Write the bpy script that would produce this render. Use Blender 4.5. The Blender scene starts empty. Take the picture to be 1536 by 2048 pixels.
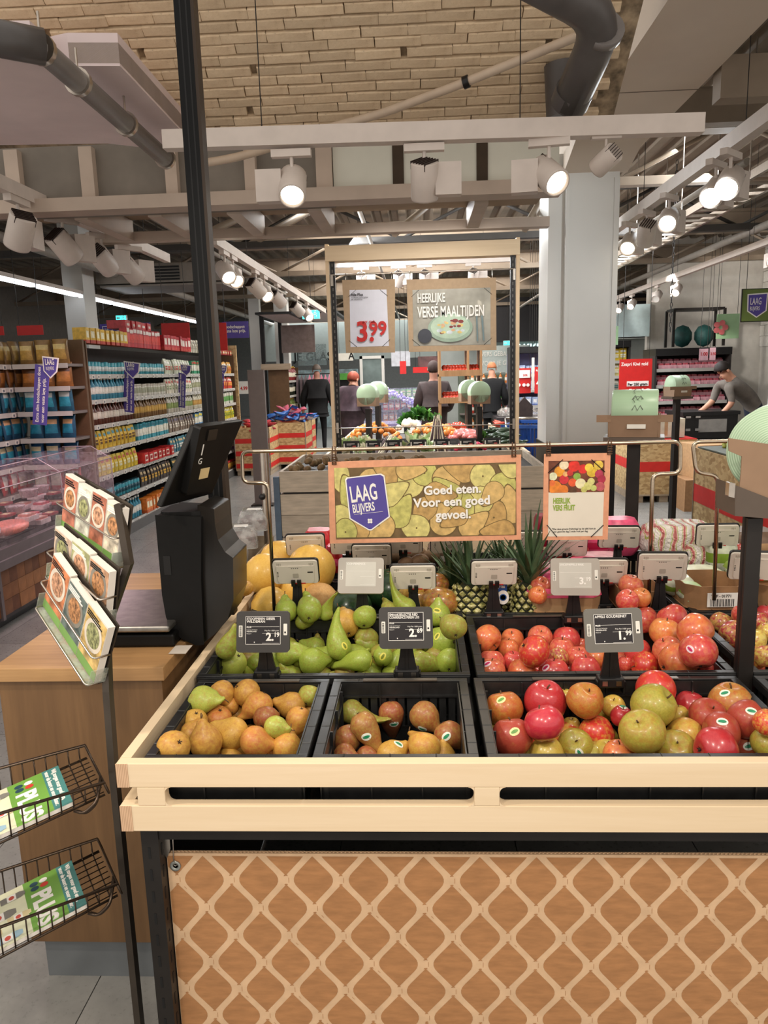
import bpy, math, random
import numpy as np
from mathutils import Vector as V, Matrix, Euler
from mathutils.bvhtree import BVHTree
random.seed(7)
PI=math.pi
C=bpy.context.scene.collection
sc=bpy.context.scene
# ---------------------------------------------------------------- camera
EYE=V((0,0,1.6)); FPX=1500.0
_p,_y,_r=math.radians(10.497),math.radians(2.92),math.radians(1.604)
FW=V((-math.sin(_y)*math.cos(_p),math.cos(_y)*math.cos(_p),-math.sin(_p)))
_rt=V((math.cos(_y),math.sin(_y),0)); _up=_rt.cross(FW)
RT=_rt*math.cos(_r)-_up*math.sin(_r); UP=RT.cross(FW)
cam=bpy.data.cameras.new('camera'); co=bpy.data.objects.new('camera',cam); C.objects.link(co)
cam.sensor_fit='VERTICAL'; cam.sensor_height=24; cam.lens=FPX/2048*24; cam.clip_end=200
co.matrix_world=Matrix((RT,UP,-FW)).transposed().to_4x4(); co.location=EYE
sc.camera=co
sc.view_settings.view_transform='Standard'; sc.view_settings.look='None'
sc.view_settings.gamma=1; sc.view_settings.exposure=0.35; sc.view_settings.use_curve_mapping=False
sc.cycles.use_denoising=True; sc.cycles.max_bounces=6; sc.cycles.diffuse_bounces=3
sc.cycles.transparent_max_bounces=12; sc.cycles.sample_clamp_indirect=6
w=bpy.data.worlds.new('world'); sc.world=w; w.use_nodes=True
w.node_tree.nodes['Background'].inputs[0].default_value=(1.0,.93,.86,1)
w.node_tree.nodes['Background'].inputs[1].default_value=.72
def at(px,py,X=None,Y=None,Z=None):
    "point of the place seen at a pixel of the photograph, on a plane X, Y or Z"
    d=FW+RT*((px-768)/FPX)-UP*((py-1024)/FPX)
    t=(Z-EYE.z)/d.z if Z is not None else (Y/d.y if Y is not None else X/d.x)
    return EYE+d*t
def area(name,loc,size,power,col,rot=(0,0,0),sy=None,spread=PI):
    l=bpy.data.lights.new(name,'AREA'); l.energy=power; l.color=col; l.size=size
    if sy: l.shape='RECTANGLE'; l.size_y=sy
    l.spread=spread
    o=bpy.data.objects.new(name,l); o.location=loc; o.rotation_euler=rot; C.objects.link(o); return o
def spot(name,loc,target,power,ang=50,col=(1,.9,.78),r=.04,blend=.6):
    l=bpy.data.lights.new(name,'SPOT'); l.energy=power; l.color=col; l.spot_size=math.radians(ang); l.spot_blend=blend; l.shadow_soft_size=r
    o=bpy.data.objects.new(name,l); o.location=loc
    o.rotation_euler=(V(target)-V(loc)).to_track_quat('-Z','Y').to_euler(); C.objects.link(o); return o
WARM=(1,.915,.80); NEUT=(1,.95,.89); COOL=(.85,.95,1.0); PINK=(1,.68,.76)
# shop spots on the rails above and behind the photographer
spot('ceiling_spot_lamp',(-.9,.1,2.9),(-.1,1.7,.8),52,70,WARM,.06)
spot('ceiling_spot_lamp',(1.1,.2,2.9),(.6,1.8,.8),52,70,WARM,.06)
spot('ceiling_spot_lamp',(.1,3.3,2.45),(.1,1.9,.8),26,75,WARM,.05)
spot('ceiling_spot_lamp',(1.5,2.6,2.7),(.7,2.6,.8),30,85,WARM,.05)
spot('ceiling_spot_lamp',(.1,-.6,2.7),(.2,1.5,.4),44,75,WARM,.08)
spot('ceiling_spot_lamp',(-1.9,.9,2.8),(-1.0,1.5,.2),85,75,(1,.88,.74),.06)
# hall: soft fill areas added without fixtures, and lamps on the rails
area('hall_fill_light',(-.2,12.5,3.8),3,120,NEUT,sy=3)
spot('rail_spot_lamp',(-1.5,7.45,2.45),(.1,8.0,.9),95,85,NEUT,.05)
spot('rail_spot_lamp',(3.5,11.3,2.7),(6.6,13.0,2.9),260,80,NEUT,.05)
spot('rail_spot_lamp',(3.6,13.6,2.7),(5.2,15.2,2.6),80,60,NEUT,.05)
spot('rail_spot_lamp',(1.66,5.0,2.42),(2.8,5.2,.6),40,80,NEUT,.05)
area('hall_fill_light',(0,17,3.8),5,380,NEUT,sy=7)
area('hall_fill_light',(-.9,9.6,3.3),.3,250,(.93,.97,1),rot=(0,math.radians(-50),0),sy=6)
area('hall_fill_light',(2.9,10.2,3.4),1.0,200,(.93,.97,1),rot=(0,math.radians(38),0),sy=6)
area('hall_fill_light',(0,25,3.7),9,420,(.9,.97,1),sy=3)
spot('rail_spot_lamp',(1.60,4.1,2.48),(1.30,6.1,2.25),30,60,(.9,.96,1),.05)
area('poster_fill_light',(.1,5.4,2.6),1.0,3.6,NEUT,rot=(math.radians(60),0,0),sy=.2,spread=1.5)  # added fill to brighten the meal posters, no fixture hangs there
area('meat_lamp',(-2.6,5.6,1.9),.3,16,PINK,sy=2)
# ---------------------------------------------------------------- materials
def lin(c):
    if isinstance(c,str): c=[int(c[i:i+2],16)/255 for i in (0,2,4)]
    elif max(c)>1.001: c=[x/255 for x in c]
    return tuple((x/12.92 if x<=.04045 else ((x+.055)/1.055)**2.4) for x in c[:3])+(1,)
MT={}
class NT:
    def __init__(s,name):
        s.m=bpy.data.materials.new(name); s.m.use_nodes=True; s.t=s.m.node_tree; s.b=s.t.nodes['Principled BSDF']; s.k=s.t.links
    def n(s,typ,**kw):
        x=s.t.nodes.new(typ)
        for a,v in kw.items(): setattr(x,a,v)
        return x
    def ln(s,a,b): s.k.new(a,b)
    def co(s,kind='Object',scale=(1,1,1)):
        tc=s.n('ShaderNodeTexCoord'); mp=s.n('ShaderNodeMapping'); mp.inputs['Scale'].default_value=scale
        s.ln(tc.outputs[kind],mp.inputs['Vector']); return mp.outputs[0]
    def noise(s,vec,scale=5,detail=3,rough=.55,dist=0,rnd=False):
        x=s.n('ShaderNodeTexNoise'); x.inputs['Scale'].default_value=scale; x.inputs['Detail'].default_value=detail
        x.inputs['Roughness'].default_value=rough; x.inputs['Distortion'].default_value=dist
        if rnd:
            x.noise_dimensions='4D'; oi=s.n('ShaderNodeObjectInfo'); m=s.n('ShaderNodeMath',operation='MULTIPLY'); m.inputs[1].default_value=37
            s.ln(oi.outputs['Random'],m.inputs[0]); s.ln(m.outputs[0],x.inputs['W'])
        s.ln(vec,x.inputs['Vector']); return x.outputs['Fac']
    def ramp(s,fac,stops,interp='LINEAR'):
        r=s.n('ShaderNodeValToRGB'); r.color_ramp.interpolation=interp
        e=r.color_ramp.elements
        while len(e)<len(stops): e.new(.5)
        for k,(p,c) in enumerate(stops):
            e[k].position=p; e[k].color=lin(c) if not isinstance(c,float) else (c,c,c,1)
        s.ln(fac,r.inputs[0]); return r.outputs[0]
    def mix(s,fac,a,b,blend='MIX'):
        x=s.n('ShaderNodeMix',data_type='RGBA',blend_type=blend)
        for i,v in ((0,fac),(6,a),(7,b)):
            if hasattr(v,'is_linked'): s.ln(v,x.inputs[i])
            elif i==0: x.inputs[0].default_value=v
            else: x.inputs[i].default_value=lin(v)
        return x.outputs[2]
    def math(s,op,a,b=None):
        x=s.n('ShaderNodeMath',operation=op)
        for i,v in ((0,a),(1,b)):
            if v is None: continue
            if hasattr(v,'is_linked'): s.ln(v,x.inputs[i])
            else: x.inputs[i].default_value=v
        return x.outputs[0]
    def bump(s,h,strength=.3,dist=.01):
        b=s.n('ShaderNodeBump'); b.inputs['Strength'].default_value=strength; b.inputs['Distance'].default_value=dist
        s.ln(h,b.inputs['Height']); s.ln(b.outputs[0],s.b.inputs['Normal'])
    def setp(s,rough=.5,metal=0,spec=.5,coat=0,trans=0,alpha=1,ior=1.45):
        i=s.b.inputs; i['Roughness'].default_value=rough; i['Metallic'].default_value=metal
        i['Specular IOR Level'].default_value=spec; i['Coat Weight'].default_value=coat; i['Transmission Weight'].default_value=trans
        i['Alpha'].default_value=alpha; i['IOR'].default_value=ior
def mat(name,col,rough=.5,metal=0,var=.08,scale=12,bump=0,spec=.5,coat=0,stretch=(1,1,1),rnd=0,alpha=1,trans=0,detail=3):
    if name in MT: return MT[name]
    s=NT(name); c=lin(col)
    v=s.co(scale=stretch); f=s.noise(v,scale,detail)
    d=tuple(x*(1-var*1.6) for x in c[:3]); l=tuple(min(1,x*(1+var*1.6)) for x in c[:3])
    r=s.n('ShaderNodeValToRGB'); r.color_ramp.elements[0].position=.3; r.color_ramp.elements[1].position=.7
    r.color_ramp.elements[0].color=d+(1,); r.color_ramp.elements[1].color=l+(1,); s.ln(f,r.inputs[0]); out=r.outputs[0]
    if rnd:
        oi=s.n('ShaderNodeObjectInfo'); hs=s.n('ShaderNodeHueSaturation')
        m=s.math('MULTIPLY_ADD',oi.outputs['Random'],rnd*2); m.node.inputs[2].default_value=1-rnd
        s.ln(m,hs.inputs['Value']); s.ln(out,hs.inputs['Color']); out=hs.outputs[0]
    s.ln(out,s.b.inputs['Base Color']); s.setp(rough,metal,spec,coat,trans,alpha)
    if bump: s.bump(f,bump,.004)
    MT[name]=s.m; return s.m
def emit(name,col,strength):
    if name in MT: return MT[name]
    s=NT(name); s.b.inputs['Base Color'].default_value=lin(col); s.b.inputs['Emission Color'].default_value=lin(col); s.b.inputs['Emission Strength'].default_value=strength
    MT[name]=s.m; return s.m
def clear(name,col=(255,255,255),alpha=.18,rough=.08):
    "thin plastic: mostly see-through with gloss"
    if name in MT: return MT[name]
    s=NT(name); s.setp(rough,0,.7,0,0,alpha); f=s.noise(s.co(),30,3)
    s.ln(s.mix(f,col,tuple(int(x*.8) for x in col)),s.b.inputs['Base Color'])
    s.ln(s.ramp(f,[(.42,float(alpha*.6)),(.62,float(min(1,alpha*1.8)))]),s.b.inputs['Alpha'])
    s.bump(f,.6,.004); MT[name]=s.m; return s.m
def wood(name,light,dark,axis='X',scale=3,rough=.5,contrast=.5):
    if name in MT: return MT[name]
    s=NT(name); st={'X':(.5,9,9),'Y':(9,.5,9),'Z':(9,9,.5)}[axis]
    v=s.co(scale=st); f=s.noise(v,scale,5,.6,1.2); g=s.noise(v,scale*9,2)
    c=s.ramp(f,[(.5-contrast/2,dark),(.5+contrast/2,light)]); c=s.mix(.14,c,s.ramp(g,[(.3,dark),(.7,light)]))
    s.ln(c,s.b.inputs['Base Color']); s.setp(rough); s.bump(g,.08,.002); MT[name]=s.m; return s.m
def plyedge(name):
    s=NT(name); tc=s.n('ShaderNodeTexCoord'); g=s.n('ShaderNodeSeparateXYZ'); s.ln(tc.outputs['Object'],g.inputs[0])
    m=s.math('ADD',s.math('MULTIPLY',g.outputs[1],1.0),s.math('MULTIPLY',g.outputs[0],1.0))
    w=s.math('SINE',s.math('MULTIPLY',m,1900)); f=s.noise(s.co(scale=(1,1,1)),40,3)
    s.ln(s.mix(s.math('MULTIPLY',s.math('ADD',w,1.0),.35),'dcb996','9c7355'),s.b.inputs['Base Color']); s.setp(.6); MT[name]=s.m; return s.m
WHITE=mat('white_paint',(205,198,188),.5,var=.03); GREYP=mat('grey_paint',(150,142,132),.55,var=.05)
BLACK=mat('black_plastic',(24,23,23),.42,var=.15,scale=30); CRATE=mat('crate_plastic',(33,33,33),.36,var=.2,scale=25,spec=.6)
DARKM=mat('dark_metal',(40,36,33),.45,.3,var=.1); STEEL=mat('steel',(190,180,168),.28,1,var=.06,scale=40)
CARD=mat('cardboard',(176,140,104),.8,var=.06,scale=60); TAGG=mat('tag_frame',(62,59,56),.42,var=.05); TAGW=mat('tag_shell',(214,205,190),.45,var=.03)
INK=mat('ink_black',(14,13,13),.6,var=.02); WPRT=mat('white_print',(238,234,226),.6,var=.02); RED=mat('red_print',(196,32,28),.5,var=.05)
PLY=wood('birch_ply',(235,212,179),(222,196,158),'X',2.0,.45,.6); PLYY=wood('birch_ply_depth',(235,212,179),(222,196,158),'Y',2.0,.45,.6); PEDGE=plyedge('ply_edge')
OAK=wood('oak_veneer',(138,104,68),(92,66,42),'Z',1.3,.45,.8); OAKX=wood('oak_top',(196,154,104),(140,102,64),'X',1.6,.4,.6)
PINE=wood('pine_grey',(188,170,146),(150,130,106),'X',2.2,.6,.5)
# ---------------------------------------------------------------- mesh builder
def rotm(rx=0,ry=0,rz=0): return Euler((rx,ry,rz)).to_matrix().to_4x4()
def xf(loc=(0,0,0),rx=0,ry=0,rz=0,s=1): return Matrix.Translation(V(loc))@rotm(rx,ry,rz)@(Matrix.Diagonal((s,s,s,1)) if not hasattr(s,'__len__') else Matrix.Diagonal((*s,1)))
def frame(o,x,y):
    "matrix with origin o, x axis along x, y axis near y"
    x=V(x).normalized(); z=x.cross(V(y)).normalized(); y=z.cross(x)
    m=Matrix((x,y,z)).transposed().to_4x4(); m.translation=V(o); return m
class MB:
    def __init__(s): s.v=[]; s.f=[]; s.mi=[]; s.sm=[]
    def add(s,vs,fs,m=0,smooth=False,M=None):
        b=len(s.v); s.v+=[(M@V(p)) if M is not None else V(p) for p in vs]
        for f in fs: s.f.append([b+i for i in f]); s.mi.append(m); s.sm.append(smooth)
        return s
    def box(s,lo,hi,m=0,M=None):
        (a,b,c),(d,e,f)=lo,hi
        return s.add([(a,b,c),(d,b,c),(d,e,c),(a,e,c),(a,b,f),(d,b,f),(d,e,f),(a,e,f)],
            [(0,3,2,1),(4,5,6,7),(0,1,5,4),(1,2,6,5),(2,3,7,6),(3,0,4,7)],m,False,M)
    def prism(s,poly,z0,z1,m=0,M=None,smooth=False,ms=None):
        n=len(poly); vs=[(x,y,z0) for x,y in poly]+[(x,y,z1) for x,y in poly]
        s.add(vs,[tuple(reversed(range(n))),tuple(range(n,2*n))],m,False,M)
        return s.add(vs,[(i,(i+1)%n,n+(i+1)%n,n+i) for i in range(n)],m if ms is None else ms,smooth,M)
    def flat(s,poly,m=0,M=None):
        return s.add([tuple(p)+(0,)*(3-len(p)) for p in poly],[tuple(range(len(poly)))],m,False,M)
    def cyl(s,p0,p1,r0,r1=None,n=12,m=0,caps=True,M=None):
        r1=r0 if r1 is None else r1; p0,p1=V(p0),V(p1); a=(p1-p0).normalized(); x=a.orthogonal().normalized(); y=a.cross(x)
        vs=[p0+(x*math.cos(2*PI*i/n)+y*math.sin(2*PI*i/n))*r0 for i in range(n)]+[p1+(x*math.cos(2*PI*i/n)+y*math.sin(2*PI*i/n))*r1 for i in range(n)]
        s.add(vs,[(i,(i+1)%n,n+(i+1)%n,n+i) for i in range(n)],m,True,M)
        if caps: s.add(vs,[tuple(reversed(range(n))),tuple(range(n,2*n))],m,False,M)
        return s
    def tube(s,pts,r,n=10,m=0,fil=0,M=None,closed=False):
        pts=[V(p) for p in pts]
        if fil:
            q=[pts[0]]
            for a,b,c in zip(pts,pts[1:],pts[2:]):
                u=(a-b); w_=(c-b); d=min(fil,u.length*.45,w_.length*.45); u.normalize(); w_.normalize()
                for k in range(7):
                    t=k/6; q.append((b+u*d)*(1-t)**2+b*2*t*(1-t)+(b+w_*d)*t*t)
            pts=q+[pts[-1]]
        b=len(s.v); N=len(pts); x=None
        for i,p in enumerate(pts):
            t=((pts[(i+1)%N] if (closed or i<N-1) else p)-(pts[i-1] if (closed or i>0) else p)).normalized()
            x=t.orthogonal().normalized() if x is None else (x-t*x.dot(t)).normalized(); y=t.cross(x)
            for k in range(n):
                q=p+(x*math.cos(2*PI*k/n)+y*math.sin(2*PI*k/n))*r; s.v.append(M@q if M is not None else q)
        for i in range(N if closed else N-1):
            j=(i+1)%N
            for k in range(n):
                s.f.append([b+i*n+k,b+i*n+(k+1)%n,b+j*n+(k+1)%n,b+j*n+k]); s.mi.append(m); s.sm.append(True)
        if not closed:
            s.f.append([b+k for k in reversed(range(n))]); s.mi.append(m); s.sm.append(False)
            s.f.append([b+(N-1)*n+k for k in range(n)]); s.mi.append(m); s.sm.append(False)
        return s
    def lathe(s,prof,n=20,m=0,M=None,smooth=True,mats=None):
        b=len(s.v); L=len(prof)
        for r,z in prof:
            for k in range(n):
                q=V((r*math.cos(2*PI*k/n),r*math.sin(2*PI*k/n),z)); s.v.append(M@q if M is not None else q)
        for i in range(L-1):
            for k in range(n):
                s.f.append([b+i*n+k,b+i*n+(k+1)%n,b+(i+1)*n+(k+1)%n,b+(i+1)*n+k]); s.mi.append(mats[i] if mats else m); s.sm.append(smooth)
        if prof[0][0]>1e-6: s.f.append([b+k for k in reversed(range(n))]); s.mi.append(mats[0] if mats else m); s.sm.append(False)
        if prof[-1][0]>1e-6: s.f.append([b+(L-1)*n+k for k in range(n)]); s.mi.append(mats[-1] if mats else m); s.sm.append(False)
        return s
    def ball(s,c,r,n=12,m=0,M=None):
        r=(r,r,r) if not hasattr(r,'__len__') else r; h=max(4,n//2)
        T=Matrix.Translation(V(c))@Matrix.Diagonal((*r,1)); T=M@T if M is not None else T
        return s.lathe([(math.sin(PI*i/h)*1.0 if 0<i<h else 0,-math.cos(PI*i/h)) for i in range(h+1)],n,m,T)
    def mesh(s,name,mats,off=None):
        me=bpy.data.meshes.new(name)
        vs=[(p-off) if off is not None else p for p in s.v]
        me.from_pydata([tuple(p) for p in vs],[],s.f)
        for m in (mats if isinstance(mats,(list,tuple)) else [mats]): me.materials.append(m)
        me.polygons.foreach_set('material_index',s.mi); me.polygons.foreach_set('use_smooth',s.sm); me.update(); return me
    def build(s,name,mats,parent=None,world=False,kind=None,label=None,**kw):
        "world: vertices are world coordinates and the parent is an unrotated Empty"
        off=None
        if world and parent is not None:
            off=V((0,0,0)); q=parent
            while q is not None: off=off+q.location; q=q.parent
        me=s.mesh(name,mats,off); o=bpy.data.objects.new(name,me); C.objects.link(o); o.parent=parent
        if kind: o['kind']=kind
        if label: o['label']=label
        for k,v in kw.items(): o[k]=v
        return o
def thing(name,label,cat,loc=(0,0,0),rot=(0,0,0),group=None):
    o=bpy.data.objects.new(name,None); C.objects.link(o); o.empty_display_size=.05; o.location=loc; o.rotation_euler=rot
    o['label']=label; o['category']=cat
    if group: o['group']=group
    return o
def tag(o,label,cat,group=None):
    o['label']=label; o['category']=cat
    if group: o['group']=group
    return o
def origin(o,p):
    "move a mesh's own origin without moving it"
    p=V(p); o.data.transform(Matrix.Translation(-p)); o.location=V(o.location)+p; return o
def dup(root,loc,rot=None,label=None,group=None,scale=None,mats=None):
    def cp(o,par):
        c=o.copy(); C.objects.link(c); c.parent=par
        for ch in o.children: cp(ch,c)
        return c
    r=cp(root,root.parent); r.location=loc
    if rot is not None: r.rotation_euler=rot
    if scale is not None: r.scale=(scale,)*3 if not hasattr(scale,'__len__') else scale
    if label: r['label']=label
    if group: r['group']=group
    return r
def struct(name,mb,m,parent=None):
    o=mb.build(name,m,parent)
    if parent is None: o['kind']='structure'
    return o
def bev(o,w=.003,seg=2):
    b=o.modifiers.new('bevel','BEVEL'); b.width=w; b.segments=seg; b.limit_method='ANGLE'; b.harden_normals=False; return o
def rr(w,h,r,n=4,cx=0,cy=0):
    "rounded rectangle outline"
    p=[]
    for sx,sy,a in ((1,-1,-90),(1,1,0),(-1,1,90),(-1,-1,180)):
        for k in range(n+1):
            t=math.radians(a+90*k/n); p.append((cx+sx*(w/2-r)+r*math.cos(t),cy+sy*(h/2-r)+r*math.sin(t)))
    return p
def text(body,size,M,m,parent,name='lettering',sx=1.0,align='LEFT',bold=0.0,ext=.0004,sp=1.0,line=1.0):
    "flat lettering; M places it in the frame of its parent: x along the line, y up, z out of the face"
    cu=bpy.data.curves.new(name,'FONT'); cu.body=body; cu.size=size; cu.align_x=align; cu.offset=bold*size; cu.extrude=ext; cu.resolution_u=3
    cu.space_character=sp; cu.space_line=line; cu.materials.append(m)
    o=bpy.data.objects.new(name,cu); C.objects.link(o); o.parent=parent; o.matrix_basis=M@Matrix.Diagonal((sx,1,1,1)); return o
ORD=['','first','second','third','fourth','fifth','sixth','seventh','eighth','ninth','tenth','eleventh','twelfth','thirteenth','fourteenth','fifteenth','sixteenth','seventeenth','eighteenth','nineteenth','twentieth']
def ordn(i): 
    return ORD[i] if i<=20 else ('twenty-'+ORD[i-20] if i<30 else ('thirtieth' if i==30 else 'thirty-'+ORD[i-30]))
# ================================================================ setting
def floor_mat():
    s=NT('floor_tile_grey'); f=s.noise(s.co(),6,4,.6); g=s.noise(s.co(),60,3); oi=s.n('ShaderNodeObjectInfo')
    c=s.ramp(f,[(.3,'7a7976'),(.7,'93918c')]); c=s.mix(.10,c,s.ramp(g,[(.35,'55534f'),(.65,'8e8a84')]))
    hs=s.n('ShaderNodeHueSaturation'); m=s.math('MULTIPLY_ADD',oi.outputs['Random'],.16); m.node.inputs[2].default_value=.92; s.ln(m,hs.inputs['Value']); s.ln(c,hs.inputs['Color'])
    s.ln(hs.outputs[0],s.b.inputs['Base Color']); s.setp(.33,0,.5); s.ln(s.ramp(g,[(.3,.24),(.7,.42)]),s.b.inputs['Roughness']); s.bump(g,.05,.001); return s.m
FT=floor_mat(); GROUT=mat('grout',(70,68,65),.8,var=.1)
fl=struct('floor',MB().box((-9,.2,-.1),(8,33,-.006)),GROUT)
me=MB().box((.0015,.0015,-.03),(.5985,.5985,0)).mesh('floor_tile',[FT])
for i in range(-6,8):
    for j in range(1,20):
        o=bpy.data.objects.new('floor_tile',me); C.objects.link(o); o.parent=fl; o.location=(-.3+i*.6,.15+j*.6,0)
m=MB(); m.box((-9,12.15,-.03),(8,33,0)); m.box((-9,.2,-.03),(-3.902,12.149,0)); m.box((4.5,.2,-.03),(8,12.149,0)); m.build('tiled_floor_beyond',[FT],fl)
# walls
WCONC=mat('wall_painted_block',(206,200,190),.75,var=.05,scale=6)
wr=struct('wall_right',MB().box((6.62,3,0),(6.8,33,4.1)),WCONC)
bm_=MB().box((-.03,0,0),(0,.392,.192)).mesh('wall_block',[mat('painted_concrete_block',(222,216,206),.75,var=.06,scale=20,rnd=.05,bump=.2)])
for k in range(11):
    for j in range(17):
        o=bpy.data.objects.new('wall_block',bm_); C.objects.link(o); o.parent=wr; o.location=(6.62,9.6+j*.4+(k%2)*.2,1.9+k*.2)
WBACK=mat('back_wall_grey',(120,118,114),.7,var=.05)
struct('wall_back',MB().box((-9,31,0),(8,31.2,4.2)),WBACK)
struct('wall_left',MB().box((-9.2,3,0),(-9,31,4.2)),mat('left_wall_grey',(120,112,104),.7,var=.05))
# roof deck: trapezoid sheet, ribs running along the hall
DECK=mat('roof_deck_steel',(122,108,92),.6,.0,var=.08,scale=3)
m=MB()
def deck(x0,x1,y0,y1,z):
    x=x0
    while x<x1:
        for a,b,za,zb in ((0,.10,0,0),(.10,.14,0,.07),(.14,.22,.07,.07),(.22,.26,.07,0)):
            m.add([(x+a,y0,z+za),(x+b,y0,z+zb),(x+b,y1,z+zb),(x+a,y1,z+za)],[(0,1,2,3)])
        x+=.26
deck(-9.1,7,5.2,31.2,3.95); deck(1.66,7,.8,5.2,3.95)
cl=struct('ceiling',m,DECK)
# steelwork of the roof
STR=mat('roof_steel_cream',(142,126,108),.55,var=.08,scale=4); STRD=mat('roof_steel_dark',(70,66,62),.5,var=.1,scale=4)
def truss(Y,z,h,x0,x1,mt,step=1.1,th=.05):
    m=MB(); m.box((x0,Y-.06,z),(x1,Y+.06,z+th*1.6)); m.box((x0,Y-.05,z+h-th),(x1,Y+.05,z+h))
    o=m.build('roof_truss',mt,None); o['kind']='structure'
    x=x0; k=0
    while x<x1-step*.5:
        a,b=(x,z+.05),(x+step,z+h-th)
        if k%2: a,b=(x,z+h-th),(x+step,z+.05)
        MB().tube([(a[0],Y,a[1]),(b[0],Y,b[1])],.022,6).build('web_bar',mt,o); x+=step; k+=1
for Y,z in ((8.0,3.35),(10.5,3.3),(13.5,3.3),(17,3.3),(21,3.3),(26,3.3)): truss(Y,z,.62,-9,6.6,STR if Y!=10.5 else STRD)
for Y in (6.9,12,15.2,19,23.5):
    m=MB(); m.box((-9,Y-.09,3.52),(6.6,Y+.09,3.56)); m.box((-9,Y-.012,3.56),(6.6,Y+.012,3.8)); m.box((-9,Y-.09,3.8),(6.6,Y+.09,3.84)); m.build('roof_beam',STR,None,kind='structure')
for X,z,r in ((-4.6,3.2,.06),(-2.9,3.35,.03),(-.6,3.3,.025),(2.6,3.15,.03),(4.4,3.3,.05)):
    MB().tube([(X,6.4,z),(X,30,z)],r,8).build('service_pipe',GREYP,None,kind='structure')
# slanting old roof beams on the right above the aisle
for y0,z0,y1,z1,x0,x1 in ((3.2,3.25,3.3,3.3,1.7,6.6),(4.6,3.05,4.7,3.12,1.7,6.6),(5.9,3.3,6.0,3.38,1.7,6.6)):
    MB().box((x0,y0,z0),(x1,y0+.12,z0+.22)).build('roof_beam',STR,None,kind='structure')
m=MB()   # cable ladder
for s in (0,.3): m.box((2.5+s,4.2,2.95),(2.53+s,16,3.01))
for j in range(48): m.box((2.53,4.3+j*.25,2.96),(2.8,4.33+j*.25,2.98))
for j in range(8):
    for s in (0,.32): m.cyl((2.5+s,4.6+j*1.5,2.97),(2.5+s,4.6+j*1.5,3.93),.006,n=6)
m.build('cable_ladder',[STEEL],None,label='galvanised cable ladder hanging along the hall roof on rods',category='cable ladder')
# ---- brick vault remnant over the front
vA,vB=V((0,3.66,3.24)),V((0,4.24,2.85)); dv=(vB-vA).normalized(); nv=V((0,-dv.z,dv.y)); nv=-nv if nv.z>0 else nv   # faces down and to the viewer
BR=NT('old_painted_brick'); f=BR.noise(BR.co(),9,5,.65); g=BR.noise(BR.co(),45,4,.6); oi=BR.n('ShaderNodeObjectInfo')
c=BR.ramp(f,[(.28,'b4987a'),(.38,'dcc2a0'),(.62,'ecd4b2'),(.8,'dcc4a4')]); c=BR.mix(.45,c,BR.ramp(g,[(.3,'907660'),(.36,'dac2a0'),(.7,'ecd6b6')]))
hs=BR.n('ShaderNodeHueSaturation'); mm=BR.math('MULTIPLY_ADD',oi.outputs['Random'],.2); mm.node.inputs[2].default_value=.88; BR.ln(mm,hs.inputs['Value']); BR.ln(c,hs.inputs['Color']); BR.ln(hs.outputs[0],BR.b.inputs['Base Color']); BR.setp(.8); BR.bump(g,.5,.006)
BR=BR.m; MORT=mat('blotchy_mortar',(150,132,108),.9,var=.4,scale=14,bump=.8)  # backing in the joints, darker and blotchier than the brick faces
m=MB(); P=lambda x,s,n: V((x,vA.y,vA.z))+dv*s+nv*n
a=[P(-2.4,-.75,-.02),P(1.03,-.75,-.02),P(1.03,.72,-.02),P(-2.4,.72,-.02)]; b=[p-nv*.12 for p in a]
m.add(a+b,[(0,1,2,3),(7,6,5,4),(0,4,5,1),(1,5,6,2),(2,6,7,3),(3,7,4,0)])
vault=struct('ceiling_brick',m,MORT)
rb=random.Random(3); bms=[]
for k in range(7):
    m=MB(); L,W,D=.2135,.0525,.026; j=lambda e: rb.uniform(-e,e)
    n1=5; vs=[]
    for i in range(n1):
        x=L*i/(n1-1); e=.0016 if 0<i<n1-1 else .001
        vs+=[(x+j(.003),j(e),-.02),(x+j(.002),.003+j(e),D-.003),(x+j(.002),.008+j(e),D+j(.0015)),(x+j(.002),W-.008+j(e),D+j(.0015)),(x+j(.002),W-.003+j(e),D-.003),(x+j(.003),W+j(e),-.02)]
    fs=[tuple(reversed(range(6))),tuple(range(6*(n1-1),6*n1))]
    for i in range(n1-1):
        for q in range(5): fs.append((6*i+q,6*i+q+1,6*i+q+7,6*i+q+6))
    m.add(vs,[tuple(reversed(f)) for f in fs],0); bms.append(m.mesh('brick',[BR]))
R=Matrix((V((1,0,0)),dv,nv)).transposed().to_4x4()
nrm=V((1,0,0)).cross(dv)
if nrm.dot(nv)<0: R=Matrix((V((-1,0,0)),dv,nv)).transposed().to_4x4()
sgn=-1 if nrm.dot(nv)<0 else 1
for r in range(25):
    s=-.68+r*.0545+rb.uniform(-.003,.003); x=-2.36+(.11 if r%2 else 0)+rb.uniform(-.03,.03)
    while x<.80:
        o=bpy.data.objects.new('brick',rb.choice(bms)); C.objects.link(o); o.parent=vault
        T=R.copy(); T.translation=P(x+(.212 if sgn<0 else 0),s,-.02+rb.uniform(-.003,.003)); T=T@rotm(rb.uniform(-.012,.012),rb.uniform(-.01,.01),rb.uniform(-.012,.012))
        o.matrix_basis=T; x+=.2135+rb.uniform(.001,.006)
        if rb.random()<.04: x+=.03
# left plaster soffit
PLAST=mat('pinkish_plaster',(226,208,206),.75,var=.05,scale=3); 
pts=[at(x,y,Z=2.83) for x,y in ((-120,113),(66,110),(102,140),(140,132),(240,132),(368,268),(330,300),(215,287),(-120,292))]
struct('ceiling_soffit',MB().prism([(p.x,p.y) for p in pts][::-1],2.83,2.95),[PLAST])
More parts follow.
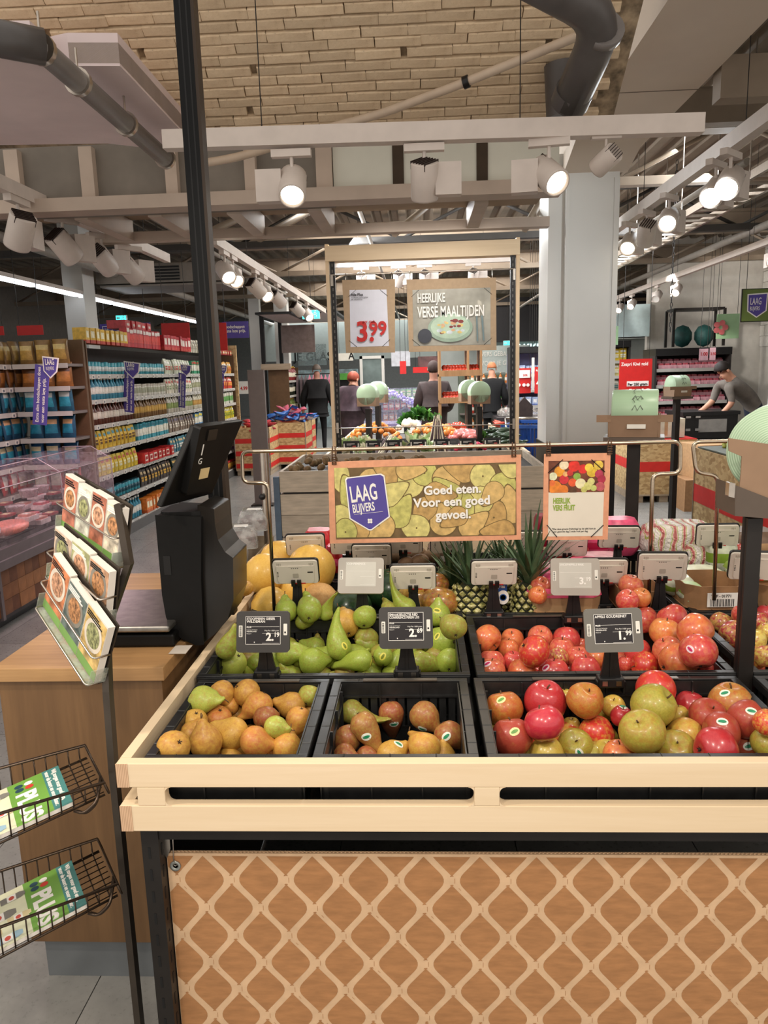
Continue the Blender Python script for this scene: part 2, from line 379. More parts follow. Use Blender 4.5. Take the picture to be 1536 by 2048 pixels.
# cream edge boards around the soffit
for k in ((0,1),(3,4),(4,5)):
    a,b=pts[k[0]],pts[k[1]]; d=(b-a).normalized(); n=V((-d.y,d.x,0))
    M=frame((a.x,a.y,2.84),d,n); o=MB().box((0,.0,-.0),((b-a).length,.06,.075),M=M).build('trim_1' if k[0]==0 else ('trim_2' if k[0]==3 else 'trim_3'),mat('cream_board',(196,176,142),.7,var=.12,scale=8),None,kind='structure')
# upstand wall with posts, two beams and joists behind the vault
UP_=mat('upstand_board_grey',(120,112,102),.7,var=.1,scale=4); CREAM=mat('cream_steel',(184,166,150),.5,var=.05,scale=5); LBOARD=mat('pale_board',(206,205,192),.6,var=.04,scale=3)
x0=at(-60,330,Y=5).x; x1=at(1120,330,Y=5).x
up=struct('wall_upstand',MB().box((x0,5.05,2.66),(at(665,330,Y=5).x,5.12,3.15)),UP_)
ub=MB().box((at(665,330,Y=5).x,5.03,2.68),(x1,5.10,3.15)).build('pale_upstand_board',LBOARD,up)
for px,w_ in ((25,.09),(174,.085),(342,.075),(500,.07),(648,.1)):
    x=at(px,340,Y=5).x; MB().box((x-w_/2,4.99,2.66),(x+w_/2,5.05,3.06)).build('upstand_post',CREAM,up)
for px in (796,965):
    x=at(px,330,Y=5).x; MB().prism(rr(.07,.36,.03),0,.01,M=frame((x,5.03,2.84),(1,0,0),(0,0,1))).build('upstand_slot',mat('slot_dark',(62,48,34),.8),up)
b1=MB(); b1.box((x0,4.88,2.655),(x1,5.05,2.735)); struct('trim_4',b1,CREAM)
b2=MB(); b2.box((x0,5.95,2.645),(x1+.1,6.05,2.715)); struct('trim_5',b2,CREAM)
SOF=mat('soffit_brown',(150,128,104),.7,var=.08,scale=3)
sf=struct('ceiling_recess',MB().box((x0,5.13,2.80),(x1,5.95,2.85)),SOF)
for px,py in ((150,412),(300,410),(460,405),(625,405),(965,398)):
    x=at(px,py,Y=5.05).x; MB().box((x-.045,5.125,2.65),(x+.045,5.945,2.795)).build('joist',CREAM,sf)
for px in (380,520,790,1050): 
    x=at(px,500,Y=6.05).x; MB().tube([(x,6.05,2.65),(x+.5,8.0,3.4)],.03,6).build('roof_brace',STR,None,kind='structure')
# box beam along the hall and the pillar it lands on
BEAM=mat('beam_white',(214,198,180),.55,var=.03,scale=2); PILW=mat('pillar_white',(222,220,214),.5,var=.02,scale=2)
m=MB(); m.box((1.14,.3,3.2),(1.68,6.62,3.9)); bm=struct('trim_6',m,BEAM)
for Y in (2.3,4.9): MB().box((1.138,Y,3.197),(1.682,Y+.004,3.9)).build('panel_joint',mat('joint_line',(120,106,94),.8),bm)
m=MB(); m.add([(1.12,5.5,3.2),(1.12,6.12,3.2),(1.12,6.12,3.04),(1.6,5.5,3.2),(1.6,6.12,3.2),(1.6,6.12,3.04)],[(0,2,1),(3,4,5),(0,3,5,2),(0,1,4,3),(1,2,5,4)]); m.build('haunch',BEAM,bm)
m=MB(); m.box((1.14,6.1,.0),(1.54,6.6,3.2)); m.box((1.02,6.16,0),(1.14,6.6,3.2)); m.box((1.14,6.085,1.0),(1.165,6.1,3.0)); m.box((1.5,6.085,1.0),(1.54,6.1,3.0))
pl=struct('pillar',m,PILW)
MB().box((1.01,6.07,0),(1.56,6.62,1.0)).build('pillar_sleeve',BLACK,pl)
# pipes
PVC=mat('grey_pvc',(120,115,112),.35,var=.06,scale=8); PVCD=mat('dark_pvc',(84,80,78),.4,var=.1,scale=8)
o=MB().tube([at(1040,-60,Y=3.0),at(1215,35,Y=3.2),at(1140,205,Y=3.55)],.078,18,fil=.16).build('drain_pipe',PVCD,None,label='thick dark grey drain pipe with elbow beside the box beam',category='pipe')
MB().tube([at(1207,52,Y=3.23),at(1201,66,Y=3.26)],.086,18).build('pipe_socket',PVC,o)
MB().cyl(at(1150,180,Y=3.5),at(1139,206,Y=3.56),.083,n=18).build('pipe_mouth',PVCD,o)
tag(MB().cyl(at(1124,130,Y=3.95),at(1128,236,Y=3.95),.085,n=16).build('pipe_stub',PVCD,None),'short dark pipe stub hanging behind the thick drain pipe','pipe')
a,b,c_=at(-60,66,Z=2.74),at(75,92,Z=2.74),at(332,318,Z=2.70)
o=MB().tube([a,b,c_],.042,14,fil=.08).build('waste_pipe',PVC,None,label='slim grey waste pipe crossing under the plaster soffit',category='pipe')
MB().tube([a,b+(b-a).normalized()*.02],.058,14).build('pipe_socket',PVCD,o)
for t in (.0,.22,.58,.97):
    p=b.lerp(c_,t+.02); d=(c_-b).normalized(); MB().cyl(p-d*.012,p+d*.012,.052,n=14).cyl(p+V((0,0,.04)),p+V((0,0,.12)),.005,n=6).build('pipe_clamp',STEEL,o)
pc=[at(400,316,Y=4.0),at(470,305,Y=4.02),at(560,280,Y=4.05),at(640,250,Y=4.1),at(760,218,Y=4.05),at(930,154,Y=3.9),at(1060,100,Y=3.8),at(1185,48,Y=3.62)]
o=MB().tube([p+V((0,-.08,-.05)) for p in pc],.02,10,fil=.1).build('white_conduit',mat('conduit_white',(206,186,164),.5,var=.04),None,label='bowed white conduit clipped across the brick vault',category='conduit')
for i in (3,5):
    p=pc[i]+V((0,-.08,-.05)); d=(pc[i+1]-pc[i]).normalized(); MB().cyl(p-d*.014,p+d*.014,.028,n=12).build('conduit_clip',BLACK,o)
# ================================================================ track lights
GLOW=emit('lamp_glow',(255,240,214),9); GLOWC=emit('lamp_glow_cool',(240,246,255),9)
FIX=mat('fixture_white',(208,196,186),.45,var=.03); FIN=mat('heat_sink',(52,40,36),.4,.3,var=.1)
def rail(a,b,w_,h,label,group=None,ceil=3.9,wires=3):
    a,b=V(a),V(b); t=thing('track_rail',label,'track rail',(a+b)/2,group=group)
    d=(b-a).normalized(); M=frame(a,d,V((0,0,1)).cross(d)); L=(b-a).length
    MB().box((0,-w_/2,-h/2),(L,w_/2,h/2),M=M).build('rail_body',FIX,t,world=True)
    for k in range(wires):
        p=a.lerp(b,(k+.5)/wires); MB().cyl(p+V((0,0,h/2)),(p.x,p.y,ceil if not callable(ceil) else ceil(p)),.0025,n=5).build('suspension_wire',DARKM,t,world=True)
    return t
def fixture(p,aim,label,group,box=(-1,0,0),size=1.0,lit=True,front=None,drv=True):
    "p: underside of rail; aim: direction the lamp points; box: side of the driver box"
    t=thing('track_spotlight',label,'spotlight',p,group=group); s=size; aim=V(aim).normalized(); bx=V(box)
    MB().box((-.085*s,-.018*s,-.03*s),(.085*s,.018*s,0),M=frame((0,0,0),bx if abs(bx.z)<.9 else (1,0,0),V((0,0,1)).cross(bx))).build('track_adapter',FIX,t)
    MB().cyl((0,0,-.02*s),(0,0,-.09*s),.008*s,n=8).build('stem',FIX,t)
    c=V((0,0,-.145*s)); M=frame(c,aim.orthogonal(),aim.cross(aim.orthogonal())); z=M.to_3x3()@V((0,0,1))
    if z.dot(aim)<0: M=M@rotm(PI,0,0)
    MB().lathe([(.056*s,-.075*s),(.059*s,-.07*s),(.059*s,.07*s),(.056*s,.078*s),(.05*s,.078*s),(.047*s,.06*s)],20,M=M).build('housing',FIX,t)
    m=MB()
    for k in range(6): m.box((-.045*s,(-.04+k*.015)*s,-.082*s),(.045*s,(-.036+k*.015)*s,-.05*s))
    mm=MB(); mm.add([tuple(v) for v in m.v],m.f,0,False,M); mm.build('heat_sink',FIN,t)
    MB().lathe([(0,.062*s),(.048*s,.064*s)],20,M=M).build('lens',GLOW if lit else WPRT,t)
    if drv:
        o=bx.normalized()*.1*s; MD=frame(c+o,bx,(0,0,1)); MB().box((-.055*s,-.065*s,-.03*s),(.055*s,.065*s,.03*s),M=MD).build('driver_box',FIX,t)
    return t
YT=3.4
tr=rail((-1.07,YT,2.602),(1.19,YT,2.575),.06,.075,'long white track rail hung below the brick vault',ceil=lambda p: 3.0,wires=0)
for px,py,py2 in ((524,60,258),(1040,40,250)):
    a=at(px,py2,Y=YT); MB().cyl(a,(a.x,a.y,a.z+.62),.0025,n=5).build('suspension_wire',DARKM,tr,world=True)
gN='spotlights on the front rail'
for px,aim,bx,lab in ((582,(.05,-.75,-.75),(-1,0,0),'lit white spotlight left on the front rail, driver box at its left'),
    (848,(.0,.5,-.9),(1,0,0),'white spotlight in the middle of the front rail, seen from its finned back'),
    (1098,(.4,-.8,-.65),(-1,.15,0),'lit white spotlight on the front rail next to the pillar, turned towards the viewer')):
    a=at(px,298,Y=YT); fixture((a.x,YT,2.545),aim,lab,gN,bx)
a=at(1212,290,Y=YT); fixture((a.x-.0,YT,2.555),(-.55,.7,-.45),'small slim white spotlight at the right end of the front rail',gN,(1,0,0),.72,True,drv=False)
# left rail 1
r1a,r1b=V((-2.42,3.9,2.75)),V((-2.42,7.5,2.75)); rail(r1a,r1b,.06,.08,'near white track rail over the left aisle')
for k,(Y,aim) in enumerate(((4.72,(-.5,.35,-.8)),(5.3,(.35,.7,-.75)),(5.95,(.2,.9,-.6)),(6.5,(.3,.8,-.6)))):
    fixture((-2.42,Y,2.71),aim,'white spotlight with square driver box, '+ORD[k+1]+' from the near end of the left aisle rail','spotlights on the left aisle rail',(.6,.8,0) if k else (0,1,0),1.35,k==0)
rail((-1.72,6.6,2.75),(-1.72,14.2,2.75),.06,.08,'white track rail over the middle aisle, starting behind the black pole')
for k,Y in enumerate((6.95,7.25,8.25,8.7,9.5,11.0,12.0)):
    fixture((-1.72,Y,2.71),(.55,-.75,-.7) if k in (0,1,3,6) else (.5,.6,-.6),'white spotlight, '+ORD[k+1]+' from the near end of the middle aisle rail','spotlights on the middle aisle rail',(0,1,0),1.25,k in(0,1,3,6))
rail((1.68,3.3,2.75),(1.68,8.6,2.75),.06,.08,'white track rail running past the pillar on its right')
for k,(Y,l,aim) in enumerate(((3.55,0,(.6,.5,-.5)),(4.35,1,(-.5,-.8,-.6)),(4.55,1,(-.6,-.75,-.6)),(5.35,1,(-.4,-.9,-.5)),(5.85,1,(.1,.7,-.7)),(6.3,1,(-.4,-.8,-.6)),(7.2,0,(.3,.8,-.6)))):
    fixture((1.68,Y,2.71),aim,'white spotlight, '+ORD[k+1]+' from the near end of the rail beside the pillar','spotlights on the rail beside the pillar',(.7,.7,0),1.1,bool(l))
rail((3.7,7.6,2.85),(3.7,15,2.85),.06,.07,'white track rail over the meat corner near the block wall')
for k,(Y,l) in enumerate(((8.3,1),(11.3,1),(12.2,0),(13.6,1),(14.4,1))):
    fixture((3.7,Y,2.81),(-.5,-.7,-.6),'white spotlight, '+ORD[k+1]+' from the near end of the rail by the block wall','spotlights on the rail by the block wall',(0,1,0),1.1,bool(l))
# rails seen through the meal poster frame
rail((-1.2,10.5,3.05),(1.3,10.5,3.05),.06,.08,'white cross rail seen through the poster frame')
for k,X in enumerate((-.75,-.25,.1,.75)):
    fixture((X,10.5,3.01),(0,.6,-.7),'white spotlight, '+ORD[k+1]+' from the left on the cross rail behind the poster frame','spotlights on the cross rail',(1,0,0),1.2,False)
# long LED strips over the shelving
for k in range(7):
    Y=8.6+k*1.25; o=MB().box((-4.93,Y,2.80),(-4.87,Y+1.12,2.84)).build('led_strip',[emit('led_white',(236,244,255),5)],None)
    tag(o,'glowing white light strip over the left shelving, '+ORD[k+1]+' from the near end','light strip','light strips over the left shelving')
rail((-4.9,8.5,2.87),(-4.9,17.5,2.87),.07,.05,'white carrier rail holding the glowing light strips')
# ceiling air unit
t=thing('air_unit','boxy grey ceiling air unit with louvred mouth above the shelving','air unit',(-3.9,12.2,3.05))
MB().box((-1.0,-.5,0),(1.0,.5,.28)).box((-.95,-.5,-.05),(.95,.5,-.02)).build('casing',GREYP,t)
for k in range(5): MB().box((-.45,-.53,.03+k*.045),(.3,-.5,.055+k*.045)).build('louvre',BLACK,t)
# white column behind the shelving
struct('column',MB().box((-5.15,11.1,0),(-4.85,11.5,3.9)),PILW)
# ================================================================ display table
t=TB=thing('display_table','birch plywood fruit display table with slotted rim, black frame and kraft front panel','table',(.0,1.34,0))
def slotboard(x0,x1,z0,z1,slots,th,notch=True):
    "front board with rounded slots, built as a boundary-bridged grid of strips"
    m=MB(); zs0,zs1=slots[0][2],slots[0][3]
    m.box((x0,0,zs1),(x1,th,z1)); m.box((x0,0,z0),(x1,th,zs0))
    edges=[x0+ (.037 if notch else 0)]
    for a,b,_,_ in slots: edges+=[a,b]
    edges.append(x1)
    for i in range(0,len(edges),2): m.box((edges[i],0,zs0),(edges[i+1],th,zs1))
    for a,b,c,d in slots:   # rounded corners
        for cx,cz,sx,sz in ((a,c,1,1),(a,d,1,-1),(b,c,-1,1),(b,d,-1,-1)):
            r=.012; poly=[(cx,cz)]+[(cx+sx*(r-r*math.sin(k*PI/12)),cz+sz*(r-r*math.cos(k*PI/12))) for k in range(7)]
            if sx*sz<0: poly=poly[::-1]
            m.prism(poly,-th,0,M=frame((0,0,0),(1,0,0),(0,0,1)))
    return m
fb=slotboard(-.6,1.75,.728,.872,[(-.508,.09,.783,.822),(.138,.736,.783,.822),(.784,1.38,.783,.822)],.024)
fbo=fb.build('front_board',[PLY],t); fbo.location=(0,-.034,0)
fbo.location=(0,-.03,0)
for z0,z1 in ((.822,.8722),(.728,.783)): MB().box((-.6004,-.0310,z0+.0005),(-.577,-.0296,z1-.0005)).build('ply_end_grain',[PEDGE],t)
sb=MB(); sb.box((-.6,-.006,.822),(-.578,1.75,.872)); sb.box((-.6,-.006,.728),(-.578,1.75,.783))
for y in (.15,.8,1.45): sb.box((-.6,y,.783),(-.578,y+.06,.822))
sb.build('side_board',[PLYY],t)
sb=MB(); sb.box((1.73,-.006,.728),(1.75,1.75,.872)); sb.build('side_board',[PLYY],t)
MB().box((-.6,1.752,.728),(1.75,1.772,.90)).build('back_board',[PLY],t)
m=MB(); m.box((-.576,.0,.69),(1.72,.04,.722)); m.box((-.576,.04,.692),(-.54,1.72,.722)); m.box((1.69,.04,.692),(1.72,1.72,.722)); m.box((-.576,1.70,.692),(1.72,1.74,.722))
m.box((-.576,.04,.684),(1.69,1.7,.691)); m.box((-.576,1.705,.02),(1.72,1.715,.69)); m.box((-.574,.04,.02),(-.568,1.7,.69))  # added black sheets close off the light under the crates and table
m.build('frame_rail_dark_sheets',[DARKM],t)
for x in (-.575,1.69):
    for y in (-.004,1.7):
        m=MB(); m.box((x,y,0),(x+.035,y+.035,.728)); lg=m.build('leg',[DARKM],t)
        m=MB()
        for k in range(13): m.box((x+.0125,y-.0008,.05+k*.05),(x+.0175,y+.0,.075+k*.05)); m.box((x+.035,y+.012,.05+k*.05),(x+.0358,y+.018,.075+k*.05))
        m.build('slot_row',[INK],lg,kind='stuff')
bev(fbo,.0015,2)
# kraft front panel hanging in the frame, net pattern printed in two tones
KR=mat('kraft_light',(214,178,140),.8,var=.05,scale=30); KD=mat('kraft_print',(172,122,78),.8,var=.08,scale=24,stretch=(1,1,4))
m=MB(); m.box((-.538,.028,.02),(1.685,.0315,.640)); fp=m.build('front_panel',[KR],t)
m=MB(); x=-.538
while x<1.68: m.box((x,.0315,.632),(x+.0035,.035,.6415)); x+=.008
m.box((-.538,.035,.02),(1.685,.0362,.6408)); m.build('corrugated_core',[KR],fp)
def dia(hw,hh,r,n=5):
    "diamond sharp above and below, rounded left and right"
    L=[(0,hh)]; tx,tz=hw*(1-r),hh*r
    for k in range(n+1):
        u=k/n; L.append(((1-u)**2*tx+2*u*(1-u)*hw*1.02+u*u*tx,(1-u)**2*tz-u*u*tz))
    L.append((0,-hh)); L+=[(-x,z) for x,z in L[1:-1][::-1]]
    return L
m=MB(); cw,chh=.1135,.130
for r in range(-1,11):
    for c in range(-1,21):
        cx=-.538+.018+cw*(c+.5*(r%2)); cz=.640+.005-chh*.5*r
        hw,hh=cw*.5-.0085,chh*.5-.0105
        poly=[(cx+a,cz+b) for a,b in dia(hw,hh,.34)]
        # clip to the sheet
        def clip(P_,f):
            out=[]
            for i in range(len(P_)):
                p,q=P_[i-1],P_[i]; a,b=f(p),f(q)
                if a*b<0: tt=a/(a-b); out.append((p[0]+(q[0]-p[0])*tt,p[1]+(q[1]-p[1])*tt))
                if b>=0: out.append(q)
            return out
        for f in (lambda p:p[0]+.537,lambda p:1.684-p[0],lambda p:.634-p[1],lambda p:p[1]-.022): poly=clip(poly,f) if poly else poly
        if len(poly)>2: m.flat([(x,.0276,z) for x,z in poly])
m.build('net_print',[KD],fp,kind='stuff')
m=MB(); rk=random.Random(9)
for r in range(-1,10):
    for c in range(-1,21):
        cx=-.538+.018+cw*(c+.5+.5*(r%2)); cz=.645-chh*.5*r
        if not(-.53<cx<1.68 and .03<cz<.628): continue
        for dz in (.0105,-.0105): 
            w_=.0035+rk.random()*.001; m.flat([(cx-w_,.0275,cz+dz-.0016),(cx+w_*.2,.0275,cz+dz-.0004),(cx+w_,.0275,cz+dz-.001),(cx+w_*.6,.0275,cz+dz+.0018),(cx-w_*.7,.0275,cz+dz+.0012)])
        m.flat([(cx+.0055,.0275,cz-.006),(cx+.0063,.0275,cz-.006),(cx+.0063,.0275,cz+.006),(cx+.0055,.0275,cz+.005)])
        if rk.random()<.3: m.flat([(cx+.018,.0275,cz-.022),(cx+.0185,.0275,cz-.0215),(cx+.014,.0275,cz-.0165),(cx+.0133,.0275,cz-.017)])
m.build('knot_marks',[KD],fp,kind='stuff')
m=MB(); M=frame((-.521,.0268,.612),(1,0,0),(0,0,1)); m.lathe([(.0055,0),(.006,.0025),(.011,.0025),(.0115,0)],20,M=M); m.build('eyelet',[mat('eyelet_grey',(140,142,136),.4,.4)],fp)
MB().tube([(-.521,.026,.616),(-.523,.024,.63),(-.522,.026,.66),(-.522,.03,.695)],.0012,6).tube([(-.521+.004*math.cos(a),.026,.618+.006*math.sin(a)) for a in [k*PI/4 for k in range(8)]],.001,6,closed=True).build('hook',[STEEL],fp)
m=MB(); m.box((-.546,.02,.655),(-.526,.0225,.690)); m.add([(-.546,.0215,.655),(-.526,.0215,.655),(-.536,.0215,.632)],[(0,1,2)]); m.build('hanger_bracket',[STEEL],t)

# ================================================================ crates
def crate(name,label,x0,x1,y0,y1,zt=.868,h=.165,group='black fruit crates on the plywood table'):
    t=thing(name,label,'crate',((x0+x1)/2,(y0+y1)/2,zt-h),group=group); W,D=(x1-x0)/2,(y1-y0)/2; w0=.006
    rm=MB()   # broad flanged rim with a dropped lip
    for a,b in (((-W,-D),(W,-D+.017)),((-W,D-.017),(W,D)),((-W,-D+.017),(-W+.02,D-.017)),((W-.02,-D+.017),(W,D-.017))):
        rm.box((a[0],a[1],h-.004),(b[0],b[1],h)); 
    for a,b in (((-W,-D),(W,-D+.003)),((-W,D-.003),(W,D)),((-W,-D),(-W+.003,D)),((W-.003,-D),(W,D))): rm.box((a[0],a[1],h-.024),(b[0],b[1],h-.004))
    k=-W+.06
    while k<W-.03: rm.box((k,-D,h-.001),(k+.003,-D+.017,h+.0012)); rm.box((k,D-.017,h-.001),(k+.003,D,h+.0012)); k+=.09
    k=-D+.06
    while k<D-.03: rm.box((-W,k,h-.001),(-W+.02,k+.003,h+.0012)); rm.box((W-.02,k,h-.001),(W,k+.003,h+.0012)); k+=.075
    bev(rm.build('rim',[CRATE],t),.0012,1)
    def wall(L,M,nm='crate_wall',lo=.045):
        m=MB(); H=h-.004; a=-L; 
        m.box((-L,0,0),(L,.003,lo),M=M); m.box((-L,0,H-.035),(L,.003,H),M=M)
        m.box((-L,-.003,.048),(L,.0,.052),M=M); m.box((-L,-.004,H-.036),(L,0,H-.031),M=M)
        x=-L; i=0
        while x<L:   # uprights between slots
            w_=.016 if i%6 else .05; m.box((x,0,lo),(min(x+w_,L),.003,H-.035),M=M); x+=w_+.006; i+=1
        for k in range(int(L*2/.1)+1): m.box((-L+k*.1,-.006,.0),(-L+k*.1+.003,0,H),M=M)
        m.build(nm,[CRATE],t)
    wall(W-.012,frame((0,D-.02,0),(1,0,0),(0,1,0))@Matrix(((1,0,0,0),(0,1,0,0),(0,0,1,0),(0,0,0,1))))
    wall(W-.012,frame((0,-D+.017,0),(1,0,0),(0,1,0)),lo=.122 if h>.15 else .09)
    wall(D-.015,frame((-W+.022,0,0),(0,1,0),(-1,0,0)))
    wall(D-.015,frame((W-.022,0,0),(0,1,0),(-1,0,0)))
    m=MB(); n=int((W*2-.05)/.012)
    for k in range(n): x=-W+.03+k*.012; m.box((x,-D+.02,0),(x+.006,D-.02,.003))
    for k in range(8): y=-D+.025+k*(2*D-.05)/7; m.box((-W+.025,y-.003,-.002),(W-.025,y+.003,.004))
    m.build('slatted_bottom',[CRATE],t)
    # metal label rail on the back rim
    MB().box((-W*.55,D-.02,h+.0005),(W*.55,D-.006,h+.003)).build('label_rail',[mat('rail_grey',(112,106,98),.3,.6)],t)
    return t
crate('fruit_crate','black plastic crate of golden-brown pears in the front left corner of the table',-.556,-.232,1.337,1.722)
crate('fruit_crate','black plastic crate of red-brown pears, second along the front, part empty',-.222,.102,1.337,1.722)
crate('fruit_crate','wide black plastic crate heaped with large mixed apples at the front',.118,.74,1.337,1.722)
crate('fruit_crate','wide black plastic crate of green pears in the second row, left',-.57,.112,1.742,2.192)
crate('fruit_crate','wide black plastic crate of orange-red apples in the second row, middle',.128,.752,1.742,2.192)
crate('fruit_crate','black plastic crate of yellow-red apples behind the dark post in the second row',.79,1.39,1.742,2.192)
crate('fruit_crate','black plastic crate at the right end of the front row beside the dark post',.78,1.40,1.337,1.722)
for x0,x1,l in ((-.55,-.25,'small black crate under the yellow melons in the third row'),(-.24,.12,'black crate under the watermelons and mangos in the third row'),(.13,.43,'black crate holding the pineapples in the third row'),(.44,.80,'black crate under the pink-lined apple boxes in the third row'),(.81,1.40,'black crate under the brown cartons in the third row')):
    crate('fruit_crate',l,x0,x1,2.205,2.60,.868,.14)
for x0,x1,l in ((-.55,-.02,'black crate under the red packs in the fourth row'),(0,.5,'black crate of brown kiwis in the fourth row'),(.52,.94,'black crate of plums in the fourth row'),(.96,1.5,'black crate under the bagged apples in the fourth row')):
    crate('fruit_crate',l,x0,x1,2.615,3.0,.868,.14)
# ================================================================ fruit
def skin(name,base,base2,blush,blush2,cov=.5,speck=None,streak=.5,topc=None,rough=.33,coat=.15,soft=.18):
    s=NT(name); v=s.co(); n1=s.noise(v,9,2,.5,0,True)
    tc=s.n('ShaderNodeTexCoord'); g=s.n('ShaderNodeSeparateXYZ'); s.ln(tc.outputs['Object'],g.inputs[0])
    ang=s.math('ARCTAN2',g.outputs[1],g.outputs[0]); cb=s.n('ShaderNodeCombineXYZ'); s.ln(ang,cb.inputs[0]); s.ln(s.math('MULTIPLY',g.outputs[2],6),cb.inputs[1])
    st=s.noise(cb.outputs[0],7,4,.7,0,True)
    n2=s.noise(v,26,3,.6,0,True)
    b=s.ramp(n2,[(.35,base),(.65,base2)]); bl=s.ramp(st,[(.35,blush),(.65,blush2)])
    oi=s.n('ShaderNodeObjectInfo')
    fac=s.math('ADD',s.math('ADD',s.math('MULTIPLY',n1,1-streak*.5),s.math('MULTIPLY',st,streak*.5)),s.math('MULTIPLY',s.math('SUBTRACT',oi.outputs['Random'],.5),.22))
    k=s.ramp(fac,[(max(0,1-cov-soft),0.0),(min(1,1-cov+soft),1.0)]); c=s.mix(k,b,bl)
    if topc:
        rr_=s.math('SQRT',s.math('ADD',s.math('POWER',g.outputs[0],2),s.math('POWER',g.outputs[1],2)))
        c=s.mix(s.ramp(rr_,[(.004,1.0),(.021,0.0)]),c,topc)
    if speck:
        vo=s.n('ShaderNodeTexVoronoi'); vo.inputs['Scale'].default_value=230; s.ln(v,vo.inputs['Vector'])
        c=s.mix(s.ramp(vo.outputs['Distance'],[(.12,.75),(.26,0.0)]),c,speck)
    s.ln(c,s.b.inputs['Base Color']); s.setp(rough,0,.5,min(1,coat*1.8)); s.b.inputs['Coat Roughness'].default_value=.16
    s.b.inputs['Subsurface Weight'].default_value=0; s.bump(s.noise(v,60,3),.04,.002); return s.m
FM=dict(
 gold=skin('pear_gold','c4933f','d2a84c','b8763a','ae7c3c',.4,'a8742c',.2,None,.45,.03),
 orng=skin('pear_orange','c8953f','d6a94c','c0683a','ca8846',.5,'b37a30',.2,None,.45,.03),
 grn =skin('pear_green','a3b04a','b9bd52','a8823a','b58f43',.36,'6f7a2c',.1,None,.42,.05),
 brn =skin('pear_brown_blush','a07a3a','b5924a','96482f','a5603a',.55,'7c5528',.3,None,.4,.06),
 olv =skin('pear_olive','8f9a3c','a7a84a','8e7434','a58640',.5,'5d6428',.1,None,.42,.05),
 conf=skin('pear_conference','8fa33a','a8b64c','8f7a3a','a3893f',.36,'5d6a26',.1,None,.4,.06),
 russ=skin('apple_russet','b08a3a','c79a44','c0682e','b8542c',.5,'94702f',.5,'8a6a34',.42,.1),
 olga=skin('apple_olive','a29a3c','b8ab48','a8682f','b5823a',.38,'8f8238',.6,'7c6a30',.36,.12),
 red =skin('apple_red','c0402e','b43a2e','b02630','c2363a',.74,'d8684c',.5,'a8643a',.3,.25),
 pink=skin('apple_pinkred','d14a3a','d9603e','c02a40','cc3a44',.7,'e07a5c',.4,'b07a3a',.28,.3),
 dull=skin('apple_dull_red','b06a3a','ad7a40','a83a30','b04a38',.66,'c08a58',.5,'8c5c34',.38,.12),
 yelo=skin('apple_yellow_striped','c9b14c','d6bd58','c98a3a','cf7038',.36,'b89a40',.9,'9c8c3c',.34,.18),
 half=skin('apple_half_red','dca345','e0b04c','cc2a30','d4402f',.56,'e6a070',.7,'b0893c',.3,.25,soft=.1),
 oran=skin('apple_orange_red','e58f4c','e8a054','d85540','dc6a44',.5,'f0b070',.6,'b0a048',.27,.3),
 pinkl=skin('apple_rose','e4875a','e89c5e','cc3840','d65048',.6,'f0a080',.6,'c8b45c',.26,.3),
 yred=skin('apple_yellow_purple','dcc45c','e0cc68','8e2440','c84444',.5,'e8c070',.6,'a0b850',.28,.3,soft=.12),
)
STEM=mat('stem_brown',(92,66,40),.7,var=.2); CALYX=mat('calyx_dark',(52,36,24),.8,var=.2)
STK={'eko':(mat('sticker_white',(232,236,220),.4,var=.02),mat('sticker_green',(40,140,96),.45,var=.1)),'yel':(mat('sticker_yellow',(226,214,90),.4,var=.05),mat('sticker_olive',(120,130,40),.4)),
     'hrt':(mat('sticker_pinkwhite',(244,214,220),.35,var=.02),mat('sticker_rose',(196,40,96),.4)),'cre':(mat('sticker_cream',(236,230,160),.4,var=.03),mat('sticker_green2',(110,160,80),.45))}
def apple_prof(r,k=0):
    P=[]; hh=r*(.90+.06*(k%3))
    for i in range(19):
        a=PI*i/18; x=math.sin(a)*r*(1+.035*math.cos(a)); z=-math.cos(a)*hh
        if i>14: z-=(i-14)**1.75*r*.03
        if i<3: z+=(3-i)**1.5*r*.045
        P.append((max(x,0),z))
    P[0]=(0,P[1][1]+r*.02); P[-1]=(0,P[-2][1]-r*.05); return P
def pear_prof(r,L,neck=.36,k=0):
    "bottom at -r, neck top at L"
    P=[(0,-r*.86),(r*.12,-r*.92)]
    for i in range(3,12):
        a=PI*i/18; P.append((math.sin(a)*r*1.0,-math.cos(a)*r*.97))
    x0,z0=P[-1]; n=8
    for i in range(1,n+1):
        t=i/n; z=z0+(L-z0)*t; e=(1-t); x=(neck*r)+(x0-neck*r)*(0.5+0.5*math.cos(PI*min(1,t*1.12)))
        if t>.82: x*=math.sqrt(max(0.0,1-((t-.82)/.19)**2))
        P.append((max(x,0.001),z))
    P.append((0,L+.001)); return P
def wob(m,amt,seed,bend=0):
    rs=random.Random(seed); a=[rs.uniform(-1,1) for _ in range(8)]
    for i,p in enumerate(m.v):
        r=math.hypot(p.x,p.y)
        if r>1e-6:
            th=math.atan2(p.y,p.x); f=1+amt*(a[0]*math.cos(th)+a[1]*math.sin(th)+.6*a[2]*math.cos(2*th+a[3])+.5*a[4]*math.cos(3*th+a[5]*3)*abs(p.z)*12)
            p.x*=f; p.y*=f
        if bend and p.z>0: p.x+=bend*p.z*p.z*9
        m.v[i]=p
    return m
PROTO={}
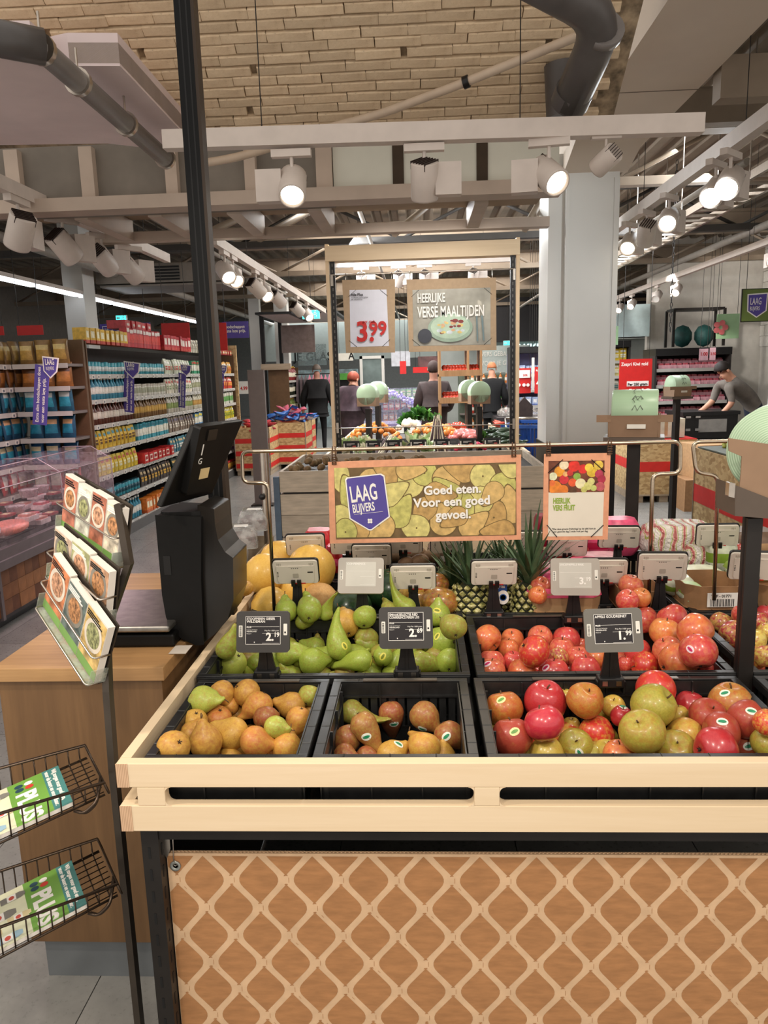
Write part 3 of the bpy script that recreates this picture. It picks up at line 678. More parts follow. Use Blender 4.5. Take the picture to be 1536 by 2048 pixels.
def proto(kind,k):
    if (kind,k) in PROTO: return PROTO[kind,k]
    m=MB()
    if kind=='apple': m.lathe(apple_prof(.5,k),22); wob(m,.035,k+3)
    elif kind=='pear': m.lathe(pear_prof(.5,.78 if k%2 else .7,.3),20); wob(m,.03,k+20,.1*(k-1))
    elif kind=='long': m.lathe(pear_prof(.5,1.35,.3),20); wob(m,.03,k+40,.07*(k-1.2))
    elif kind=='ball': m.lathe([(math.sin(PI*i/10)*.5 if 0<i<10 else 0,-math.cos(PI*i/10)*.5) for i in range(11)],14); wob(m,.03,k+60)
    elif kind=='egg': m.lathe([(math.sin(PI*i/12)*.5*(1-.08*math.cos(PI*i/12)) if 0<i<12 else 0,-math.cos(PI*i/12)*.66) for i in range(13)],16); wob(m,.03,k+80)
    bv=BVHTree.FromPolygons([tuple(v) for v in m.v],m.f); top=max(v.z for v in m.v if math.hypot(v.x,v.y)<.05) if kind!='apple' else m.v[-1].z
    PROTO[kind,k]=(m,bv); return PROTO[kind,k]
MESH={}
def fruit(kind,name,look,mt,c,dia,axis,label,cat,group,k=0,stk=None,stem=True,calyx=True,rs=random):
    m,bv=proto(kind,k); key=(kind,k,mt)
    if key not in MESH: MESH[key]=m.mesh(name,[FM.get(mt,mt) if isinstance(mt,str) else mt])
    o=bpy.data.objects.new(name,MESH[key]); C.objects.link(o); o['label']=label; o['category']=cat
    if group: o['group']=group
    q=V(axis).normalized().to_track_quat('Z','Y'); R_=q.to_matrix().to_4x4()@rotm(0,0,rs.uniform(0,6.28))
    o.matrix_world=Matrix.Translation(V(c))@R_@Matrix.Diagonal((dia,dia,dia,1)); Wm=o.matrix_world.copy(); Wi=Wm.inverted()
    zt=m.v[-1].z
    if stem:
        if ('stem',kind,k) not in MESH: 
            s=MB(); z0=zt-.03
            s.tube([(m.v[-1].x,m.v[-1].y,z0),(m.v[-1].x+.01,m.v[-1].y,z0+.09),(m.v[-1].x+.045,m.v[-1].y+.01,z0+(.19 if kind!='apple' else .15))],.02,6); MESH['stem',kind,k]=s.mesh('stem',[STEM])
        s=bpy.data.objects.new('stem',MESH['stem',kind,k]); C.objects.link(s); s.parent=o
    if calyx:
        if ('cal',kind,k) not in MESH:
            s=MB(); zb=m.v[0].z
            for q_ in range(5):
                a=q_*2*PI/5; s.add([(.015*math.cos(a),.015*math.sin(a),zb-.01),(.05*math.cos(a+.4),.05*math.sin(a+.4),zb-.03),(.085*math.cos(a),.085*math.sin(a),zb-.065+ (.02 if kind=='apple' else 0)),(.05*math.cos(a-.4),.05*math.sin(a-.4),zb-.03)],[(0,1,2,3),(3,2,1,0)])
            s.ball((0,0,zb),.045,8); MESH['cal',kind,k]=s.mesh('calyx',[CALYX])
        s=bpy.data.objects.new('calyx',MESH['cal',kind,k]); C.objects.link(s); s.parent=o
    if stk:
        sty,px,py,ang=stk   # sticker stuck where the photograph shows it
        d=(FW+RT*((px-768)/FPX)-UP*((py-1024)/FPX)); oL=Wi@EYE; dL=(Wi.to_3x3()@d).normalized()
        h=bv.ray_cast(oL,dL)
        if h[0] is not None:
            N=h[1]; N=-N if N.dot(dL)>0 else N; p0=h[0]; upL=(Wi.to_3x3()@(RT*math.cos(ang)+UP*math.sin(ang))); M=frame(p0,upL-N*upL.dot(N),N.cross(upL))
            zz=M.to_3x3()@V((0,0,1)); 
            if zz.dot(N)<0: M=M@rotm(PI,0,0)
            a,b=(.0115/dia,.0085/dia)
            def patch(a,b,off,nm,mt_):
                pts=[(0,0)]+[(a*f*math.cos(i*PI/8),b*f*math.sin(i*PI/8)) for f in (.5,1) for i in range(16)]; vs=[]
                for x,y in pts:
                    p=M@V((x,y,.12)); r_=bv.ray_cast(p,-(M.to_3x3()@V((0,0,1)))); q_=r_[0] if r_[0] is not None else M@V((x,y,0)); vs.append(q_+(M.to_3x3()@V((0,0,1)))*off)
                fs=[(0,1+i,1+(i+1)%16) for i in range(16)]+[(1+i,17+i,17+(i+1)%16,1+(i+1)%16) for i in range(16)]
                s=MB(); s.add(vs,fs,0,True); s.build(nm,[mt_],o)
            patch(a,b,.006,'sticker',STK[sty][0]); patch(a*.72,b*.42,.010,'sticker_print',STK[sty][1])
    return o
def sdir(th,t=0.0):
    "direction seen at screen angle th (deg), t towards (+) or away (-) from the viewer"
    a=math.radians(th); return (RT*math.cos(a)+UP*math.sin(a))*math.sqrt(max(0,1-t*t))-FW*t
def fill(lst,box,kindmap,grp,crt,cat,mean_d=None,fz=None):
    "lst: px,py,dia_px,z,kind,theta,t,material,sticker; settles the pieces so that they do not sink into each other or the crate"
    x0,x1,y0,y1,z0=box; P_=[]
    for e in lst:
        px,py,dpx,z=e[:4]; p=at(px,py,Z=z); dep=(p-EYE).dot(FW); d=dpx*dep/FPX
        P_.append([p,min(max(d,.045),.098),e])
    RY=[(p-EYE).normalized() for p,_,_ in P_]
    for it in range(40):
        for i in range(len(P_)):
            a,da,ea=P_[i]
            for j in range(i+1,len(P_)):
                b,db,eb=P_[j]; v=a-b; L=v.length; md=(da+db)*.5*(.93 if ea[4]=='apple' else .84)
                if L<md and L>1e-6: v=v/L*(md-L)*.5; a+=v; b-=v; b[:]=EYE+RY[j]*((b-EYE).dot(RY[j]))
            r=da*.5; u=RY[i]; tt=(a-EYE).dot(u); tt=min(tt,(EYE.z-z0-r*.9)/-u.z,(y1-r*.8)/u.y); tt=min(tt,((x0 if u.x<0 else x1)-(r*.8 if u.x>0 else -r*.8))/u.x if abs(u.x)>.02 else 9); tt=max(tt,(y0+r*.8)/u.y,(EYE.z-.95)/-u.z); a[:]=EYE+u*tt
    nm={}
    for p,d,e in P_: nm.setdefault((e[4],e[7]),[]).append(p.x-0.0)
    for (a,b) in nm: nm[a,b].sort()
    cnt={}
    for i,(p,d,e) in enumerate(P_):
        kind,th,t,mt=e[4:8]; look=kindmap[mt]; stk=e[8] if len(e)>8 else None
        n=nm[(kind,mt)].index(p.x)+1; tot=len(nm[(kind,mt)])
        lab=(look+(' lying long' if kind=='long' and mt in('conf','brn','olv') else ''))+(', %s such from the left'%ordn(n) if tot>1 else '')+' in the '+crt
        fruit('apple' if kind=='apple' else ('pear'),cat,look,mt,p,d,sdir(th,t),lab,cat,grp,k=i%3,stk=stk,rs=random.Random(i+int(d*9999))) if kind!='long' else \
        fruit('long',cat,look,mt,p,d,sdir(th,t),lab,cat,grp,k=i%3,stk=stk,rs=random.Random(i+77))
def cv(ox,oy,s,L): 
    out=[]
    for e in L:
        e=list(e); e[0]=ox+e[0]/s; e[1]=oy+e[1]/s; e[2]=e[2]/s
        if len(e)>8 and e[8]: k,x,y,a=e[8]; e[8]=(k,ox+x/s,oy+y/s,math.radians(a))
        out.append(e)
    return out
c1=cv(300,1330,4.518,[
 (210,750,285,.80,'pear',225,-.6,'gold'),(510,700,290,.805,'pear',100,.15,'gold'),(745,620,290,.825,'pear',142,.2,'gold'),(950,690,275,.815,'pear',15,.2,'orng'),
 (1230,745,270,.80,'pear',80,-.8,'orng'),(740,850,225,.775,'pear',90,-.6,'gold'),(970,870,250,.775,'pear',270,-.4,'orng'),(370,630,210,.785,'pear',60,-.6,'gold'),
 (400,510,225,.80,'pear',250,-.5,'gold'),(620,490,250,.815,'pear',255,-.5,'orng'),(780,450,190,.79,'pear',90,-.6,'gold'),(720,370,150,.80,'pear',90,-.7,'orng'),
 (475,320,255,.825,'pear',-25,.1,'grn'),(650,245,215,.82,'pear',-60,.2,'gold'),(875,250,240,.825,'pear',-40,-.4,'gold'),(980,360,255,.83,'pear',245,.1,'orng'),
 (1290,370,250,.82,'pear',165,.1,'gold'),(1440,270,200,.82,'pear',70,-.7,'grn'),(1050,480,230,.83,'pear',60,-.85,'brn'),(1130,560,205,.84,'pear',-5,.3,'grn'),
 (1345,490,235,.815,'pear',255,-.2,'orng'),(1465,420,130,.79,'pear',90,-.6,'orng')])
KM=dict(gold='golden-brown pear',orng='orange-blushed pear',grn='green-yellow pear',brn='brown pear',olv='olive pear',conf='green pear')
fill(c1,(-.545,-.243,1.352,1.712,.708),KM,'pears in the front left crate','front left corner crate','pear')
c2=cv(620,1330,4.267,[
 (350,400,210,.80,'long',-42,.15,'olv'),(460,510,235,.83,'long',-62,.1,'brn',('eko',480,615,20)),(312,625,250,.80,'pear',100,-.8,'brn'),
 (697,410,215,.80,'long',-86,.1,'brn',('eko',718,508,10)),(970,430,250,.82,'pear',-42,.3,'brn',('eko',958,548,-30)),(1185,600,255,.80,'pear',-60,.2,'brn',('eko',1163,610,40)),
 (975,700,275,.79,'pear',100,-.7,'orng'),(690,770,245,.775,'pear',30,-.3,'gold',('eko',757,672,-40)),(300,775,210,.785,'pear',10,.2,'brn'),(490,790,200,.775,'pear',15,.1,'brn'),(850,815,225,.765,'pear',90,-.6,'brn'),(1130,805,235,.765,'pear',80,-.6,'gold')])
fill(c2,(-.21,.09,1.352,1.712,.708),KM,'pears in the second front crate','part-empty second front crate','pear')
KA=dict(russ='russet brown apple',red='deep red apple',pink='pink-red apple',olga='olive green apple',yelo='yellow-green apple',half='red and yellow apple',dull='dull red apple',oran='orange apple',pinkl='rose red apple',yred='yellow and purple-red apple')
c3=cv(940,1330,5.12,[
 (345,440,400,.825,'apple',100,-.2,'russ',('cre',318,355,40)),(432,735,425,.82,'apple',95,-.2,'dull',('cre',456,680,30)),(770,370,425,.825,'apple',88,.45,'red'),(762,590,410,.85,'apple',110,-.2,'pink',('eko',606,452,50)),
 (1182,360,378,.86,'apple',80,.55,'russ'),(790,910,350,.775,'apple',90,0,'yelo'),(1080,830,370,.785,'apple',105,.75,'olga',('eko',1122,905,-60)),(1040,625,190,.775,'apple',90,.2,'yelo'),
 (1290,700,370,.80,'apple',200,.1,'half'),(1470,420,240,.80,'apple',100,.5,'yelo'),(1380,480,200,.78,'apple',90,0,'olga'),(1400,920,320,.765,'apple',90,.2,'yelo'),(960,320,90,.80,'apple',90,0,'yelo')])+cv(1220,1330,4.861,[
 (440,225,380,.875,'apple',90,-.5,'half'),(425,400,430,.87,'apple',45,.5,'olga'),(310,645,450,.86,'apple',120,.5,'olga'),(110,495,215,.81,'apple',80,.3,'red',('eko',130,402,0)),
 (775,390,290,.82,'apple',80,0,'red'),(955,500,375,.83,'apple',80,.6,'dull'),(1165,365,415,.835,'apple',90,.2,'russ',('eko',1115,272,5)),(1345,530,365,.825,'apple',40,.2,'dull',('eko',1375,447,-20)),
 (1085,645,375,.825,'apple',0,0,'dull',('eko',1092,548,-25)),(725,685,360,.80,'apple',180,0,'yelo'),(670,480,160,.80,'apple',90,0,'yelo'),(640,830,400,.785,'apple',100,.65,'olga'),
 (1030,810,405,.80,'apple',0,-.2,'red'),(1320,800,290,.80,'apple',80,0,'dull',('eko',1350,790,15)),(1540,770,330,.82,'apple',60,.3,'olga'),(1385,640,210,.80,'apple',60,0,'red'),(1530,560,240,.82,'apple',60,.2,'half'),
 (90,870,320,.78,'apple',90,.1,'oran'),(490,960,250,.76,'apple',90,.2,'olga'),(930,960,230,.76,'apple',90,0,'dull')])
fill(c3,(.132,.728,1.352,1.712,.708),KA,'large apples in the wide front crate','wide front apple crate','apple')
r2=cv(400,1180,5.486,[
 (360,800,290,.80,'pear',230,-.5,'grn'),(285,650,210,.80,'long',60,.1,'conf'),(600,790,230,.79,'pear',90,-.5,'conf'),(960,690,270,.82,'long',28,.1,'conf'),(950,230,220,.82,'pear',100,-.4,'conf'),
 (1205,225,255,.835,'pear',90,-.85,'conf'),(1120,350,150,.83,'long',12,.1,'conf'),(1225,785,300,.80,'pear',10,.0,'conf'),(950,885,160,.77,'pear',40,0,'conf'),(1380,260,150,.82,'long',100,.0,'conf'),(1290,600,150,.79,'pear',90,0,'olv')])+cv(660,1180,5.12,[
 (90,590,255,.84,'long',118,.1,'conf',('yel',150,572,-60)),(330,720,225,.82,'long',184,.15,'conf',('yel',428,748,70)),(165,345,285,.85,'pear',110,-.75,'gold'),(350,270,225,.82,'pear',90,-.7,'conf'),
 (370,495,250,.82,'pear',100,-.8,'olv'),(545,680,200,.81,'pear',90,-.5,'conf',('yel',540,682,60)),(620,215,170,.82,'pear',90,-.5,'olv'),(780,180,190,.83,'long',160,.1,'conf'),(1115,260,230,.83,'pear',90,-.4,'conf',('yel',1095,208,-20)),
 (1265,370,235,.83,'pear',100,-.8,'olv'),(1165,530,320,.83,'pear',190,-.75,'conf',('yel',1095,472,70)),(920,735,230,.80,'long',-8,.1,'conf'),(1210,725,270,.80,'pear',90,-.85,'conf'),(680,740,230,.79,'pear',90,-.3,'conf'),(750,480,220,.80,'pear',90,-.3,'conf'),(870,560,220,.80,'pear',90,-.3,'olv')])
fill(r2,(-.555,.098,1.76,2.178,.708),KM,'conference pears in the second row crate','second row pear crate','pear')
r3=cv(920,1180,4.8,[
 (262,470,285,.84,'apple',-40,.6,'oran'),(500,470,220,.82,'apple',100,.6,'oran'),(465,560,200,.80,'apple',90,0,'oran'),(770,450,240,.83,'apple',90,.65,'pinkl'),(1020,470,265,.82,'apple',90,-.3,'pinkl'),(980,570,250,.83,'apple',90,.1,'pinkl'),
 (715,590,318,.86,'apple',-30,-.1,'half'),(945,650,200,.81,'apple',-80,.6,'yred'),(300,700,265,.81,'apple',90,-.2,'pinkl'),(305,770,265,.80,'apple',90,0,'pinkl',('hrt',262,706,30)),(510,680,210,.80,'apple',90,.2,'pinkl'),
 (600,790,280,.80,'apple',90,-.3,'oran'),(900,780,290,.80,'apple',90,0,'pinkl',('hrt',822,745,20)),(1140,650,235,.82,'apple',90,.3,'pinkl'),(1210,760,275,.80,'apple',90,0,'pinkl'),(1150,520,130,.80,'apple',90,0,'pinkl'),(1300,640,240,.81,'apple',90,0,'oran')])+cv(1220,1180,4.861,[
 (330,290,270,.85,'apple',100,-.2,'pinkl'),(605,270,280,.86,'apple',-60,.2,'pinkl'),(530,405,290,.86,'apple',80,.1,'oran'),(830,400,315,.855,'apple',-45,.4,'oran'),(560,580,290,.84,'apple',120,.1,'pinkl'),(855,590,340,.85,'apple',90,-.4,'pinkl',('hrt',778,575,-30)),
 (668,690,370,.83,'apple',20,-.1,'oran'),(335,740,290,.80,'apple',180,0,'half'),(270,590,260,.82,'apple',90,0,'pinkl'),(150,720,150,.79,'apple',90,0,'pinkl'),(960,740,150,.77,'apple',90,0,'pinkl')])
fill(r3,(.14,.74,1.76,2.178,.708),KA,'orange-red apples in the second row crate','second row apple crate','apple')
r4=cv(1220,1180,4.861,[(1090,320,235,.85,'apple',60,0,'yred'),(1290,240,200,.86,'apple',90,0,'pinkl'),(1200,430,270,.86,'apple',200,.2,'yred'),(1300,560,150,.80,'apple',90,0,'yred'),(1530,400,200,.85,'apple',90,0,'yred'),(1520,230,180,.86,'apple',90,0,'red'),(1530,640,260,.83,'apple',90,-.2,'yred'),(1400,480,240,.84,'apple',90,0,'yred'),(1400,650,240,.81,'apple',90,0,'yred'),(1420,300,220,.84,'apple',90,0,'yred')])
fill(r4,(.80,1.38,1.76,2.178,.708),KA,'yellow and purple-red apples behind the post','crate behind the dark post','apple')
c5=[(1530+i*60,1470+j*40,70,.80,'apple',90,.2,m_) for i,(j,m_) in enumerate(((0,'half'),(1,'olga')))]
fill(c5,(.79,1.39,1.352,1.712,.708),KA,'apples right of the post','crate right of the post','apple')

def filler(x0,x1,y0,y1,z,n,m_,kind,mts,cat,grp,crt,d,seed):
    rs=random.Random(seed); k=0
    for i in range(n):
        for j in range(m_):
            k+=1; mt=rs.choice(mts); lab=(KM if cat=='pear' else KA)[mt]+', %s of the bottom layer in the %s'%(ordn(k),crt); fruit(kind,cat,lab,mt,(x0+(x1-x0)*(i+.5+.3*(j%2-.5))/n+rs.uniform(-.008,.008),y0+(y1-y0)*(j+.5)/m_+rs.uniform(-.008,.008),z+rs.uniform(-.006,.006)),d*rs.uniform(.92,1.05),(rs.uniform(-1,1),rs.uniform(-1,1),rs.uniform(-.6,.8)),lab,cat,grp,k=k%3,stem=(k%2==0),calyx=True,rs=rs)
filler(-.53,-.26,1.38,1.70,.742,4,4,'pear',['gold','orng','gold','brn'],'pear','pears in the front left crate','front left crate',.064,1)
filler(.14,.72,1.38,1.70,.75,7,3,'apple',['yelo','olga','dull','half'],'apple','large apples in the wide front crate','wide front apple crate',.078,2)
filler(-.54,.09,1.79,2.16,.75,9,4,'pear',['conf','olv','conf'],'pear','conference pears in the second row crate','second row pear crate',.068,3)
filler(-.54,.09,2.0,2.17,.80,8,2,'pear',['conf','olv','conf'],'pear','conference pears in the second row crate','rear of the second row pear crate',.064,7)
filler(.15,.74,1.79,2.16,.75,8,4,'apple',['pinkl','oran','pinkl'],'apple','orange-red apples in the second row crate','second row apple crate',.070,4)
filler(.81,1.2,1.79,2.16,.76,5,4,'apple',['yred','pinkl','yred'],'apple','yellow and purple-red apples behind the post','crate behind the dark post',.070,5)
filler(.80,1.0,1.38,1.70,.77,3,4,'apple',['yelo','olga','dull','half'],'apple','apples right of the post','crate right of the post',.078,6)
# ================================================================ shelf-edge price tags
MONO=.0088
FACE=lambda o=(0,0,0): frame(o,(1,0,0),(0,0,1))
def stand_parts(t,h,yb=0.0,fl=1.0):
    m=MB(); n=6
    pr=[]
    for k in range(n+1):
        u=k/n; wv=.013+.011*fl*(1-u)**2.2; pr.append((wv,.012+u*(h-.02)))
    poly=[(x,z) for x,z in pr]+[(-x,z) for x,z in pr[::-1]]
    m.prism(poly,-.004,.004,M=FACE()); m.box((-.003,-.007,.012),(.003,-.004,h-.01))
    m.build('neck',[BLACK],t)
    m=MB(); m.box((-.03,-.016,-.012),(.03,.018,.012)); m.box((-.034,-.012,-.03),(-.028,.014,.004)); m.box((.028,-.012,-.03),(.034,.014,.004)); bev(m.build('clamp_foot',[BLACK],t),.003,2)
    m=MB(); 
    for s in (-1,1): m.box((s*.016-.006,-.0178,-.006),(s*.016+.006,-.016,.006))
    m.build('clamp_pin',[STEEL],t)
SCR=mat('eink_dark',(38,33,34),.3,var=.04); SCL=mat('eink_glare',(196,192,180),.16,var=.03,spec=.8); LBL=mat('white_sticker',(226,222,210),.5,var=.03)  # SCL is the same screen in a pale colour that paints its glare
def tag_front(px,py,Y,lines,big,small,label,roll=0,yaw=0,tilt=-14,lit=False,zb=.868,shell=TAGG,w=.130,h=.100):
    c=at(px,py,Y=Y); t=thing('price_tag',label,'price tag',(c.x,c.y+.012,zb+.002),group='electronic price tags on stands'); H=c.z-zb
    stand_parts(t,H+.0,fl=1.0)
    T=xf((0,-.012,H),math.radians(tilt),math.radians(roll),math.radians(yaw)); F=T@FACE((0,-.007,0))
    b=MB(); b.prism(rr(w,h,.010,5),-.014,0,M=F); bev(b.build('housing',[shell],t),.0015,2)
    sw,sh=w*.66,h*.68; ox,oy=-.0,.004
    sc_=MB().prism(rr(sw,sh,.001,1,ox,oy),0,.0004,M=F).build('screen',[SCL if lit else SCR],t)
    pm=WPRT
    f=MB(); 
    if not lit:
        a,b2=sw/2,sh/2
        for r in (((-a,-b2),(a,-b2+.001)),((-a,b2-.001),(a,b2)),((-a,-b2),(-a+.001,b2)),((a-.001,-b2),(a,b2))): f.box((r[0][0]+ox,r[0][1]+oy,.0004),(r[1][0]+ox,r[1][1]+oy,.0007),M=F)
    f.box((-sw/2+.003,.0125,.0004),(sw/2-.003,.0130,.0007),M=F); f.box((-.002,-.0035,.0004),(sw/2-.004,-.0030,.0007),M=F); f.box((-.002,-.0275,.0004),(sw/2-.004,-.0270,.0007),M=F)
    if not lit: f.box((-.022,-.026,.0004),(-.0200,-.0235,.0007),M=F)
    f.build('rule_lines',[pm],sc_)
    S=lambda x,y: F@Matrix.Translation((x+ox,y+oy,.0005))
    for i,l in enumerate(lines): text(l,.0082,S(-sw/2+.003,sh/2-.0085-i*.0068),pm,sc_,sx=min(1.05,.080/(max(len(l),1)*.0082*.64)),bold=.02)
    if not lit:
        text('PLUS',.0052,S(-sw/2+.003,.006),pm,sc_,bold=.03); text('Land van herkomst',.0034,S(-sw/2+.003,.0005),pm,sc_); text('NEDERLAND',.0042,S(-sw/2+.003,-.0040),pm,sc_,bold=.02); text('Klasse II',.0034,S(-sw/2+.003,-.009),pm,sc_)
        text('Prijs Per 1000 gram',.0044,S(sw/2-.004,-.0020),pm,sc_,align='RIGHT')
    if big:
        text(big+'.',.0265,S(sw/2-.0165,-.0245),pm,sc_,align='RIGHT',bold=.035); text(small,.0150,S(sw/2-.0165,-.0155),pm,sc_,bold=.03,sx=.92)
    m=MB(); m.prism(rr(.009,.028,.001,1,-w/2+.0105,.002),0,.0005,M=F); m.prism(rr(.009,.028,.001,1,w/2-.0105,.006),0,.0005,M=F); lb=m.build('barcode_label',[LBL],t)
    m=MB(); rs=random.Random(int(px))
    for k in range(9): m.box((-w/2+.0075,-.010+k*.0027,.0005),(-w/2+.0125,-.0090+k*.0027+rs.random()*.0006,.0008),M=F)
    m.box((w/2-.013,-.003,.0005),(w/2-.009,.001,.0008),M=F); m.build('barcode',[INK],lb)
    return t
tag_front(527,1265,1.74,['STOOFPEREN GIESER','WILDEMAN'],'2','19','dark price tag 2.19 for stewing pears over the left back crate edge',roll=1.5,yaw=3)
tag_front(812,1257,1.74,['SMAAKSELECTIE RED','CONFERENCE PEREN LOS'],'2','69','dark price tag 2.69 for red conference pears between the two front pear crates')
tag_front(1226,1262,1.68,['APPELS GOUDREINET'],'1','99','dark price tag 1.99 with grey bezel, tilted, over the big apples',roll=-3.2,yaw=-6,shell=mat('tag_grey',(112,108,100),.4,var=.03))
tag_front(722,1153,2.16,['CONFERENCE'],None,None,'grey price tag whose screen glares blank over the green pears',lit=True,shell=mat('tag_silver',(168,160,148),.4,var=.03),tilt=-26,w=.136,h=.108,roll=1)
tag_front(1150,1155,2.14,['SNOEPAPPELS PINK'],'3','19','grey price tag 3.19 with pale screen over the orange-red apples',lit=True,shell=mat('tag_silver',(168,160,148),.4,var=.03),tilt=-16,w=.14,h=.108,yaw=-4)
RTG=mat('tag_red_latch',(190,50,40),.5); SHG=mat('tag_shell_groove',(176,168,154),.5,var=.04)
def tag_back(px,py,Y,label,w=.135,h=.080,yaw=0,roll=0,tilt=18,zb=.868,rim=BLACK):
    c=at(px,py,Y=Y); t=thing('price_tag',label,'price tag',(c.x,c.y,zb+.002),group='price tags seen from behind'); H=max(.03,c.z-zb-.02)
    stand_parts(t,H)
    F=xf((0,-.010,c.z-zb),math.radians(tilt),math.radians(roll),math.radians(yaw))@FACE((0,-.006,0))
    MB().prism(rr(w+.006,h+.006,.011,4),-.012,-.004,M=F).build('front_rim',[rim],t)
    b=MB(); b.prism(rr(w,h,.010,4),-.004,.004,M=F); b.prism([(-w/2+.012,-h/2+.012),(-w/2+.018,-h/2+.003),(w/2-.018,-h/2+.003),(w/2-.012,-h/2+.012),(w/2-.010,h/2-.016),(-w/2+.010,h/2-.016)],.004,.007,M=F)
    sh_=b.build('rear_shell',[TAGW],t); bev(sh_,.0012,2)
    m=MB()
    for s in (-1,1):
        for k in range(3): m.box((s*(w/2-.014-k*.005)-.0012,h/2-.014-.004*(k%2),.0042),(s*(w/2-.014-k*.005)+.0012,h/2-.006,.0052),M=F)
    m.box((-.02,h/2-.020,.007),(.02,h/2-.019,.0074),M=F); m.prism(rr(.018,.016,.003,3,0,-h*.12),.007,.0076,M=F)
    m.build('moulded_groove',[SHG],sh_,kind='stuff')
    m=MB(); m.prism(rr(.017,.004,.001,1,w*.33,.002),.007,.0074,M=F)
    for k in range(4): m.box((-.012+k*.006,h/2-.0245,.007),(-.009+k*.006,h/2-.0225,.0073),M=F); m.box((-w/2+.012,-.012+k*.005,.007),(-w/2+.016,-.010+k*.005,.0074),M=F)
    m.build('small_print',[INK],sh_)
    m=MB(); m.box((-.006,-h/2+.001,.007),(.028,-h/2+.0045,.0085),M=F); m.build('latch',[RTG],t)
    m=MB()
    for s in (-1,1): m.box((s*.009-.006,-h/2-.004,.004),(s*.009+.006,-h/2+.016,.015),M=F)
    m.build('claw',[BLACK],t)
for px,py,Y,l,kw in ((593,1141,2.2,'white back of a price tag in front of the yellow melons',dict(yaw=2)),
    (826,1152,2.2,'white back of a price tag before the mangos',{}),
    (987,1143,2.2,'white back of a price tag between the two pineapples',{}),
    (1206,1140,2.26,'white back of a price tag behind the grey 3.19 tag',dict(yaw=-3)),
    (1322,1131,2.2,'white back of a price tag with grey rim above the brown cartons',dict(yaw=-8,h=.088,roll=-1)),
    (1505,1130,2.2,'white back of a price tag half behind the dark post',dict(yaw=-12,h=.09)),
    (612,1088,2.61,'white back of a price tag behind the melons below the grey planks',dict(yaw=3,w=.135)),
    (700,1086,2.61,'white back of a price tag under the left part of the pear banner',{}),
    (806,1084,2.61,'white back of a price tag under the middle of the pear banner',dict(rim=BLACK)),
    (900,1084,2.61,'white back of a price tag under the right part of the pear banner',{}),
    (1060,1082,2.66,'pinkish back of a price tag between the two hanging signs',dict(w=.09)),
    (1133,1090,2.61,'white back of a price tag under the fresh fruit sign',dict(yaw=-3)),
    (1236,1073,2.61,'white back of a price tag right of the fresh fruit sign',dict(yaw=-4)),
    (1432,1069,2.61,'white back of a tilted price tag behind the steel sign frame at the right',dict(yaw=-10,roll=-2)),
    (744,1108,2.58,'white back of a price tag just behind the blank glaring tag',{})):
    tag_back(px,py,Y,l,**kw)
# ================================================================ steel sign frames and hanging signs
STL=mat('brushed_steel',(196,178,156),.27,1,var=.05,scale=60,stretch=(1,1,8))
YS=2.20
def rod(name,pts,label):
    o=MB().tube(pts,.0058,12,fil=.022).build(name,[STL]); origin(o,pts[0]); return tag(o,label,'sign frame')
rod('sign_frame',[(-.459,YS,.872),(-.457,YS,1.287),(-.532,YS,1.289),(-.530,YS,1.382),(.749,YS,1.382),(.752,YS,1.290),(.674,YS,1.288),(.676,YS,.872)],'bent steel rod frame that carries the pear banner and the fresh fruit sign')
rod('sign_frame',[at(1428,1200,Y=YS),at(1436,952,Y=YS),at(1392,945,Y=YS),at(1385,884,Y=YS),(2.1,YS,1.385),(2.1,YS,1.29),(2.02,YS,1.288),(2.02,YS,.872)],'bent steel rod frame at the right, running out behind the big bag roll')
SAL=mat('kraft_salmon',(222,158,122),.75,var=.05,scale=50); CREAMP=mat('print_cream',(226,218,200),.6,var=.02)
def clip_on(x,z,t,M=None):
    m=MB()
    for s in (-1,1): m.tube([(x+s*.004,YS-.004,1.392),(x+s*.004,YS-.009,1.382),(x+s*.005,YS-.006,1.365),(x+s*.005,YS-.006,z-.006)],.0016,6)
    for k in range(5): m.box((x-.007,YS-.012,z-.004+k*.007),(x+.007,YS-.006,z-.0015+k*.007))
    return m.build('clip',[mat('clip_bronze',(96,66,44),.4,.5)],t,world=True)
SW=lambda px,py,Y=YS-.006: at(px,py,Y=Y)
# pear banner
t=thing('pear_banner','wide kraft banner printed with pears, purple badge and Goed eten slogan','sign',(.01,YS-.004,1.23))
cs=[at(x,y,Y=YS-.004) for x,y in ((660,1087),(1042,1079),(1042,909),(656,924))]
def slab(cs,y,th,m=0):
    b=MB(); f=[(c.x,y,c.z) for c in cs]; k=[(c.x,y+th,c.z) for c in cs]
    b.add(f+k,[(0,1,2,3),(7,6,5,4),(0,4,5,1),(1,5,6,2),(2,6,7,3),(3,7,4,0)],m); return b
slab(cs,YS-.006,.004).build('board',[SAL],t,world=True)
ins=[at(x,y,Y=YS-.0062) for x,y in ((672,1079),(1033,1070),(1032,924),(668,937))]
PCOL=[mat('print_pear_1',(206,194,120),.6,var=.14,scale=60),mat('print_pear_2',(190,184,104),.6,var=.16,scale=60),mat('print_pear_3',(206,172,108),.6,var=.14,scale=60),mat('print_pear_4',(188,152,92),.6,var=.16,scale=60),mat('print_pear_gap',(112,90,58),.7,var=.2,scale=20),mat('print_pear_edge',(112,92,52),.7,var=.1)]
pr_=slab(ins,YS-.0066,.0006).build('pear_print',[PCOL[4]],t,world=True)
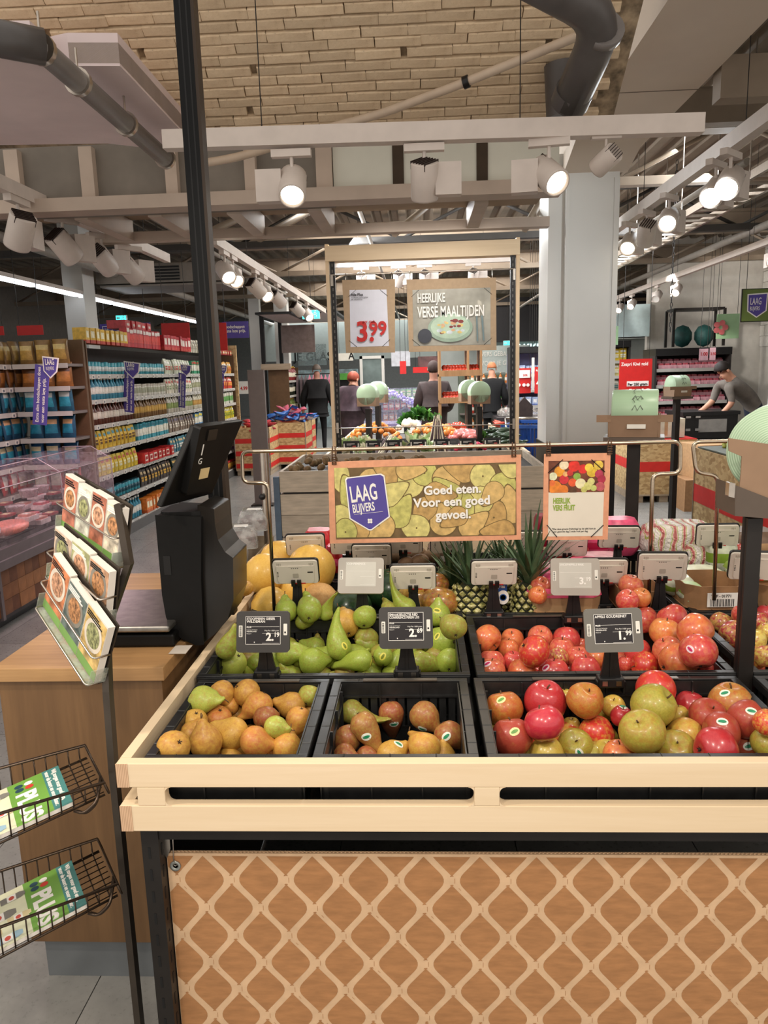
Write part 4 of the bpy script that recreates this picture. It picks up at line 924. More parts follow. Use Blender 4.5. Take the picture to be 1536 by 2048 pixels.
def ring2(poly,x0,x1,z0,z1):
    def cl(P_,f):
        out=[]
        for i in range(len(P_)):
            p,q=P_[i-1],P_[i]; a,b=f(p),f(q)
            if a*b<0: u=a/(a-b); out.append((p[0]+(q[0]-p[0])*u,p[1]+(q[1]-p[1])*u))
            if b>=0: out.append(q)
        return out
    for f in (lambda p:p[0]-x0,lambda p:x1-p[0],lambda p:p[1]-z0,lambda p:z1-p[1]):
        if poly: poly=cl(poly,f)
    return poly
def pearpoly(s,neck=1.0,n=22):
    P_=[]
    for i in range(n):
        a=2*PI*i/n; r=s*(1+.0*math.cos(a)); x=math.sin(a)*r; z=-math.cos(a)*r
        if z>0: k=(z/s); x*=(1-.48*k*neck); z*=(1+.95*neck)
        P_.append((x,z))
    return P_
m=MB(); rs=random.Random(5); layer=0; X0,X1,Z0,Z1=min(c.x for c in ins)+.003,max(c.x for c in ins)-.003,min(c.z for c in ins)+.006,max(c.z for c in ins)-.006
spots=[(.02,.9,.03,200,1),(.1,.55,.034,20,1),(.2,.8,.032,120,1),(.33,.86,.03,60,1),(.42,.75,.034,10,1),(.5,.9,.032,0,.3),(.62,.8,.036,180,.25),(.72,.92,.03,70,1),(.82,.84,.032,0,.1),(.93,.7,.034,170,1),(.98,.35,.034,10,1),(.88,.25,.032,-20,.4),(.8,.5,.036,95,1),(.7,.45,.034,200,1),(.6,.2,.035,10,1),(.5,.4,.03,150,1),(.45,.12,.034,60,.3),(.35,.3,.032,-30,1),(.25,.15,.036,95,1),(.12,.1,.03,70,1),(.02,.3,.032,90,1),(.05,.08,.03,0,.2),(.75,.12,.03,-50,1),(.93,.05,.03,90,1),(.3,.6,.03,-60,1),(.64,.6,.03,45,1),(.88,.62,.026,140,.8),(.56,.62,.028,-100,1),(.98,.95,.026,60,.5),(.16,.4,.028,-140,1),(.4,.95,.026,-90,1),(.68,.28,.026,120,1)]
for i,(u,v,s,a,nk) in enumerate(spots):
    s*=1.16
    cx,cz=X0+(X1-X0)*u,Z0+(Z1-Z0)*v; ca,sa=math.cos(math.radians(a)),math.sin(math.radians(a)); dy=YS-.0068-i*.00006
    for sc_,mi_,o in ((1.06,5,0),(1,i%4,.00003)):
        poly=ring2([(cx+(x*ca-z*sa)*sc_,cz+(x*sa+z*ca)*sc_) for x,z in pearpoly(s,nk)],X0,X1,Z0,Z1)
        if len(poly)>2: m.flat([(x,dy-o,z) for x,z in poly],mi_)
    bx,bz=cx+sa*s*.0-0,cz-ca*s*.0
    if nk<.5: m.flat([(cx+.003*math.cos(q),dy-.00005,cz+.003*math.sin(q)) for q in [k*PI/3 for k in range(6)]],5)
m.build('printed_pears',PCOL,pr_,world=True,kind='stuff')
PUR=mat('badge_purple',(84,72,150),.55,var=.04)
bd=MB(); yb=YS-.0095
q=[at(x,y,Y=yb) for x,y in ((690,959),(693,955),(762,947),(769,951),(780,1034),(743,1061),(738,1061),(699,1038))]; cx=sum(p.x for p in q)/8; cz=sum(p.z for p in q)/8
bd.flat([(p.x,yb,p.z) for p in q][::-1],0); bd.flat([(cx+(p.x-cx)*.94,yb-.0002,cz+(p.z-cz)*.955) for p in q][::-1],1); bdo=bd.build('badge',[WPRT,PUR],t,world=True)
RB=rotm(0,math.radians(-6.5),0)
TL=lambda px,py: Matrix.Translation(at(px,py,Y=yb-.0004)-t.location)@RB@FACE()
text('LAAG',.068,TL(702,1005),WPRT,bdo,sx=.47,bold=.02); text('BLIJVERS',.036,TL(706,1026),WPRT,bdo,sx=.50,bold=.02)
m=MB(); a=at(708,1029,Y=yb-.0004)-t.location; b=at(766,1023,Y=yb-.0004)-t.location; m.tube([a,b],.0006,4)
for sx_ in(-1,1):
    for sz in(-1,1):
        c=at(740,1042,Y=yb-.0004)-t.location; m.cyl((c.x+sx_*.0035,c.y,c.z+sz*.0035),(c.x+sx_*.0035,c.y-.0003,c.z+sz*.0035),.0036,n=10)
m.build('badge_ornament',[WPRT],bdo)
for l,px,py in (('Goed eten.',905,987),('Voor een goed',904,1011),('gevoel.',907,1037)):
    for off,mt_,nm,yo in ((.0009,mat('text_shadow_print',(120,108,70),.7),'lettering_edge',.0),(0,WPRT,'lettering',.0006)):
        a=at(px,py,Y=yb)-t.location; text(l,.037,Matrix.Translation((a.x+off,a.y-.0008-yo,a.z-off))@rotm(0,math.radians(-1.5),0)@FACE(),mt_,t,nm,align='CENTER',bold=.03,sx=1.0)
clip_on(at(669,925,Y=YS).x,at(669,925,Y=YS).z,t); clip_on(at(1027,910,Y=YS).x,at(1027,910,Y=YS).z,t)
# fresh fruit sign
t=thing('fruit_sign','small kraft sign with fruit photo and green words Heerlijk vers fruit','sign',(.45,YS-.004,1.23))
cs=[at(x,y,Y=YS-.004) for x,y in ((1085,1080),(1215,1079),(1221,906),(1088,908))]
slab(cs,YS-.006,.004).build('board',[SAL],t,world=True)
Q=lambda l,y: [at(a,b,Y=y) for a,b in l]
slab(Q(((1096,1073),(1205,1072),(1208,984),(1097,985)),YS-.0065),YS-.0068,.0006).build('white_sheet',[CREAMP],t,world=True)
ph=slab(Q(((1097,985),(1208,984),(1209,921),(1097,922)),YS-.0065),YS-.0068,.0006).build('fruit_photo',[mat('photo_ground',(110,60,40),.6,var=.3,scale=40)],t,world=True)
pc_=[('dc3428',(1148,932,11)),('d8322c',(1166,938,9)),('e79a2e',(1119,943,10)),('e9d8b4',(1128,930,9)),('dfe0b8',(1106,953,8)),('d0343a',(1128,959,9)),('8fb04a',(1154,953,7)),('e05a30',(1145,965,8)),('e6dcae',(1161,967,10)),('dcb53a',(1184,944,10)),('e9c848',(1178,935,8)),('e4c24e',(1197,930,9)),('b03a52',(1198,948,8)),('a82c44',(1203,958,8)),('c05a60',(1200,973,9)),('ccc878',(1176,972,8)),('c8c46c',(1168,979,6)),('d2cc80',(1182,963,7)),('e0832e',(1110,975,13)),('da7a2c',(1126,980,10)),('5c3c26',(1146,982,7)),('e8b070',(1131,948,5)),('c43a30',(1140,946,6)),('e07038',(1104,966,6)),('bfc670',(1187,976,6))]
m=MB(); ms_=[]; 
for i,(c,(x,y,r)) in enumerate(pc_):
    p=at(x,y,Y=YS-.007); r=r*.00152; ms_.append(mat('photo_'+c,c,.55,var=.12,scale=80)); z0,z1=at(1150,984,Y=YS).z,at(1150,922,Y=YS).z; x0,x1=cs[0].x+.018,cs[1].x-.011
    poly=ring2([(p.x+r*math.cos(k*PI/8),p.z+r*math.sin(k*PI/8)) for k in range(16)],x0,x1+.004,z0,z1)
    if len(poly)>2: m.flat([(a,YS-.0070-i*.00004,b) for a,b in poly],i)
m.build('printed_fruit',ms_,ph,world=True,kind='stuff')
GRN=mat('print_green',(140,168,56),.6,var=.03)
for l,x,y in (('HEERLIJK',1106,1007),('VERS FRUIT',1106,1021)):
    a=at(x,y,Y=YS-.0072)-t.location; text(l,.0225,Matrix.Translation(a)@FACE(),GRN,t,sx=.56,bold=.035)
for l,x,y in (('*Met deze groene fruitschaal op de tafel kom je',1104,1060),('een gezonde dag 2 stuks fruit per dag.',1107,1065)):
    a=at(x,y,Y=YS-.0072)-t.location; text(l,.0075,Matrix.Translation(a)@FACE(),INK,t,'small_print',sx=.88)
for a,b in (((1096,946),(1126,919)),((1183,919),(1210,944)),((1094,1050),(1114,1074)),((1207,1050),(1182,1074))):
    MB().tube(Q((a,b),YS-.009),.0012,6).build('elastic_corner',[INK],t,world=True)
clip_on(at(1096,908,Y=YS).x,at(1096,908,Y=YS).z,t); clip_on(at(1218,905,Y=YS).x,at(1218,905,Y=YS).z,t)
# ================================================================ goods behind the crates
g3=random.Random(11)
MEL=skin('melon_yellow','e0b050','e8be5c','d8a044','e0ac50',.3,'c98c30',.3,None,.4,.1); MELN=skin('melon_net','cf9c5c','dcb074','b88850','caa068',.4,'a47a48',.2,None,.6,.0)
WML=skin('watermelon_green','1f3a20','2c4f2a','4b6e38','16281a',.5,None,1.0,None,.3,.2,soft=.05); MGO=skin('mango_skin','c89a3c','d0a648','c43c34','7a8436',.55,None,.2,None,.3,.3); MGG=skin('mango_green','4c5e2c','5e6e34','8a6a34','70402c',.35,None,.2,None,.3,.3)
def lump(lst,nm,cat,kind,group,rs=g3,z0=.735,cal=False,stem=False):
    for i,(px,py,d,z,mt,lab,ax) in enumerate(lst):
        p=at(px,py,Z=z); dep=(p-EYE).dot(FW); fruit(kind,nm,lab,mt,p,d*dep/FPX,ax,lab,cat,group,k=i%3,stem=stem,calyx=cal,rs=rs)
lump([(530,1148,84,.935,MEL,'large yellow melon at the left wall of the table',(0,.3,1)),(560,1122,84,.93,MEL,'yellow melon peeping out at the back of the melon heap',(.3,1,.4)),(622,1138,100,.935,MEL,'yellow melon with dull green shade, right in the heap',(.4,.6,1)),
 (541,1212,80,.865,MEL,'lowest yellow melon with a dark blossom spot by the left board',(.2,-1,.5)),(598,1180,92,.87,MEL,'yellow melon behind the white tag, low in the heap',(0,.2,1)),(640,1203,76,.85,MELN,'tan netted melon half wrapped in paper',(.5,0,1)),(600,1226,66,.85,MELN,'tan netted melon under the white tag neck',(.5,0,1))],'melon','melon','ball','melons in the third row',cal=False)
lump([(700,1218,90,.845,WML,'dark green watermelon beneath the blank price tag',(1,.4,.2)),(785,1184,96,.86,WML,'dark green watermelon with pale stripes right of the blank tag',(.3,.5,1))],'watermelon','watermelon','ball','watermelons in the third row')
lump([(822,1186,40,.90,MEL,'small yellow mango left of the tag neck',(1,.2,.1)),(879,1203,58,.89,MGO,'red and green mango right of the tag neck',(1,.1,-.2)),(866,1172,50,.90,MGO,'orange-red mango behind the red and green one',(1,0,.3)),(892,1160,46,.90,MGG,'dark green mango at the back of the mangos',(.4,0,1)),(836,1208,46,.875,MGO,'tan mango in front of the small yellow one',(1,.4,0)),(905,1180,44,.86,MGG,'green mango touching the pineapple crate',(1,.4,0))],'mango','mango','egg','mangos in the third row')
# pineapples
PBS=NT('pineapple_skin'); vo=PBS.n('ShaderNodeTexNoise'); vo.inputs['Scale'].default_value=90; PBS.ln(PBS.co(),vo.inputs[0]); PBS.ln(PBS.ramp(vo.outputs['Fac'],[(.35,'6e6c36'),(.48,'a8a258'),(.6,'d6ce98')]),PBS.b.inputs[0]); PBS.setp(.6); PBS=PBS.m
PGAP=mat('pineapple_gap',(44,46,24),.8,var=.2); PLF=mat('pineapple_leaf',(92,118,84),.45,var=.2,scale=18); PLF2=mat('pineapple_leaf_dark',(52,74,46),.45,var=.2,scale=18)
def pineapple(c,r,h,lean,label,seed,lh=.16,nl=34):
    rs=random.Random(seed); t=thing('pineapple',label,'pineapple',c,rot=lean,group='pineapples in the third row')
    MB().lathe([(r*.5,0),(r*.85,h*.1),(r*.97,h*.35),(r*.97,h*.6),(r*.8,h*.85),(r*.4,h)],18).build('fruit_body',[PGAP],t)
    m=MB(); rows=8
    for i in range(rows):
        z=h*(.06+.88*i/(rows-1)); f=(z/h); rad=r*(.6+.42*math.sin(PI*(.12+.76*f))); n=13; 
        for k in range(n):
            a=2*PI*(k+.5*(i%2))/n; ca,sa=math.cos(a),math.sin(a); e=h/rows*.60; wd=rad*PI/n*.9; P0=V((ca*rad,sa*rad,z)); T_=V((-sa,ca,0)); N_=V((ca,sa,0))
            q=[P0+T_*wd*.95-N_*.001,P0+T_*wd*.5+V((0,0,e*.6)),P0+V((0,0,e))-N_*.001,P0-T_*wd*.5+V((0,0,e*.6)),P0-T_*wd*.95-N_*.001,P0-T_*wd*.5-V((0,0,e*.6)),P0-V((0,0,e))-N_*.001,P0+T_*wd*.5-V((0,0,e*.6))]
            tip=P0+N_*.008+V((0,0,-.002)); m.add(q+[tip],[(j,(j+1)%8,8) for j in range(8)],0)
    m.build('eyes',[PBS],t,kind='stuff')
    m=MB(); 
    for k in range(nl):
        a=k*2.4+rs.uniform(-.2,.2); u=k/nl; L=lh*(.55+.5*u)*rs.uniform(.85,1.1); out=(1-u)*.9+.12; w_=.011; z0=h*.97+u*.03; p=V((math.cos(a)*.012,math.sin(a)*.012,z0)); d=V((math.cos(a)*out,math.sin(a)*out,1)).normalized(); s_=V((-math.sin(a),math.cos(a),0)); L_=[]
        for q in range(5):
            f=q/4; pt=p+d*L*f+V((math.cos(a),math.sin(a),-.35))*L*.28*f*f*(1.2-u*.8); ww=w_*(1-f)**.8+.0006; L_+=[pt-s_*ww,pt+V((0,0,-ww*.5)),pt+s_*ww]
        for q in range(4): m.add([L_[3*q],L_[3*q+1],L_[3*q+2],L_[3*q+3],L_[3*q+4],L_[3*q+5]],[(0,1,4,3),(1,2,5,4)],k%3==0 and 1 or 0,True)
    m.build('leaf_crown',[PLF,PLF2],t)
    return t
p=at(936,1215,Z=.80); pineapple((p.x,2.29,.80),.068,.135,(-.15,.05,.3),'pineapple left of the tag neck, crown spread wide under the banner',1,.17)
t=pineapple((at(1046,1215,Z=.80).x,2.28,.795),.058,.15,(-.05,-.04,0),'pineapple right of the tag neck with a tall crown beside the banner',2,.24,40)
t=pineapple((at(905,1150,Z=.80).x-.0,2.44,.78),.055,.11,(-.1,-.1,0),'pineapple behind, partly hidden at the left of the pineapple crate',3,.15)
pineapple((at(985,1150,Z=.80).x,2.46,.79),.055,.12,(-.2,.0,0),'pineapple at the back, only its dark crown showing under the banner',4,.16)
t=thing('fruit_label','round white and blue paper label hanging beside the right pineapple','label',at(1004,1178,Y=2.22))
MB().prism([(-.016,.026),(-.014,-.008),(.014,-.008),(.017,.026)],0,.001,M=FACE()).build('blue_top',[mat('label_blue',(36,84,150),.4)],t)
m=MB().lathe([(0,0),(.018,0),(.018,.001)],20,M=FACE((.003,-.0015,-.026))@Matrix.Diagonal((1,1.25,1,1))).build('round_tag',[WPRT],t)
MB().lathe([(.008,.0012),(.0095,.0014),(.011,.0012)],16,M=FACE((.003,-.0015,-.026))).build('ring_print',[mat('label_blue',(36,84,150),.4)],t); text('yries',.014,FACE((-.013,-.0014,.004)),WPRT,t,sx=.8,bold=.03)
# cartons
PKF=mat('pink_film',(226,84,122),.3,var=.2,scale=22); PKW=mat('pink_white_film',(236,190,196),.3,var=.15,scale=22); KB=mat('kraft_box',(190,150,108),.75,var=.06,scale=30); KBD=mat('kraft_box_dark',(160,120,82),.75,var=.08,scale=30)
def carton(name,x0,x1,y0,y1,z0,z1,label,mt=KB,lip=0.02,grp='open cartons behind the apples',tilt=0,cut=.35,liner=None):
    t=thing(name,label,'carton',((x0+x1)/2,(y0+y1)/2,z0),rot=(0,0,tilt),group=grp); W,D,H=(x1-x0)/2,(y1-y0)/2,z1-z0
    m=MB(); c=lip
    poly=[(-W,-D+c),(-W+c,-D),(W-c,-D),(W,-D+c),(W,D-c),(W-c,D),(-W+c,D),(-W,D-c)]
    m.prism(poly,0,.003); n=8
    for i in range(n):
        a,b=poly[i],poly[(i+1)%n]; ha=H; m.add([(a[0]*.96,a[1]*.96,0),(b[0]*.96,b[1]*.96,0),(b[0],b[1],H),(a[0],a[1],H),(a[0]*.97,a[1]*.97,H),(b[0]*.97,b[1]*.97,H),(b[0]*.94,b[1]*.94,0),(a[0]*.94,a[1]*.94,0)],[(0,1,2,3),(3,2,5,4),(4,5,6,7)])
    m.build('tray',[mt],t)
    if liner:
        m=MB(); rs=random.Random(int(x0*1000)); q=[]
        for a in poly: q.append((a[0]*1.02,a[1]*1.02))
        for i in range(n):
            a,b=q[i],q[(i+1)%n]; m.add([(a[0],a[1],H-.012),(b[0],b[1],H-.012),(b[0]*.95,b[1]*.95,H+.012),(a[0]*.9,a[1]*.9,H+.016)],[(0,1,2,3)])
        m.build('pink_edge',[liner],t)
    return t
def pack(name,x,y,z,w_,d,h,mats_,label,cat,grp,seed,rotz=0,wr=.12):
    "soft wrapped pack: puffed box with creases"
    rs=random.Random(seed); m=MB(); n=7; vs=[]; 
    for k in range(n+1):
        v=k/n; 
        for i in range(12):
            a=2*PI*i/12; e=.55; cx=math.copysign(abs(math.cos(a))**e,math.cos(a)); cy=math.copysign(abs(math.sin(a))**e,math.sin(a)); puff=(1-abs(2*v-1)**3)*.28+.74
            vs.append((cx*w_/2*puff*(1+rs.uniform(-wr,wr)*.5),cy*d/2*puff*(1+rs.uniform(-wr,wr)*.5),h*v+rs.uniform(-wr,wr)*h*.08))
    fs=[(12*k+i,12*k+(i+1)%12,12*k+12+(i+1)%12,12*k+12+i) for k in range(n) for i in range(12)]
    b=len(m.v); m.add(vs,fs,0,True)
    for i,f in enumerate(m.f):
        k=(i//12); m.mi[i]=(1 if len(mats_)>1 and k in (2,3) else (2 if len(mats_)>2 and (i%12) in (7,8,9) else 0))
    m.add([vs[i] for i in range(12)],[tuple(reversed(range(12)))]); m.add([vs[12*n+i] for i in range(12)],[tuple(range(12))])
    o=m.build(name,mats_); o.location=(x,y,z); o.rotation_euler=(0,0,rotz); return tag(o,label,cat,grp)
carton('carton',.315,.545,2.215,2.40,.865,.925,'kraft carton with hot pink rim below the grey 3.19 tag',KB,.03,liner=PKF)
carton('carton',.60,.73,2.215,2.40,.86,.93,'small open kraft carton beside the red apple, left of the steel rod',KBD,.025)
carton('carton',.80,.985,2.22,2.42,.865,.94,'octagonal brown carton with white barcode label in front',KBD,.04)
carton('carton',1.00,1.2,2.22,2.42,.865,.94,'octagonal brown carton at the far right behind the post',KBD,.04)
t=thing('barcode_sheet','white barcode label TRF - 01771 on the octagonal brown carton','label',(.90,2.217,.90))
MB().box((-.045,-.001,-.022),(.045,0,.022)).build('paper',[WPRT],t); text('TRF - 01771',.012,FACE((-.034,-.0012,.008)),INK,t,bold=.02)
m=MB(); rs=random.Random(4); x=-.036
while x<.034: w_=rs.choice((.0012,.0024)); m.box((x,-.0016,-.020),(x+w_,-.001,.003)); x+=w_+rs.choice((.0015,.003))
m.build('barcode',[INK],t)
lump([(1262,1170,50,.95,'pinkl','orange-red apple in the kraft carton beside the rod',(.2,0,1)),(1255,1200,46,.93,'pinkl','apple low between the two kraft cartons',(.2,-.4,1)),(1282,1195,40,.93,'oran','orange apple leaning against the kraft carton wall',(.2,-.4,1)),(1082,1172,42,.94,'pinkl','red apple at the left of the pink-rimmed carton',(.2,-.6,1)),(1076,1190,38,.93,'oran','apple low at the left of the pink-rimmed carton',(.2,-.6,1))],'apple','apple','apple','apples in the third row cartons',stem=True,cal=True)
GWP=mat('green_white_wrap',(222,226,200),.3,var=.18,scale=20); GLP=mat('leaf_green_print',(140,170,60),.35,var=.15,scale=14); WHP=mat('white_wrap',(228,218,206),.28,var=.12,scale=18)
k=0; WRS=NT('striped_film'); _g=WRS.n('ShaderNodeTexWave'); _g.inputs['Scale'].default_value=9; _g.inputs['Distortion'].default_value=6; WRS.ln(WRS.co(),_g.inputs[0]); WRS.ln(WRS.ramp(_g.outputs['Fac'],[(.2,'e6ddd2'),(.42,'e2d6cc'),(.5,'b4bf5a'),(.62,'aebd52'),(.7,'e8ded6'),(.85,'d89a8a'),(1,'b85c58')]),WRS.b.inputs[0]); WRS.setp(.22,0,.7); WRS.bump(WRS.noise(WRS.co(),30,3,.6,2),.8,.02); WRS=WRS.m
TRP=mat('tomato_red_pack',(196,36,40),.35,var=.2); ONP=mat('orange_net',(226,120,48),.4,var=.2); BNP=mat('brown_pack',(120,96,78),.35,var=.2)
for px,y,z,w_,d,h,ms_,l,c in ((1115,2.34,.92,.11,.12,.045,[PKF,PKW],'pink apple pack in the pink-rimmed carton','pack'),(1205,2.36,.92,.11,.12,.05,[PKW,PKF],'white-pink pack behind the grey 3.19 tag','pack'),(1100,2.50,.885,.12,.12,.06,[PKW,PKF],'crumpled pink pack left behind the pink-rimmed carton','pack'),(1170,2.52,.885,.12,.12,.07,[PKF,PKW],'pink pack behind the grey tag','pack'),
    (1355,2.40,.87,.09,.12,.06,[GWP,GLP],'green-white bag of green apples behind the small carton','bag'),(1385,2.30,.87,.07,.10,.055,[GLP,GWP],'green apple bag with leaf print left of the octagonal carton','bag'),(1400,2.50,.875,.15,.12,.05,[GWP,GLP],'green-white bag lying behind the octagonal carton','bag'),
    (1438,2.64,.88,.10,.10,.12,[GWP,GLP],'pale green carton pack standing right of the bagged apples','pack'),(1500,2.46,.90,.14,.14,.05,[GLP,GWP],'green apple bag half behind the post','bag'),(1330,2.56,.86,.08,.08,.05,[BLACK],'black tray edge behind the small carton','tray'),
    (1355,2.80,.87,.27,.2,.15,[WRS],'big bulging bag of bagged apples in striped film','bag'),(1400,2.70,.86,.13,.14,.10,[WRS],'smaller striped film bag in front of the bulging bag','bag'),
    (1232,2.86,.89,.17,.12,.14,[PKF,PKW],'upright hot pink box of apples right of the fruit sign','pack'),(1180,2.84,.90,.14,.12,.09,[PKF,mat('deep_pink',(190,30,70),.35)],'hot pink pack under the fruit sign','pack'),(1085,2.9,.92,.07,.10,.12,[mat('deep_red_net',(150,24,48),.4,var=.2),PKF],'dark red net bag between the two hanging signs','bag'),
    (770,2.88,.90,.10,.10,.10,[ONP,WHP],'orange net bag hanging out under the pear banner','bag'),(735,2.74,.89,.11,.10,.05,[WHP,ONP],'white and orange pack behind the blank tag','pack'),
    (668,2.70,.88,.06,.10,.10,[TRP,PKF],'bright red pack right of the melons','pack'),(640,2.84,.89,.12,.12,.12,[TRP,PKF],'bright red pack behind the melons','pack'),
    (880,2.78,.88,.10,.12,.08,[BNP,WHP],'brown see-through pack beside the kiwis','pack'),(1200,2.66,.90,.16,.10,.04,[PKW,PKF],'flat white-pink pack in front of the plums','pack'),(1495,2.8,.90,.2,.16,.09,[BNP,KB],'brown pack of passion fruit at the far right','pack')):
    x=at(px,1120,Y=y).x; pack(c,x,y,z,w_,d,h,ms_,l,c,'wrapped fruit in the back rows',k); k+=1
KIW=skin('kiwi_brown','7c6044','8c6e4e','6c523a','7c6248',.4,None,.1,None,.6,0); PLM=skin('plum_purple','5a1830','6c2038','3c1020','8a3048',.5,None,.2,None,.2,.4); POM=skin('pome_red','b83a34','c44a3c','a02830','c85a44',.5,None,.2,None,.3,.3)
lump([(x,y,d,.93,KIW,'brown kiwi, '+w_,(1,.2,.2)) for x,y,d,w_ in ((790,1112,26,'leftmost under the banner'),(833,1108,30,'topmost of the heap'),(838,1124,32,'nearest behind the white tag'),(815,1100,28,'right above the tag neck'),(862,1112,28,'rightmost of the heap'),(812,1126,26,'low beside the tag neck'))],'kiwi','kiwi','egg','kiwis under the pear banner')
lump([(x,y,d,.93,mt,l,(0,.3,1)) for x,y,d,mt,l in ((1072,1106,26,PLM,'dark purple plum at the left end of the plum heap'),(1090,1117,36,PLM,'dark purple plum, largest in front'),(1112,1104,28,PLM,'purple plum behind the largest one'),(1128,1115,30,POM,'red plum left of the tag neck under the fruit sign'),(1148,1112,32,POM,'red plum right of the tag neck under the fruit sign'),(1165,1102,26,POM,'red plum at the right of the heap'),(1100,1130,26,PLM,'lowest purple plum under the fruit sign'))],'plum','plum','ball','plums under the fruit sign')
lump([(1498,1090,32,.95,POM,'shiny brown-red fruit by the post at the far right',(0,.3,1)),(1478,1100,26,.94,POM,'second brown-red fruit left of it',(0,.3,1)),(1275,1075,24,.95,'pinkl','red apple seen behind the steel rod',(0,.3,1))],'apple','apple','ball','fruit behind the post')
# clear clamshell packs left of the melons, on the far end of the oak counter
CLR=clear('clear_plastic',(235,235,230),.3); NUTS=mat('nut_brown',(196,132,72),.6,var=.35,scale=60,bump=.6)
def clam(x,y,z,w_,d,h,label,rz=0,cont=NUTS):
    t=thing('clamshell_pack',label,'fruit pack',(x,y,z),(0,0,rz),'clear packs beside the scale')
    MB().prism(rr(w_*.86,d*.86,.02,3),.004,h*.55).build('contents',[cont],t)
    m=MB(); m.prism(rr(w_,d,.022,4),0,.003); n=len(rr(w_,d,.022,4)); a=rr(w_*.92,d*.92,.02,4); b=rr(w_,d,.022,4); c=rr(w_*.8,d*.8,.03,4)
    vs=[(x_,y_,0) for x_,y_ in a]+[(x_,y_,h*.5) for x_,y_ in b]+[(x_,y_,h) for x_,y_ in c]
    m.add(vs,[(q*n+i,q*n+(i+1)%n,q*n+n+(i+1)%n,q*n+n+i) for q in range(2) for i in range(n)]+[tuple(range(2*n,3*n))],0,True); m.build('clear_shell',[CLR],t)
    MB().box((-w_*.22,-d*.1,h),(w_*.22,d*.16,h+.0012)).build('paper_label',[WPRT],t); return t
# ================================================================ oak counter with self-service scale
t=thing('oak_counter','oak veneered counter with thick top left of the fruit table','counter',(-.85,1.76,0))
cx0,cx1,cy0,cy1=-1.075,-.655,1.735,2.62
t.location=(0,0,0)
bev(MB().box((cx0-.01,cy0-.012,.865),(cx1+.01,cy1+.01,.90)).build('counter_top',[OAKX],t),.0015,2)
bev(MB().box((cx0,cy0,.115),(cx1,cy0+.02,.865)).build('front_panel',[OAK],t),.001,1)
MB().box((cx0,cy0+.02,.115),(cx0+.02,cy1,.865)).build('side_panel',[OAK],t); MB().box((cx1-.02,cy0+.02,.115),(cx1,cy1,.865)).build('side_panel',[OAK],t); MB().box((cx0+.02,cy1-.02,.115),(cx1-.02,cy1,.865)).build('back_panel',[OAK],t)
MB().box((cx0+.03,cy0+.012,0),(cx1-.03,cy1-.03,.115)).build('plinth',[mat('plinth_bluegrey',(112,116,118),.5,var=.05)],t)
# scale
BK2=mat('scale_black',(12,11,10),.5,var=.1,scale=50,spec=.3); PLT=mat('steel_platter',(150,146,140),.3,.9,var=.12,scale=30)
zc=.902
t=thing('scale','black self-service scale with steel platter and tilted touch screen on the oak counter','scale',(-.74,1.98,zc))
def W3(px,py,Y): return at(px,py,Y=Y)
m=MB(); m.box((-.90,1.86,zc),(-.66,2.18,zc+.035)); bev(m.build('scale_base',[BK2],t,world=True),.006,2)
bev(MB().box((-.945,1.845,zc+.045),(-.665,2.20,zc+.062)).build('weighing_platter',[PLT],t,world=True),.006,3)
MB().box((-.86,1.9,zc+.03),(-.70,2.14,zc+.046)).build('platter_support',[BK2],t,world=True)
Yf=1.90
P2=[W3(x,y,Yf) for x,y in ((310,1030),(402,1034),(402,1160),(408,1290),(392,1291),(366,1280),(345,1262),(332,1235),(324,1190))]
m=MB(); m.prism([(p.x,p.z) for p in P2][::-1],-.20,0,M=frame((0,Yf,0),(1,0,0),(0,0,1))); bd=m.build('printer_body',[BK2],t,world=True); bev(bd,.006,2)
m=MB(); m.prism([(p.x,p.z) for p in [W3(x,y,Yf+.02) for x,y in ((395,1010),(428,1018),(430,1050),(436,1080),(450,1104),(466,1116),(467,1200),(455,1240),(430,1268),(402,1290),(398,1290))]][::-1],-.16,0,M=frame((0,Yf+.02,0),(1,0,0),(0,0,1))); bev(m.build('rear_hump',[mat('scale_gloss',(24,20,16),.28,var=.1,spec=.6)],t,world=True),.004,2)
m=MB(); m.box((W3(326,1110,Yf).x,Yf-.0015,W3(326,1150,Yf).z),(W3(340,1110,Yf).x,Yf,W3(326,1112,Yf).z)); m.build('latch_recess',[INK],t,world=True)
m=MB(); a=W3(335,1018,Yf+.06); m.prism(rr(.12,.14,.03,4),a.z-.04,a.z+.0,M=Matrix.Translation((a.x+.05,a.y+.02,0))); m.build('screen_neck',[BK2],t,world=True)
# tilted screen slab seen from behind
o_=W3(322,1016,1.86); u_=W3(380,856,1.86)-o_; u_=u_+V((0,.05,0)); d_=V((.075,.21,0)); n_=u_.cross(d_).normalized(); nn=n_*.018
q=[o_,o_+d_,o_+d_+u_,o_+u_]; m=MB(); m.add([p for p in q]+[p+nn for p in q],[(0,1,2,3),(7,6,5,4),(0,4,5,1),(1,5,6,2),(2,6,7,3),(3,7,4,0)])
so=m.build('touch_screen',[BK2],t,world=True); bev(so,.004,2)
sgn_=-1 if (n_.dot(-o_+EYE))<0 else 1
